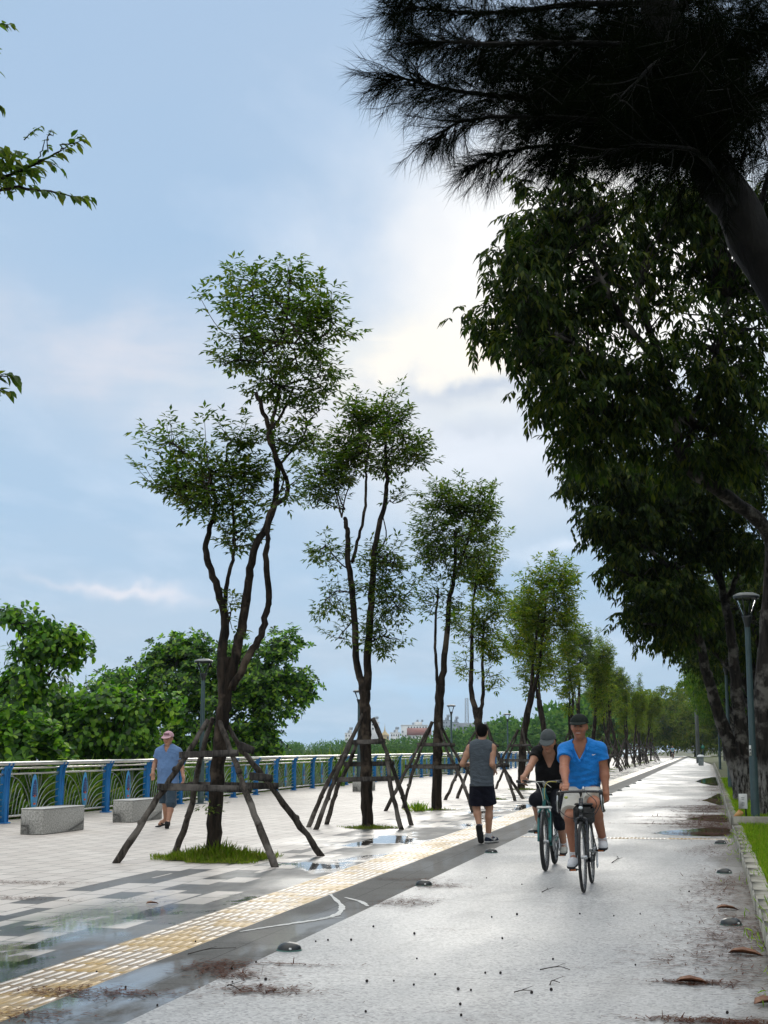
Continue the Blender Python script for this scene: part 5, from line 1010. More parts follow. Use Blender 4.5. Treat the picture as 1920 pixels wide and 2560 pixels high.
# ================================================================ town across the river (buildings, pylon)
def wallm(n, c, v=.15): return pm(n, c, .8, v, .25, 0)
CREAM = wallm('wall_white', (.80, .80, .79)); GREYB = wallm('wall_bluegrey', (.26, .30, .35)); GOLD = wallm('wall_gold', (.55, .42, .20)); REDR = wallm('roof_red', (.26, .085, .06)); SLATE = wallm('roof_slate', (.14, .16, .18)); WIN = pm('far_window', (.10, .12, .14), .25, .2, 1.)
BD = 1300.
def far_at(u, v, d=BD):
    r = ray(u, v); r = r/math.hypot(r[0], r[1]); return np.array((0, 0, EYE))+r*d
def building(name, u0, u1, v0, label, wall, d=BD, floors=4, cols=4, roof=None, roofmat=None, dep=None, extra=None, base_v=1880):
    a = far_at(u0, v0, d); c = far_at(u1, v0, d); ctr = (a+c)/2; ex = (c-a); W = math.hypot(ex[0], ex[1]); ex = np.array((ex[0], ex[1], 0))/W; ey = np.array((-ex[1], ex[0], 0)); H = ctr[2]+1.
    dep = dep or W*.7; rz = math.atan2(ex[1], ex[0]); t = empty(name, (ctr[0], ctr[1], -1.), label, 'building', 'buildings across the river', (0, 0, rz))
    mb = MB(); mb.box((0, dep/2, H/2), (W, dep, H)); mb.build('wall', wall, t)
    fh = H/floors; cw = W/cols
    wm = MB(); wm.box((0, 0, 0), (cw*.45, .4, fh*.42)); w0 = None
    for f in range(floors):
        if (f+.5)*fh < 8: continue
        for k in range(cols):
            if random.random() < .2: continue
            loc = (-W/2+cw*(k+.5), -.15, fh*(f+.55))
            if w0 is None: w0 = wm.build('window', WIN, t); o = w0
            else: o = w0.copy(); COL.objects.link(o); o.parent = t
            o.location = loc
    mb = MB()
    if roof == 'flat':
        mb.box((0, dep/2, H+.4), (W*1.04, dep*1.04, .8)); mb.box((W*.15, dep/2, H+2.2), (W*.3, dep*.4, 2.8)); mb.build('roof', wall, t)
        mb = MB()
        for s in (-.05, .12, .3): mb.lathe([(1., 0), (1., 2.0), (.0005, 2.3)], (W*s, dep*.4, H+(3.6 if s > 0 else .8)), 10); 
        mb.build('water_tank', GREYB, t)
    elif roof == 'gable':
        h = dep*.28; mb.prism([(-dep/2-1, 0), (dep/2+1, 0), (0, h)], -W/2-1, W/2+1, ((0, dep/2, H), (0, 1, 0), (0, 0, 1), (1, 0, 0))); mb.build('roof', roofmat, t)
    elif roof == 'mansard':
        p = [(-W*.54, -W*.03, 0), (W*.54, -W*.03, 0), (W*.54, dep, 0), (-W*.54, dep, 0), (-W*.40, W*.1, W*.30), (W*.40, W*.1, W*.30), (W*.40, dep*.8, W*.30), (-W*.40, dep*.8, W*.30)]
        mb.add(np.array(p)+(0, 0, H), [[(0, 1, 5, 4), (1, 2, 6, 5), (2, 3, 7, 6), (3, 0, 4, 7), (4, 5, 6, 7)]]); mb.build('roof', roofmat, t)
        for s in (-.32, .05):
            mb = MB(); mb.lathe([(W*.10, 0), (W*.10, 1.), (W*.07, 1.), (W*.07, 0)], (W*s, -W*.035, H+W*.11), 16, R=Matrix.Rotation(PI/2, 3, 'X')); mb.build('dormer', CREAM, t)
            mb = MB(); mb.lathe([(.001, .2), (W*.07, .2)], (W*s, -W*.035, H+W*.11), 16, R=Matrix.Rotation(PI/2, 3, 'X')); mb.build('window', WIN, t)
    elif roof == 'dome':
        r = W*.5; mb.lathe([(r*1.08, 0), (r*1.08, r*.15), (r, r*.2)]+[(r*math.cos(q), r*.2+r*1.0*math.sin(q)) for q in np.linspace(.1, 1.5, 7)]+[(.12*r, r*1.2), (.08*r, r*1.5), (.001, r*1.7)], (0, dep/2, H), 20); mb.build('dome', roofmat, t, True)
    elif roof == 'spire':
        r = W*.5; mb.lathe([(r*1.1, 0), (r*.75, r*.35), (r*.55, r*.5), (r*.25, r*.9), (r*.12, r*1.3), (r*.05, r*2.0), (.001, r*2.8)], (0, dep/2, H), 8); mb.build('spire', GOLD, t)
    return t
building('apartment_block', 927, 948, 1807, 'white slim apartment block just right of the second staked tree trunk', CREAM, floors=7, cols=2, roof='flat')
building('low_house', 862, 884, 1834, 'low grey white house left of the second staked tree', CREAM, floors=4, cols=3, roof='flat')
building('temple', 951, 973, 1838, 'golden temple with a stepped pointed spire across the river', GOLD, floors=3, cols=3, roof='spire')
building('row_house', 976, 1000, 1833, 'cluster of small white houses right of the golden temple', CREAM, floors=4, cols=4, roof='flat')
building('hospital_block', 1003, 1069, 1814, 'long white building with roof tanks between second and third trees', CREAM, d=1350., floors=6, cols=9, roof='flat')
building('red_roof_house', 1020, 1076, 1838, 'house with a long red tiled roof below the white block', CREAM, d=1200., floors=3, cols=6, roof='gable', roofmat=REDR, dep=22)
building('office_tower', 1106, 1127, 1802, 'blue grey office tower right of the third staked tree', GREYB, floors=8, cols=3, roof='flat')
building('office_tower', 1131, 1147, 1807, 'second blue grey tower beside the slim river lamp', GREYB, floors=7, cols=2, roof='flat')
building('grey_house', 1146, 1190, 1834, 'grey roofed house left of the jogger head', CREAM, d=1100., floors=3, cols=5, roof='gable', roofmat=SLATE, dep=30)
building('domed_tower', 1249, 1269, 1812, 'small round tower with a ribbed dark dome above the trees', CREAM, d=900., floors=4, cols=3, roof='dome', roofmat=SLATE)
building('long_roof_house', 1214, 1248, 1820, 'long dark roofed house beside the domed tower', CREAM, d=920., floors=4, cols=5, roof='gable', roofmat=SLATE, dep=14)
tm = building('mansion', 1388, 1424, 1805, 'white mansion with slate mansard roof and round dormers behind the riders', CREAM, d=800., floors=4, cols=4, roof='mansard', roofmat=SLATE)
mb = MB(); c = far_at(1421, 1790, 808.); l_ = np.array(tm.location); r_ = Matrix.Rotation(-tm.rotation_euler.z, 3, 'Z')
lc = np.array(r_ @ Vector((c-l_).tolist())); R = 2.6; mb.lathe([(R*1.05, -9), (R*1.05, 0)]+[(R*math.cos(q), R*1.1*math.sin(q)) for q in np.linspace(0, 1.5, 7)]+[(.1, R*1.6), (.001, R*1.8)], lc, 18); mb.build('dome', SLATE, tm, True)
building('white_house', 1715, 1765, 1856, 'pale house glimpsed between leaves above the path end', CREAM, d=420., floors=4, cols=5, roof='flat')
# pylon
pb = far_at(1166.5, 1746, 1250.); H = pb[2]+1; t = empty('pylon', (pb[0], pb[1], -1.), 'tall red and white lattice pylon across the river', 'pylon', None, (0, 0, YAW)); t['label'] = 'tall slender lattice pylon across the river beside the jogger'
mb = MB(); W0 = 3.6; W1 = 1.5
for s in ((-1, -1), (1, -1), (1, 1), (-1, 1)): mb.tube([(s[0]*W0, s[1]*W0, 0), (s[0]*W1, s[1]*W1, H*.55), (s[0]*1.2, s[1]*1.2, H)], .28, 5)
mb.build('mast_legs', pm('pylon_steel', (.35, .38, .42), .6), t); mb = MB()
for k in range(14):
    z0, z1 = H*k/14, H*(k+1)/14; w = lambda z: np.interp(z, [0, H*.55, H], [W0, W1, 1.2])
    for s, r_ in (((-1, -1), (1, -1)), ((1, -1), (1, 1)), ((1, 1), (-1, 1)), ((-1, 1), (-1, -1))):
        mb.tube([(s[0]*w(z0), s[1]*w(z0), z0), (r_[0]*w(z1), r_[1]*w(z1), z1)], .14, 4); mb.tube([(s[0]*w(z1), s[1]*w(z1), z1), (r_[0]*w(z1), r_[1]*w(z1), z1)], .14, 4)
mb.build('bracing', bpy.data.materials['pylon_steel'], t)
# white scuff marks on the border slabs
SCF = pm('chalky_scuff', (.55, .56, .55), .6, .3, 20.); mb = MB()
for q, wd_ in (([(825, 2236), (845, 2255), (855, 2268), (845, 2285), (810, 2297), (740, 2308), (660, 2320), (600, 2330)], .035), ([(862, 2244), (900, 2254), (920, 2266)], .03), ([(800, 2295), (860, 2294)], .012)):
    c = smooth_path([G(u, v) for u, v in q], 6); tn = unit(np.gradient(c, axis=0)); nn = np.c_[-tn[:, 1], tn[:, 0], np.zeros(len(c))]; ww = wd_*(.35+.65*np.sin(np.linspace(.25, 2.9, len(c))))[:, None]*RNG.uniform(.5, 1.2, (len(c), 1))
    v = np.empty((2*len(c), 3)); v[0::2] = c+nn*ww; v[1::2] = c-nn*ww; v[:, 2] = .0035
    mb.add(v, [[(2*i, 2*i+1, 2*i+3, 2*i+2) for i in range(len(c)-1)]])
tag(mb.build('scuff_markings', SCF), 'white curved scuff left on the dark border slabs', kind='structure')
# ================================================================ people: one smooth surface each, grown from joints
class SDF:
    def __init__(s, lo, hi, h):
        s.lo = np.asarray(lo, float); s.h = h; s.n = np.ceil((np.asarray(hi)-s.lo)/h).astype(int)+1; s.d = np.full(s.n, .5, np.float32)
    def win(s, lo, hi, pad):
        a = np.clip(np.floor((lo-pad-s.lo)/s.h).astype(int), 0, s.n); b = np.clip(np.ceil((hi+pad-s.lo)/s.h).astype(int)+1, 0, s.n)
        sl = tuple(slice(int(a[i]), int(b[i])) for i in range(3))
        ax = [s.lo[i]+s.h*np.arange(a[i], b[i]) for i in range(3)]
        return sl, np.stack(np.meshgrid(*ax, indexing='ij'), -1)
    def put(s, sl, d, k, op='u'):
        if d.size == 0: return
        o = s.d[sl]
        if op == 'u':
            h = np.clip(k-np.abs(o-d), 0, None); s.d[sl] = np.minimum(o, d)-(h*h/(4*k) if k > 0 else 0)
        else:
            d = -d; h = np.clip(k-np.abs(o-d), 0, None); s.d[sl] = np.maximum(o, d)+(h*h/(4*k) if k > 0 else 0)
    def cap(s, a, b, ra, rb, k=.02, sq=None, op='u', pl=None):     # tapered capsule; sq=(axis, factor) flattens it
        a = np.asarray(a, float); b = np.asarray(b, float); r = max(ra, rb); sl, p = s.win(np.minimum(a, b)-r, np.maximum(a, b)+r, k+3*s.h)
        q = p-a; ba = b-a
        if sq is not None:
            n = unit(np.asarray(sq[0], float)); q = q+n*((q@n)*(1/sq[1]-1))[..., None]; ba = ba+n*(ba@n)*(1/sq[1]-1)
        t = np.clip((q@ba)/max(ba@ba, 1e-9), 0, 1); d = np.linalg.norm(q-ba*t[..., None], axis=-1)-(ra+(rb-ra)*t)
        if sq is not None: d = d*(.5+.5*sq[1])
        if pl is not None: d = np.maximum(d, (p-pl[0])@pl[1])
        s.put(sl, d, k, op)
    def ell(s, c, r, R=None, k=.02, op='u'):
        c = np.asarray(c, float); r = np.asarray(r, float); m = r.max(); sl, p = s.win(c-m, c+m, k+3*s.h); q = p-c
        if R is not None: q = q@np.asarray(R)
        k0 = np.linalg.norm(q/r, axis=-1); k1 = np.linalg.norm(q/(r*r), axis=-1)+1e-6; s.put(sl, k0*(k0-1)/k1, k, op)
    def chain(s, pts, rad, k=.02, sq=None):
        for i in range(len(pts)-1): s.cap(pts[i], pts[i+1], rad[i], rad[i+1], k, sq)
    def cut(s, p0, n, k=0.):        # keep the side opposite to n
        n = unit(np.asarray(n, float)); sl, p = s.win(s.lo, s.lo+s.h*s.n, 0); s.d = np.maximum(s.d, ((p-np.asarray(p0))@n).astype(np.float32))
    def mesh(s, fn=None):
        D_ = s.d; sg = D_ < 0; n = np.array(D_.shape); c = np.zeros(n-1, np.int8)
        offs = [(i, j, k) for i in (0, 1) for j in (0, 1) for k in (0, 1)]
        sub = lambda A, o: A[o[0]:n[0]-1+o[0], o[1]:n[1]-1+o[1], o[2]:n[2]-1+o[2]]
        for o in offs: c += sub(sg, o)
        act = (c > 0) & (c < 8); ci = np.argwhere(act); idx = np.full(act.shape, -1, np.int64); idx[act] = np.arange(len(ci))
        acc = np.zeros((len(ci), 3)); cnt = np.zeros(len(ci))
        for a in offs:
            for ax in range(3):
                if a[ax]: continue
                b = list(a); b[ax] = 1; da = D_[tuple((ci+a).T)]; db = D_[tuple((ci+b).T)]; m = (da < 0) != (db < 0)
                t = np.where(m, da/np.where(da-db == 0, 1, da-db), 0); p = np.tile(np.array(a, float), (len(ci), 1)); p[:, ax] += t; acc[m] += p[m]; cnt[m] += 1
        v = s.lo+s.h*(ci+acc/np.maximum(cnt, 1)[:, None]); Q = []
        for ax in range(3):
            e = [slice(None)]*3; e2 = [slice(None)]*3; e[ax] = slice(0, -1); e2[ax] = slice(1, None); A = sg[tuple(e)]; B = sg[tuple(e2)]
            u, w = (ax+1) % 3, (ax+2) % 3; g = np.argwhere(A != B); g = g[(g[:, u] > 0) & (g[:, w] > 0) & (g[:, u] < n[u]-1) & (g[:, w] < n[w]-1)]
            f = A[tuple(g.T)]; q = []
            for du, dw in ((-1, -1), (0, -1), (0, 0), (-1, 0)):
                h = g.copy(); h[:, u] += du; h[:, w] += dw; q.append(idx[tuple(h.T)])
            q = np.stack(q, 1); q[~f] = q[~f][:, ::-1]; Q.append(q[(q >= 0).all(1)])
        return v, np.vstack(Q)
def sdf_obj(name, s, mat, parent, loc, paint=None, base=None, disp=None):
    v, q = s.mesh(); mb = MB()
    if disp is not None: v = disp(v)
    mb.add(v, [q]); o = mb.build(name, mat, parent, True, loc)
    if paint is not None:
        col = np.tile(np.array(base, np.float32), (len(v), 1))
        for c, r, cc, w_ in paint:
            d = np.linalg.norm((v-np.asarray(c))/np.asarray(r), axis=1); f = np.clip((1.25-d)/.5, 0, 1)[:, None]*w_; col = col*(1-f)+np.array(cc, np.float32)*f
        at = o.data.color_attributes.new('tone', 'FLOAT_COLOR', 'POINT'); at.data.foreach_set('color', np.c_[col, np.ones(len(v))].astype(np.float32).ravel())
    return o
def skinmat(name):
    m, nt, b = new_mat(name); a = nt.n('ShaderNodeVertexColor', layer_name='tone'); tc = nt.n('ShaderNodeTexCoord').outputs['Object']
    c = nt.mix(nt.math('MULTIPLY', nt.noise(tc, 40., 4, .6), .5), a.outputs[0], nt.mix(1., a.outputs[0], (.72, .60, .55), 'MULTIPLY')); setp(nt, b, col=c, rough=.5, spec=.35, sub=.12); b.inputs['Subsurface Radius'].default_value = (.012, .005, .003); b.inputs['Subsurface Scale'].default_value = .6
    setp(nt, b, normal=nt.bump(nt.noise(tc, 160., 3, .6), .15, .002)); return m
SKIN = skinmat('skin')
def cloth(name, c, var=.25, fold=.5, sc=18., fine=500., c2=None, rough=.8):
    m, nt, b = new_mat(name); tc = nt.n('ShaderNodeTexCoord').outputs['Object']; v = nt.mapping(tc, (1., 1., 1.7), (0, .5, 0)); n1 = nt.noise(v, sc, 4, .55, .8); n2 = nt.noise(tc, fine, 2, .6)
    col = nt.mix(nt.math('MULTIPLY', n2, .6), c, c2 or tuple(x*(1-var) for x in c)); setp(nt, b, col=col, rough=rough, spec=.2, sheen=.15 if max(c) > .05 else 0., normal=nt.bump(n1, fold, .03)); return m
def hand(s, wr, pc, d, nrm, curl=.5, side=1, spread=.0, r=.0088, fl=1.):
    """palm between wrist and knuckles, four fingers of unequal length, a thumb from the side of the palm"""
    d = unit(np.asarray(d, float)); nrm = unit(np.asarray(nrm, float)); sd = np.cross(d, nrm)*side; pc = np.asarray(pc, float)
    s.cap(wr, pc-d*.02, .027, .031, .02); 
    for q in (-.024, -.008, .008, .024): s.cap(pc-d*.035+sd*q*.7, pc+d*.035+sd*q, .016, .0135, .012)
    for i, (q, L) in enumerate(zip((.029, .0105, -.009, -.028), (.070, .079, .074, .058))):
        p = pc+d*.038+sd*q; a = curl*(.75+.18*i) ; v = d+sd*q*spread
        for k, fr in enumerate((.42, .33, .25)):
            ang = a*(.5+.75*k); dd = unit(v)*math.cos(ang)+nrm*math.sin(ang); e = p+dd*L*fr*fl; s.cap(p, e, r-.0006*k, r-.0006*(k+1), .006); p = e
    p = pc-d*.022+sd*.030+nrm*.006; v1 = unit(d*.7+sd*.75+nrm*.35); p2 = p+v1*.036; v2 = unit(d*.9+sd*.25+nrm*.45); p3 = p2+v2*.030; s.cap(pc-d*.03+sd*.012, p, .016, .012, .012); s.cap(p, p2, .0115, .0105, .006); s.cap(p2, p3, .0102, .0082, .006)
def person(name, loc, label, J, fwd, skin, cfg):
    t = empty(name, loc, label, 'person'); loc = np.asarray(loc, float); f = unit(np.asarray(fwd, float)); hf = unit(np.asarray(cfg.get('face', fwd), float)); hu = unit(np.asarray(cfg.get('up', (0, 0, 1)), float)); hs = np.cross(hf, hu); k = cfg.get('k', 1.06)
    allp = np.array([np.asarray(p, float) for p in J.values()]); lo = allp.min(0)-.20; hi = allp.max(0)+.22; hres = .0062
    B = SDF(lo, hi, hres); W_ = cfg.get('w', 1.)
    def torso(S, g=0., bot=1.):
        S.chain([J['chest']+(0, 0, .06), J['chest'], J['waist'], J['pelvis']], [(.150)*W_+g, .158*W_+g, .148*W_+g+cfg.get('belly', 0), .152*W_+g], .06, (f, .66))
        if cfg.get('belly'): S.ell(J['waist']+f*.045, (.125+g, .085+g, .13+g), None, .06)
        S.chain([J['shA'], (J['shA']+J['shB'])/2+(0, 0, .035), J['shB']], [.060+g, .075+g, .060+g], .05)
    torso(B)
    # neck and head
    hc = J['head']; B.chain([J['neck']-(0, 0, .03), hc-hu*.075-hf*.01], [.066, .056], .03)
    B.ell(hc+hu*.035-hf*.012, np.array((.077, .095, .090))*k, np.stack((hs, hf, hu), 1), .02); B.cap(hc-hu*.02+hf*.015, hc-hu*.085+hf*.040, .066*k, .040*k, .035); B.ell(hc-hu*.03+hf*.035, np.array((.063, .055, .06)), np.stack((hs, hf, hu), 1), .03)
    B.cap(hc+hu*.012+hf*.088, hc-hu*.022+hf*.104, .009, .0145, .012); B.ell(hc-hu*.026+hf*.092, (.020, .014, .010), np.stack((hs, hf, hu), 1), .008)
    for q in (-1, 1):
        B.ell(hc+hs*q*.030+hu*.012+hf*.098, (.017, .014, .010), np.stack((hs, hf, hu), 1), .010, 's'); B.ell(hc+hs*q*.030+hu*.011+hf*.080, (.014, .012, .009), np.stack((hs, hf, hu), 1), .004); B.cap(hc+hs*q*.014+hu*.030+hf*.090, hc+hs*q*.046+hu*.030+hf*.078, .007, .006, .01)
        B.ell(hc+hs*q*.080-hf*.006, (.012, .020, .033), np.stack((hs, hf, hu), 1), .008); B.ell(hc+hs*q*.043-hu*.030+hf*.066, (.022, .018, .020), np.stack((hs, hf, hu), 1), .02)
    B.cap(hc-hs*.021-hu*.056+hf*.085, hc+hs*.021-hu*.056+hf*.085, .0085, .0085, .008); B.cap(hc-hs*.015-hu*.067+hf*.084, hc+hs*.015-hu*.067+hf*.084, .008, .008, .008)
    mm = cfg.get('arm', 1.)
    for e in 'AB':
        sh, el, wr, ha = J['sh'+e], J['el'+e], J['wr'+e], J['ha'+e]; B.chain([sh, sh+(el-sh)*.4, el], [.055*mm, .050*mm, .041*mm], .03); B.chain([el, el+(wr-el)*.3, wr], [.040*mm, .043*mm, .028*mm], .02)
        hd = cfg['hand'+e]; hand(B, wr, ha, *hd)
        hp, kn, an, to = J['hp'+e], J['kn'+e], J['an'+e], J['to'+e]; lm = cfg.get('leg', 1.)
        B.chain([hp, hp+(kn-hp)*.5, kn], [.088*lm, .078*lm, .056*lm], .04); B.chain([kn, kn+(an-kn)*.32+(unit(np.cross(np.cross(an-kn, f), an-kn))*-.012), an], [.053*lm, .056*lm, .036*lm], .025)
        B.chain([an-(0, 0, .01), an*.35+to*.65, to], [.036, .033, .026], .025)
    sk = np.array(skin); lips = sk*(.75, .42, .42); pt = [(hc-hu*.061+hf*.095, np.array((.026, .03, .012)), lips, .8)]
    if cfg.get('smile'): pt += [(hc-hu*.060+hf*.10, np.array((.027, .03, .0058)), (.66, .58, .53), .85), (hc-hu*.0765+hf*.09, np.array((.028, .03, .005)), sk*(.75, .45, .42), .7), (hc-hu*.049+hf*.09, np.array((.032, .03, .0045)), sk*(.75, .45, .42), .7), (hc-hu*.040+hf*.085-hs*.034, np.array((.006, .03, .014)), sk*.55, .6), (hc-hu*.040+hf*.085+hs*.034, np.array((.006, .03, .014)), sk*.55, .6)]
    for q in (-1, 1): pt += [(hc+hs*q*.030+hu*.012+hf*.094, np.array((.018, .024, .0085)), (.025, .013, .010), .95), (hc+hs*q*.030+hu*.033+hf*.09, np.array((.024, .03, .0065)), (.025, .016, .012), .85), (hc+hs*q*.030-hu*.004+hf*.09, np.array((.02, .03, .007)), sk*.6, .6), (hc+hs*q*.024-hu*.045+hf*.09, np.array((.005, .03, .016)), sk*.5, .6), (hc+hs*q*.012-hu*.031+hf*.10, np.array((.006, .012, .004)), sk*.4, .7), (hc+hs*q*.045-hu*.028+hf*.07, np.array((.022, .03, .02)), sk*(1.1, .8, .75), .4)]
    pt = [(hc-hu*.012+hf*.105, np.array((.011, .03, .022)), np.minimum(sk*1.35, .7), .7), (hc+hs*.046-hu*.016+hf*.07, np.array((.020, .04, .016)), np.minimum(sk*1.28, .7), .6), (hc-hs*.046-hu*.016+hf*.07, np.array((.020, .04, .016)), np.minimum(sk*1.28, .7), .6), (hc-hu*.088+hf*.07, np.array((.020, .03, .012)), np.minimum(sk*1.2, .7), .5)]+pt  # nose, cheek and chin highlights painted into the skin colour
    pt += [(hc+hu*.055-hf*.03, np.array((.092, .10, .055)), (.02, .017, .016), .0 if cfg.get('bald') else .95)]
    sdf_obj('body', B, SKIN, t, loc, pt, sk)
    return t, B, torso, lo, hi, hres
def clothes_shirt(t, loc, J, torso, lo, hi, h, mat, f, hem, sleeve, g=.016, neck='v', vdepth=.17, flare=0., wr_amp=.004, sl_r=.066, vw=.05, collar=None, name='shirt', vmin=.010):
    S = SDF(lo, hi, h); torso(S, g)
    if flare: S.cap(J['waist'], hem, .150, .150+flare, .05, (f, .74))
    for e in 'AB':
        sh, el = J['sh'+e], J['el'+e]
    up = (0, 0, 1.); nk = J['neck']
    S.cut(hem, (J['pelvis']-J['waist']))
    if sleeve > 0:
        for e in 'AB':
            sh, el = J['sh'+e], J['el'+e]; n = unit(el-sh); S.cap(sh, sh+(el-sh)*(sleeve+.25), sl_r, sl_r+.012, .03, None, 'u', (sh+(el-sh)*sleeve, n))
    else:
        for e, o in (('A', 'B'), ('B', 'A')):
            n = unit(J['sh'+e]-J['sh'+o]); S.cut(J['sh'+e]+n*.002, n)
    S.cap(nk-(0, 0, .02), nk+(0, 0, .2), .070, .075, .01, None, 's')
    if neck == 'v':
        for q in np.linspace(0, 1, 7): S.cap(nk+f*(.04)+(0, 0, .03-vdepth*q), nk+f*.26+(0, 0, .03-vdepth*q), vw*(1-q)+vmin, vw*(1-q)+vmin, .004, None, 's')
    s0 = np.cross(f, up)
    def disp(v):
        d = v-np.asarray(hem); a = d@s0; z = d[:, 2]; n = np.sin(z*38+a*21+3*np.sin(a*15))*.5+np.sin(z*71-a*33+2*np.sin(z*20))*.35+np.sin(a*60+z*12)*.25
        n = n+.9*np.exp(-((z-.06)/.09)**2)*np.sin(z*95+2.2*np.sin(a*9+1)+a*8); n = np.clip(n, -.5, 2.)+.45; return v+f*(wr_amp*n)[:, None]*np.sign(((v-J['waist'])@f))[:, None]
    o = sdf_obj(name, S, mat, t, loc, disp=disp)
    if collar:
        C_ = SDF(nk-.22, nk+.22, .005); 
        for q in (-1, 1):
            a = nk-f*.075+(0, 0, .045); b = nk+s0*q*.078+(0, 0, .030); c = nk+f*.085+s0*q*(vw+.010)+(0, 0, -.01); e = nk+f*.125+s0*q*(vw*.75+.03)+(0, 0, -.060)
            C_.chain([a, b, c], [.013, .018, .016], .01, (b-nk, .6)); C_.cap(c, e, .021, .012, .01, (f, .5))
            if neck == 'v' and vdepth > .1: C_.cap(c-(0, 0, .02), nk+f*.155+(0, 0, .02-vdepth), .011, .009, .01)
        sdf_obj('collar', C_, collar, o, loc)
    return o
def clothes_shorts(t, loc, J, lo, hi, h, mat, f, ends, g=.022, top=None, rr=(.105, .098), name='shorts'):
    S = SDF(lo, hi, h); top = J['pelvis']+(0, 0, .10) if top is None else top
    S.cap(J['pelvis']+(0, 0, .08), J['pelvis']-(0, 0, .02), .152+g*.6, .158+g*.6, .05, (f, .72))
    for e in 'AB':
        hp, kn, an = J['hp'+e], J['kn'+e], J['an'+e]; q = ends[e]
        if q <= 1: n = unit(kn-hp); S.cap(hp, hp+(kn-hp)*min(q+.25, 1.2), rr[0], rr[1]+.006, .03, None, 'u', (hp+(kn-hp)*q, n))
        else: n = unit(an-kn); S.cap(hp, kn, rr[0], rr[1]*.88, .04); S.cap(kn, kn+(an-kn)*(q-.75), rr[1]*.88, rr[1]*.82, .03, None, 'u', (kn+(an-kn)*(q-1), n))
    S.cut(top, (0, 0, 1))
    return sdf_obj(name, S, mat, t, loc, disp=lambda v: v+f*(.003*np.sin(v[:, 2]*55+v[:, 0]*40))[:, None])
def shoe(t, loc, heel, toe, up, mat, smat, r=.040, collar=None, name='shoe', sole_h=.018):
    heel = np.asarray(heel, float); toe = np.asarray(toe, float); up = unit(np.asarray(up, float)); d = unit(toe-heel); up = unit(up-d*(up@d)); lo = np.minimum(heel, toe)-.14; hi = np.maximum(heel, toe)+.14
    S = SDF(lo, hi, .0055); S.chain([heel+up*.042, heel*.5+toe*.5+up*.046, toe-d*.03+up*.034], [r*.94, r*1.02, r*.92], .02, (up, .95)); S.cap(heel+up*.05+d*.018, heel+up*.088+d*.028, .043, .038, .03); S.cut(heel+up*sole_h, -up)
    o = sdf_obj(name, S, mat, t, loc)
    S = SDF(lo, hi, .0055); S.chain([heel+up*.02, heel*.5+toe*.5+up*.02, toe-d*.03+up*.022], [r*1.05, r*1.02, r*1.04], .02, (up, .8)); S.cut(heel+up*(sole_h+.006), up); S.cut(heel, -up); sdf_obj('sole', S, smat, o, loc)
    return o
def sock(t, loc, a, b, r, mat):
    S = SDF(np.minimum(a, b)-.1, np.maximum(a, b)+.1, .0055); S.cap(a, b, r, r*1.08, .01); n = unit(b-a); S.cut(b, n); return sdf_obj('sock', S, mat, t, loc)
def cap_hat(t, loc, hc, hf, hu, mat, brim_mat=None, brim=.085, R=.098, tilt=0., tall=1.):
    hf = unit(np.asarray(hf, float)); hu = unit(np.asarray(hu, float)); hs = np.cross(hf, hu); S = SDF(hc-.22, hc+.26, .0055); R = R*1.06; Rm = np.stack((hs, hf, hu), 1)
    S.ell(hc+hu*.045-hf*.010, (R*.93, R*1.10, R*tall), Rm, .02); S.cut(hc+hu*.042, -hu); o = sdf_obj('cap', S, mat, t, loc)
    S = SDF(hc-.24, hc+.24, .005); S.ell(hc+hu*(.050-tilt*.05)+hf*(R*.95+brim*.10), (R*.86, R*.45+brim*.75, .011), np.stack((hs, unit(hf-hu*tilt), unit(hu+hf*tilt)), 1), .01); S.cut(hc+hf*(R*.55), -hf); sdf_obj('brim', S, brim_mat or mat, o, loc)
    S = SDF(hc-.05, hc+hu*.25+.05, .004); S.ell(hc+hu*(.045+R*tall), (.009, .009, .007)); sdf_obj('button', S, mat, o, loc); return o
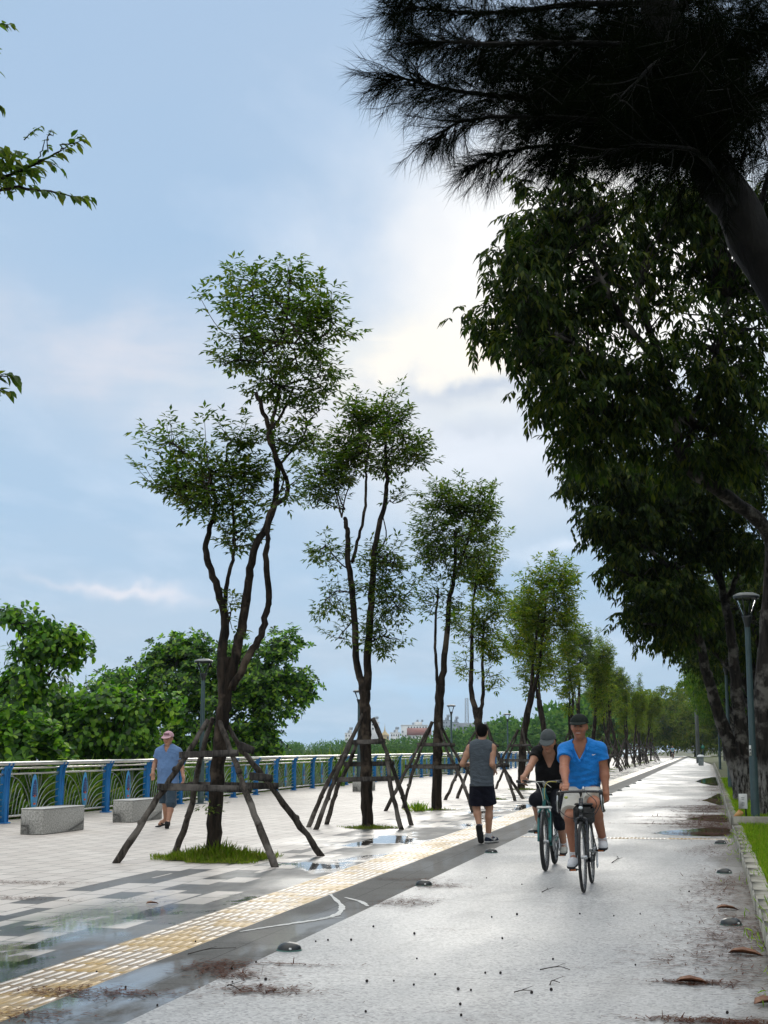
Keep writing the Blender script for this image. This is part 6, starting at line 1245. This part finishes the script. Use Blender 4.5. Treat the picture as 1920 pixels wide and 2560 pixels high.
# ---------------------------------------------------------------- bicycles
TYRE = pm('tyre_rubber', (.012, .012, .013), .7, .3, 40., .2, 90.); ALU = pm('bike_alloy', (.55, .56, .57), .3, .15, 30., metal=.9); BLK = pm('bike_black', (.010, .012, .016), .28, .2, 20., coat=.4); SAD = pm('saddle_black', (.012, .012, .012), .6); TEAL = pm('fork_teal', (.015, .17, .16), .35, .25, 20., coat=.3, col2=(.01, .10, .10)); RUB = pm('grip_rubber', (.014, .014, .015), .75); REFL = pm('reflector_orange', (.75, .19, .03), .3); SILV = pm('silver_paint', (.62, .64, .62), .35, .2, 20., metal=.4); YEL = pm('cable_yellow', (.62, .52, .10), .4); WCB = pm('cable_white', (.65, .65, .6), .4); GRN_ = pm('lamp_yellowgreen', (.45, .50, .10), .3)
def bicycle(loc, label, R, tyre, fork_mat, frame_mat, bar, lean, crank, zbar, zsad, wb=1.02):
    t = empty('bicycle', loc, label, 'bicycle', None, (0, lean, 0)); ya, yb = -.58, -.58+wb
    def wheel(y, nm):
        mb = MB(); mb.tube([(-.05, y, R), (.05, y, R)], .02, 10)
        for i in range(28):
            a = i*2*PI/28; b = a+(.5 if i % 4 < 2 else -.5); x = .025*(1 if i % 2 else -1); mb.tube([(x, y+.019*math.cos(b), R+.019*math.sin(b)), (0, y+(R-tyre*1.4)*math.cos(a), R+(R-tyre*1.4)*math.sin(a))], .0014, 4, cap=False)
        w_ = mb.build(nm, ALU, t, True); mb = MB(); mb.torus((0, y, R), R-tyre*.5, tyre*.5, 'x', 56, 10); mb.build('tyre', TYRE, w_, True)
        mb = MB(); mb.torus((0, y, R), R-tyre*1.22, tyre*.30, 'x', 56, 8, flat=1.4); mb.build('rim', BLK, w_, True)
    wheel(ya, 'wheel'); wheel(yb, 'wheel')
    hb, ht = np.array((0, -.475, R+R-.345+.38)), np.array((0, -.425, zbar-.07)); bb = np.array((0, 0, .275)); st_ = np.array((0, .15, zsad-.11)); ra = np.array((0, yb, R)); fa = np.array((0, ya, R))
    mb = MB(); mb.tube([hb, ht], .022, 12); mb.tube([ht-(0, .0, .06), st_-(0, .012, .05)], .018, 10); mb.tube([hb+(0, .008, .04), bb], .022, 10); mb.tube([bb, st_], .017, 10); mb.tube([bb-(.035, 0, 0), bb+(.035, 0, 0)], .024, 12)
    for s in (-1, 1): mb.tube([bb+(s*.02, .02, 0), ra+(s*.065, 0, 0)], .010, 8); mb.tube([st_+(s*.015, 0, -.03), ra+(s*.065, 0, 0)], .008, 8)
    mb.build('frame', frame_mat, t, True)
    mb = MB()
    for s in (-1, 1): mb.tube(smooth_path([hb+(s*.015, 0, 0), hb+(s*(.036+tyre*.4), -.01, -.02), hb+(s*(.042+tyre*.45), -.035, -.12), fa+(s*(.045+tyre*.4), 0, 0)], 5), [.015]*15+[.010] if bar == 'drop' else .019, 8)
    mb.tube([hb-(0, .0, .01), hb+(0, .004, .03)], .024, 10); fk = mb.build('fork', fork_mat, t, True)
    if bar != 'drop':
        mb = MB()
        for s in (-1, 1): mb.tube([hb+(s*(.043+tyre*.45), -.03, -.20), hb+(s*(.043+tyre*.45), -.012, .0)], .0145, 8)
        mb.box(hb+(0, -.005, .01), (.18, .05, .035), None, .012); mb.build('fork_crown', SILV, fk, True)
        mb = MB(); a = np.linspace(.15, 2.2, 14); mb.tube([(0, ya+(R+.02)*-math.cos(q)*1., R+(R+.02)*math.sin(q)) for q in a], .012, 6); 
        for s in (-1, 1): mb.box((s*.058, ya+.02, R+.30), (.03, .05, .06), None, .008)
        mb.build('front_brake', BLK, t, True)
    mb = MB(); by = -.475; mb.tube([ht, ht+(0, .0, .05), (0, by, zbar)], .016, 10); mb.build('stem', SILV if bar != 'drop' else BLK, t, True)
    mb = MB()
    if bar == 'drop':
        pth = [(-.205, by, zbar-.005), (-.10, by, zbar), (.10, by, zbar), (.205, by, zbar-.005)]; mb.tube(smooth_path(pth, 4), .013, 8)
        for s in (-1, 1): mb.tube(smooth_path([(s*.20, by, zbar-.005), (s*.215, by-.05, zbar-.015), (s*.218, by-.095, zbar-.06), (s*.222, by-.085, zbar-.14), (s*.225, by-.02, zbar-.19), (s*.228, by+.04, zbar-.195)], 5), .0165, 8)
    else:
        mb.tube(smooth_path([(-.32, by+.03, zbar+.012), (-.16, by+.01, zbar+.012), (-.05, by, zbar), (.05, by, zbar), (.16, by+.01, zbar+.012), (.32, by+.03, zbar+.012)], 4), .012, 8)
    h = mb.build('handlebar', BLK, t, True)
    for s in (-1, 1):
        mb = MB()
        if bar == 'drop': mb.ball((s*.217, by-.10, zbar-.02), (.020, .035, .034), 10, 7); mb.build('brake_hood', RUB, h, True); mb = MB(); mb.tube(smooth_path([(s*.218, by-.125, zbar-.03), (s*.222, by-.135, zbar-.10), (s*.224, by-.115, zbar-.19)], 4), [.008]*4+[.0065]*5, 6); mb.build('brake_lever', ALU, h, True)
        else: mb.tube([(s*.20, by+.017, zbar+.012), (s*.325, by+.031, zbar+.012)], .0175, 10); mb.build('grip', RUB, h, True); mb = MB(); mb.box((s*.17, by-.0, zbar+.004), (.05, .035, .03), None, .008); mb.tube(smooth_path([(s*.17, by-.02, zbar), (s*.22, by-.055, zbar-.012), (s*.30, by-.04, zbar-.015)], 4), .006, 6); mb.build('brake_lever', BLK, h, True)
    mb = MB()
    if bar == 'drop':
        for q in ([(-.19, by-.03, zbar-.02), (-.24, by-.10, zbar-.12), (-.14, by-.10, zbar-.24), (-.01, by-.02, zbar-.27)], [(.19, by-.03, zbar-.02), (.20, by-.10, zbar-.13), (.12, by-.09, zbar-.25), (.02, by-.02, zbar-.28)], [(.05, by-.03, zbar), (.16, by-.08, zbar-.10), (.13, by-.06, zbar-.20), (.03, .0-.44, zbar-.22)]): mb.tube(smooth_path(q, 6), .0042, 6)
        mb.build('brake_cables', BLK, t, True)
    else:
        mb.tube(smooth_path([(.16, by-.02, zbar), (.06, by-.10, zbar+.0), (.015, by-.06, zbar-.10), (.012, by+.0, zbar-.2)], 6), .0042, 6); mb.build('gear_cable', YEL, t, True)
        mb = MB(); mb.tube(smooth_path([(-.16, by-.02, zbar+.0), (-.06, by-.09, zbar-.01), (-.02, by-.06, zbar-.12), (-.01, by-.0, zbar-.22)], 6), .0042, 6); mb.tube(smooth_path([(-.15, by-.02, zbar), (0, by-.07, zbar+.005), (.10, by-.07, zbar-.06)], 6), .0036, 6); mb.build('brake_cable', WCB, t, True)
    mb = MB(); mb.tube([st_-(0, .01, .05), st_+(0, .022, .10)], .0135, 10); mb.build('seat_post', ALU, t, True)
    S = SDF((-.15, -.05, zsad-.15), (.15, .40, zsad+.1), .006); S.chain([(0, .05, zsad-.015), (0, .16, zsad-.015), (0, .27, zsad)], [.024, .034, .07], .03, ((0, 0, 1), .5)); sdf_obj('saddle', S, SAD, t, (0, 0, 0))
    ca, sa = math.cos(crank), math.sin(crank); mb = MB(); mb.torus((.045, 0, .275), .085, .006, 'x', 32, 6); mb.lathe([(.03, -.004), (.085, -.004), (.085, .004), (.03, .004)], (.045, 0, .275), 24, R=Matrix.Rotation(PI/2, 3, 'Y'))
    P_ = []
    for s in (-1, 1):
        e = np.array((s*.085, -s*-1*.165*ca if False else s*.165*ca, .275+s*.165*sa)); mb.beam((s*.07, 0, .275), e-(s*.012, 0, 0), .016, .028, (0, .3, 1)); P_.append(e)
    ck = mb.build('crankset', ALU if bar != 'drop' else BLK, t, False)
    for s, e in zip((-1, 1), P_):
        mb = MB(); mb.box(e+(s*.05, 0, 0), (.085, .085, .022), None, .006); mb.tube([e, e+(s*.03, 0, 0)], .008, 6); pd = mb.build('pedal', BLK, t); mb = MB(); mb.box(e+(s*.05, -.0445, 0), (.055, .004, .014)); mb.build('reflector', REFL, pd)
    mb = MB(); mb.box((.065, yb, .25), (.02, .04, .16), None, .008); mb.torus((.05, yb, R), .05, .012, 'x', 20, 6); mb.torus((.062, yb+.01, .19), .028, .006, 'x', 16, 5); mb.build('derailleur', ALU, t)
    mb = MB(); 
    for z in (.085, -.085): mb.tube([(.047, 0, .275+z), (.05, yb, R+z*.6)], .0045, 5)
    mb.build('chain', BLK, t)
    if bar == 'drop':
        mb = MB(); mb.ball(hb+(0, -.035, .10), (.022, .014, .016), 12, 8); mb.build('front_reflector', pm('front_lens', (.75, .82, .84), .1), t, True)
        mb = MB(); mb.ball((-.14, by-.05, zbar-.055), (.020, .012, .014), 10, 7); mb.build('bar_light', GRN_, t, True)
        mb = MB(); mb.ball((.035, by-.012, zbar+.028), (.015, .012, .022), 10, 7); mb.build('bell', ALU, t, True)
    return t
def Q(px, py, Y, s=.22152, ox=1280., oy=1760.): return P(ox+s*px, oy+s*py, Y)
def foot(J, e, hl, te, up=(0, 0, 1.)):
    hl = np.asarray(hl, float); te = np.asarray(te, float); d = unit(te-hl); up = unit(np.asarray(up, float)-d*(np.asarray(up, float)@d)); J['an'+e] = hl+d*.025+up*.085; J['to'+e] = te-d*.055+up*.034
SHOEW = cloth('shoe_white', (.62, .63, .66), .2, .4, 30.); SOLEB = pm('sole_black', (.015, .015, .018), .7); SOLEW = pm('sole_white', (.6, .6, .58), .6); SOCKW = cloth('sock_white', (.6, .6, .62), .15, .4, 40.)
# ---- rider in blue --------------------------------------------------------
B1Y = 15.02; bx = G(1460, 2232)[0]; B1 = (bx, B1Y, 0)
bicycle(B1, 'black drop bar bicycle ridden by the smiling man in blue', .345, .032, BLK, BLK, 'drop', -.025, .55, .985, .885)
f = np.array((0, -1., 0)); Z3 = np.array((0, 0, 1.))
J = dict(head=Q(760, 262, 15.10), neck=Q(772, 455, 15.20), chest=Q(785, 640, 15.22), waist=Q(797, 830, 15.26), pelvis=Q(800, 960, 15.30),
         shA=Q(600, 520, 15.17), shB=Q(985, 510, 15.2), elA=Q(590, 715, 14.97), elB=Q(1040, 745, 15.22), wrA=Q(600, 860, 14.72), wrB=Q(1058, 960, 15.16), haA=Q(610, 920, 14.64), haB=Q(1063, 1035, 15.13),
         hpA=Q(715, 985, 15.28), hpB=Q(890, 985, 15.28), knA=Q(655, 1285, 14.88), knB=Q(930, 1135, 14.86), anA=Q(688, 1690, 14.98), anB=Q(965, 1555, 15.10), toA=Q(660, 1830, 14.84), toB=Q(1000, 1650, 14.96))
FT1 = {}
for e, sg in (('A', -1), ('B', 1)):
    pd = np.array((bx+sg*.137, B1Y+sg*.165*math.cos(.55), .275+sg*.165*math.sin(.55)+.011)); FT1[e] = (pd+np.array((0, .15, .035 if e == 'A' else .0)), pd+np.array((sg*.018, -.115, 0.))); foot(J, e, *FT1[e])
SK1 = (.36, .16, .095)
t, Bd, tor, lo, hi, hr = person('person', B1, 'smiling man in a blue polo riding the black bicycle, dark cap, white shorts', J, f, SK1, dict(handA=((-.05, -1., -.25), (0, -.1, -1.), 1.0, -1), handB=((.0, -.25, -1.), (-.3, -.9, 0), 1.15, 1), smile=True, face=(-.06, -1., -.02), w=1.06, arm=1.16, leg=1.06))
BLUEP = cloth('polo_blue', (.010, .20, .62), .2, .7, 14., 420.)
o = clothes_shirt(t, B1, J, tor, lo, hi, hr, BLUEP, f, Q(800, 935, 15.28), .52, .018, 'v', .20, .0, .0085, .075, .068, BLUEP)
mb = MB(); sw = [(0, 0), (.010, -.006), (.045, .010), (.012, .004), (.004, .010)]; c = Q(925, 575, 15.22); mb.prism(sw, .0, .003, (c+np.array((-.012, -.128, .0)), (1, .22, 0), (0, 0, 1), (0, -1, 0))); mb.build('chest_logo', WHT, o, False, B1)
mb = MB(); c = Q(690, 590, 15.22); mb.box(c+np.array((0, -.124, 0)), (.036, .003, .007)); mb.build('chest_print', PALE_, o, False, B1)
clothes_shorts(t, B1, J, lo, hi, hr, cloth('shorts_cream', (.56, .54, .48), .15, .7, 14.), f, dict(A=.86, B=.80), .02, J['pelvis']+(0, 0, .03), (.110, .102))
CAPD = cloth('cap_dark', (.008, .014, .012), .4, .3, 30., 200.); cap_hat(t, B1, J['head'], (-.06, -1, .02), (0, 0, 1), CAPD, CAPD, .045, .100, .25, .92)
for e in 'AB':
    hl, te = FT1[e]; shoe(t, B1, hl, te, (0, -.08, 1), SHOEW, SOLEB, .045); an = J['an'+e]; sock(t, B1, an-(0, 0, .03), an+(J['kn'+e]-an)*.12, .045, SOCKW)
bag = empty('handlebar_bag', (bx, B1Y-.37, .66), 'black bag slung at the head tube of the front bicycle', 'bag'); mb = MB(); mb.box((0, 0, .09), (.21, .14, .19), None, .03); mb.build('pouch', SAD, bag); mb = MB(); mb.box((0, -.0, .195), (.18, .12, .018), None, .006); mb.build('flap', SAD, bag)
# ---- rider in black --------------------------------------------------------
B2Y = 17.42; bx2 = G(1364, 2178)[0]; B2 = (bx2, B2Y, 0)
bicycle(B2, 'teal forked mountain bicycle ridden by the woman in black', .34, .050, TEAL, TEAL, 'flat', -.02, -1.0, 1.02, .90, 1.04)
J = dict(head=Q(408, 432, 17.38), neck=Q(425, 585, 17.52), chest=Q(430, 740, 17.58), waist=Q(430, 880, 17.64), pelvis=Q(435, 990, 17.68), shA=Q(285, 545, 17.5), shB=Q(565, 550, 17.5), elA=Q(215, 690, 17.30), elB=Q(620, 740, 17.38), wrA=Q(150, 800, 17.06), wrB=Q(585, 870, 17.05), haA=Q(125, 850, 16.99), haB=Q(575, 905, 16.96),
         hpA=Q(365, 1010, 17.66), hpB=Q(510, 1010, 17.66), knA=Q(275, 1085, 17.24), knB=Q(525, 1190, 17.22), anA=Q(282, 1305, 17.47), anB=Q(568, 1560, 17.42), toA=Q(265, 1395, 17.3), toB=Q(580, 1700, 17.26))
FT2 = {}
for e, sg in (('A', -1), ('B', 1)):
    pd = np.array((bx2+sg*.137, B2Y+sg*.165*math.cos(-1.), .275+sg*.165*math.sin(-1.)+.011)); FT2[e] = (pd+np.array((0, .15, .01)), pd+np.array((sg*.012, -.115, 0.))); foot(J, e, *FT2[e])
t, Bd, tor, lo, hi, hr = person('person', B2, 'woman in black V neck and grey cap riding the teal bicycle behind', J, f, (.40, .215, .14), dict(handA=((.15, -.45, -.9), (.5, -.6, .2), .9, -1), handB=((0, -1, -.2), (0, -.1, -1), 1., 1), face=(-.05, -1., -.28), up=(0, -.28, 1.), w=.97, arm=1.0, leg=1.02))
BLKC = cloth('shirt_black', (.006, .006, .007), .3, .5, 16.); o = clothes_shirt(t, B2, J, tor, lo, hi, hr, BLKC, f, Q(432, 975, 17.66), .50, .016, 'v', .15, 0., .004, .066, .058, vmin=.022)
clothes_shorts(t, B2, J, lo, hi, hr, cloth('trousers_navy', (.008, .009, .014), .3, .6, 14.), f, dict(A=1.05, B=1.45), .02, J['pelvis']+(0, 0, .05), (.100, .098), 'trousers')
CAPG = cloth('cap_grey', (.06, .072, .075), .35, .3, 30., 220.); cap_hat(t, B2, J['head'], (-.05, -1, -.22), (0, -.22, 1), CAPG, CAPG, .075, .100, .35, 1.12)
S = SDF(J['head']-.2, J['head']+.2, .0055); hc = J['head']
for q in (-1, 1): S.cap(hc+np.array((q*.076, .03, .03)), hc+np.array((q*.070, .05, -.07)), .022, .016, .02)
S.ell(hc+np.array((0, .075, -.01)), (.07, .045, .085), None, .03); sdf_obj('hair', S, pm('hair_black', (.006, .005, .005), .9, spec=.1), t, B2)
SHOEG = cloth('shoe_pale_grey', (.42, .42, .38), .25, .4, 30.)
for e in 'AB':
    hl, te = FT2[e]; shoe(t, B2, hl, te, (0, -.05, 1), SHOEG, SOLEB, .043); an = J['an'+e]; sock(t, B2, an-(0, 0, .03), an+(J['kn'+e]-an)*.10, .043, SOCKW)
# ---- jogger seen from behind ----------------------------------------------------
q = lambda px, py, Y: Q(px, py, Y, .15365, 1140., 1780.)
LJ = (q(420, 2100, 21.4)[0], 21.4, 0); fb = np.array((0, 1., 0))
J = dict(head=q(427, 335, 21.45), neck=q(418, 500, 21.40), chest=q(410, 690, 21.40), waist=q(412, 920, 21.4), pelvis=q(415, 1110, 21.4), shA=q(232, 590, 21.4), shB=q(592, 585, 21.4), elA=q(105, 845, 21.36), elB=q(590, 850, 21.30), wrA=q(185, 855, 21.60), wrB=q(625, 935, 21.52), haA=q(215, 845, 21.68), haB=q(618, 955, 21.60),
         hpA=q(340, 1150, 21.4), hpB=q(492, 1150, 21.4), knA=q(335, 1560, 21.46), knB=q(543, 1545, 21.52), anA=q(358, 1930, 21.24), anB=q(520, 1985, 21.62), toA=q(395, 2115, 21.36), toB=q(575, 2060, 21.82))
toe1 = G(1202, 2110)+np.array((0, .03, .012)); heel1 = toe1+np.array((-.02, -.10, .225)); foot(J, 'A', heel1, toe1, (0, .9, .55))
heel2 = np.array((J['anB'][0], 21.56, .004)); toe2 = heel2+np.array((.11, .24, 0)); foot(J, 'B', heel2, toe2)
t, Bd, tor, lo, hi, hr = person('person', LJ, 'jogger seen from behind in grey sleeveless top and navy shorts', J, fb, (.44, .25, .165), dict(handA=((.6, 1., .1), (.2, .2, -1), 1.3, 1), handB=((-.3, 1., -.2), (-.4, -.2, -1), 1.3, -1), w=.98, arm=1.0, face=(.08, 1, 0), leg=1.03))
GRYT = cloth('vest_grey', (.075, .095, .115), .5, .6, 16., 260., (.045, .055, .068)); clothes_shirt(t, LJ, J, tor, lo, hi, hr, GRYT, fb, q(413, 1205, 21.4), 0., .030, 'round', .0, .045, .004, name='vest')
clothes_shorts(t, LJ, J, lo, hi, hr, cloth('shorts_navy', (.006, .007, .016), .3, .6, 14.), fb, dict(A=.88, B=.86), .016, J['pelvis']+(0, 0, -.055), (.112, .116))
hc = J['head']; S = SDF(hc-.2, hc+.2, .0055); S.ell(hc+np.array((0, -.016, .045)), (.085, .103, .092), None, .02); S.ell(hc+np.array((0, -.05, 0)), (.074, .062, .07), None, .03); S.cut(hc+np.array((0, .05, .02)), (0, .8, -.75)); sdf_obj('hair', S, pm('hair_black', (.006, .005, .005), .9, spec=.1), t, LJ, disp=lambda v: v+RNG.normal(0, .0012, v.shape))
SHOEN = cloth('shoe_navy', (.02, .028, .05), .3, .4, 30.); mbs = pm('sole_dark', (.012, .012, .014), .8)
toe, heel = toe1, heel1; s1_ = shoe(t, LJ, heel, toe, (0, .9, .55), SHOEN, mbs, .045)
toe, heel = toe2, heel2; s2_ = shoe(t, LJ, heel, toe, (0, 0, 1), SHOEN, SOLEW, .045)
mb = MB(); d = unit(toe-heel); n_ = np.array((d[1], -d[0], 0)); mb.tube(smooth_path([heel+n_*.043+(0, 0, .075), heel+d*.08+n_*.047+(0, 0, .05), heel+d*.17+n_*.043+(0, 0, .065)], 4), .008, 6); mb.tube(smooth_path([heel+d*.1+n_*.047+(0, 0, .03), heel+d*.16+n_*.044+(0, 0, .055), heel+d*.2+n_*.03+(0, 0, .05)], 4), .010, 6); mb.build('side_flash', SOLEW, s2_, True, LJ)
for e in 'AB': an = J['an'+e]; sock(t, LJ, an-(0, 0, .03), an+(J['kn'+e]-an)*.13, .045, SOCKW)
# ---- walking man ----------------------------------------------------------------
q = lambda px, py, Y: Q(px, py, Y, .12207, 360., 1810.)
LW = (q(490, 2100, 24.4)[0], 24.4, 0)
J = dict(head=q(497, 305, 24.38), neck=q(502, 490, 24.42), chest=q(500, 660, 24.42), waist=q(492, 900, 24.42), pelvis=q(490, 1120, 24.44), shA=q(318, 570, 24.42), shB=q(690, 570, 24.42), elA=q(225, 800, 24.44), elB=q(765, 830, 24.48), wrA=q(185, 980, 24.34), wrB=q(800, 1050, 24.40), haA=q(186, 1040, 24.31), haB=q(808, 1110, 24.36),
         hpA=q(425, 1160, 24.44), hpB=q(560, 1160, 24.42), knA=q(435, 1620, 24.48), knB=q(555, 1630, 24.26), anA=q(455, 1995, 24.72), anB=q(500, 1990, 24.16), toA=q(400, 2100, 24.5), toB=q(570, 2040, 23.98))
SAN = (('A', np.array((J['anA'][0]+.01, 24.74, .05)), np.array((J['anA'][0]-.08, 24.50, .01)), (0, .1, 1)), ('B', np.array((J['anB'][0]-.01, 24.12, .01)), np.array((J['anB'][0]+.07, 23.93, .11)), (.0, .5, .85)))
for e, hl, te, up in SAN: foot(J, e, hl, te, up)
t, Bd, tor, lo, hi, hr = person('person', LW, 'older man in pink cap, faded blue polo and denim shorts walking by the fence', J, f, (.42, .235, .155), dict(handA=((.05, -.2, -1.), (.5, -.7, 0), .5, 1), handB=((.1, -.2, -1.), (-.5, -.7, 0), .5, -1), w=1.03, belly=.012, arm=.98))
POLO2 = cloth('polo_faded', (.13, .23, .42), .3, .5, 14., 300., (.09, .17, .34)); clothes_shirt(t, LW, J, tor, lo, hi, hr, POLO2, f, q(492, 1262, 24.43), .55, .024, 'v', .10, .062, .004, .072, .045, POLO2)
clothes_shorts(t, LW, J, lo, hi, hr, cloth('denim', (.035, .06, .085), .4, .6, 14., 300.), f, dict(A=.98, B=1.02), .012, J['pelvis']-(0, 0, .02), (.102, .108))
PINK = cloth('cap_pink', (.55, .34, .38), .15, .3, 30.); o = cap_hat(t, LW, J['head'], (0, -1, -.02), (0, -.02, 1), PINK, PINK, .06, .100, .3, .95)
mb = MB(); c = J['head']
for i, a in enumerate((-.5, -.3, -.1, .1, .3, .5)): mb.box(c+np.array((.098*math.sin(a), -.103*math.cos(a)-.012, .088)), (.018, .008, .030 if i % 2 else .024), Matrix.Rotation(a, 3, 'Z'))
mb.build('cap_lettering', pm('cap_letter', (.22, .10, .14), .7), o, False, LW)
for e, hl, te, up in SAN:
    S = SDF(np.minimum(hl, te)-.1, np.maximum(hl, te)+.1, .0055); u = unit(np.array(up)); S.chain([hl, (hl+te)/2, te], [.040, .040, .046], .02, (u, .3)); o = sdf_obj('sandal', S, SOLEB, t, LW); mb = MB(); d = unit(te-hl); s_ = np.cross(d, u); m_ = hl+(te-hl)*.72; mb.tube(smooth_path([hl+(te-hl)*.5+s_*.044+u*.01, m_+s_*.034+u*.040, m_+u*.056, m_-s_*.034+u*.040, hl+(te-hl)*.5-s_*.044+u*.01], 5), .011, 6); mb.build('strap', SOLEB, o, True, LW)
# a far rider in pale blue, a few pixels tall
q = lambda px, py, Y: P(px, py, Y); LF = (P(1682, 1890, 190)[0], 190, 0); bxx = LF[0]
J = dict(head=(bxx, 189.9, 1.55), neck=(bxx, 190., 1.36), chest=(bxx, 190.05, 1.2), waist=(bxx, 190.1, 1.05), pelvis=(bxx, 190.15, .93), shA=(bxx-.17, 190, 1.32), shB=(bxx+.17, 190, 1.32), elA=(bxx-.25, 189.8, 1.12), elB=(bxx+.25, 189.8, 1.12), wrA=(bxx-.26, 189.6, 1.02), wrB=(bxx+.26, 189.6, 1.02), haA=(bxx-.26, 189.53, 1.0), haB=(bxx+.26, 189.53, 1.0), hpA=(bxx-.09, 190.15, .92), hpB=(bxx+.09, 190.15, .92), knA=(bxx-.11, 189.75, .7), knB=(bxx+.11, 189.78, .6), anA=(bxx-.1, 189.9, .35), anB=(bxx+.1, 189.95, .2), toA=(bxx-.1, 189.75, .3), toB=(bxx+.1, 189.8, .14))
J = {k: np.array(v) for k, v in J.items()}
t, Bd, tor, lo, hi, hr = person('person', LF, 'tiny distant rider in a pale blue top at the far end of the path', J, f, (.40, .22, .15), dict(handA=((0, -1, 0), (0, 0, -1), 1., -1), handB=((0, -1, 0), (0, 0, -1), 1., 1)))
clothes_shirt(t, LF, J, tor, lo, hi, .012, cloth('top_paleblue', (.25, .45, .55), .2), f, J['pelvis'], .6, .02, 'round')
clothes_shorts(t, LF, J, lo, hi, .012, bpy.data.materials['shorts_navy'], f, dict(A=.9, B=.9))
bicycle((bxx, 189.9, 0), 'tiny distant bicycle under the rider at the path end', .34, .05, BLK, BLK, 'flat', 0, .4, 1.0, .88)
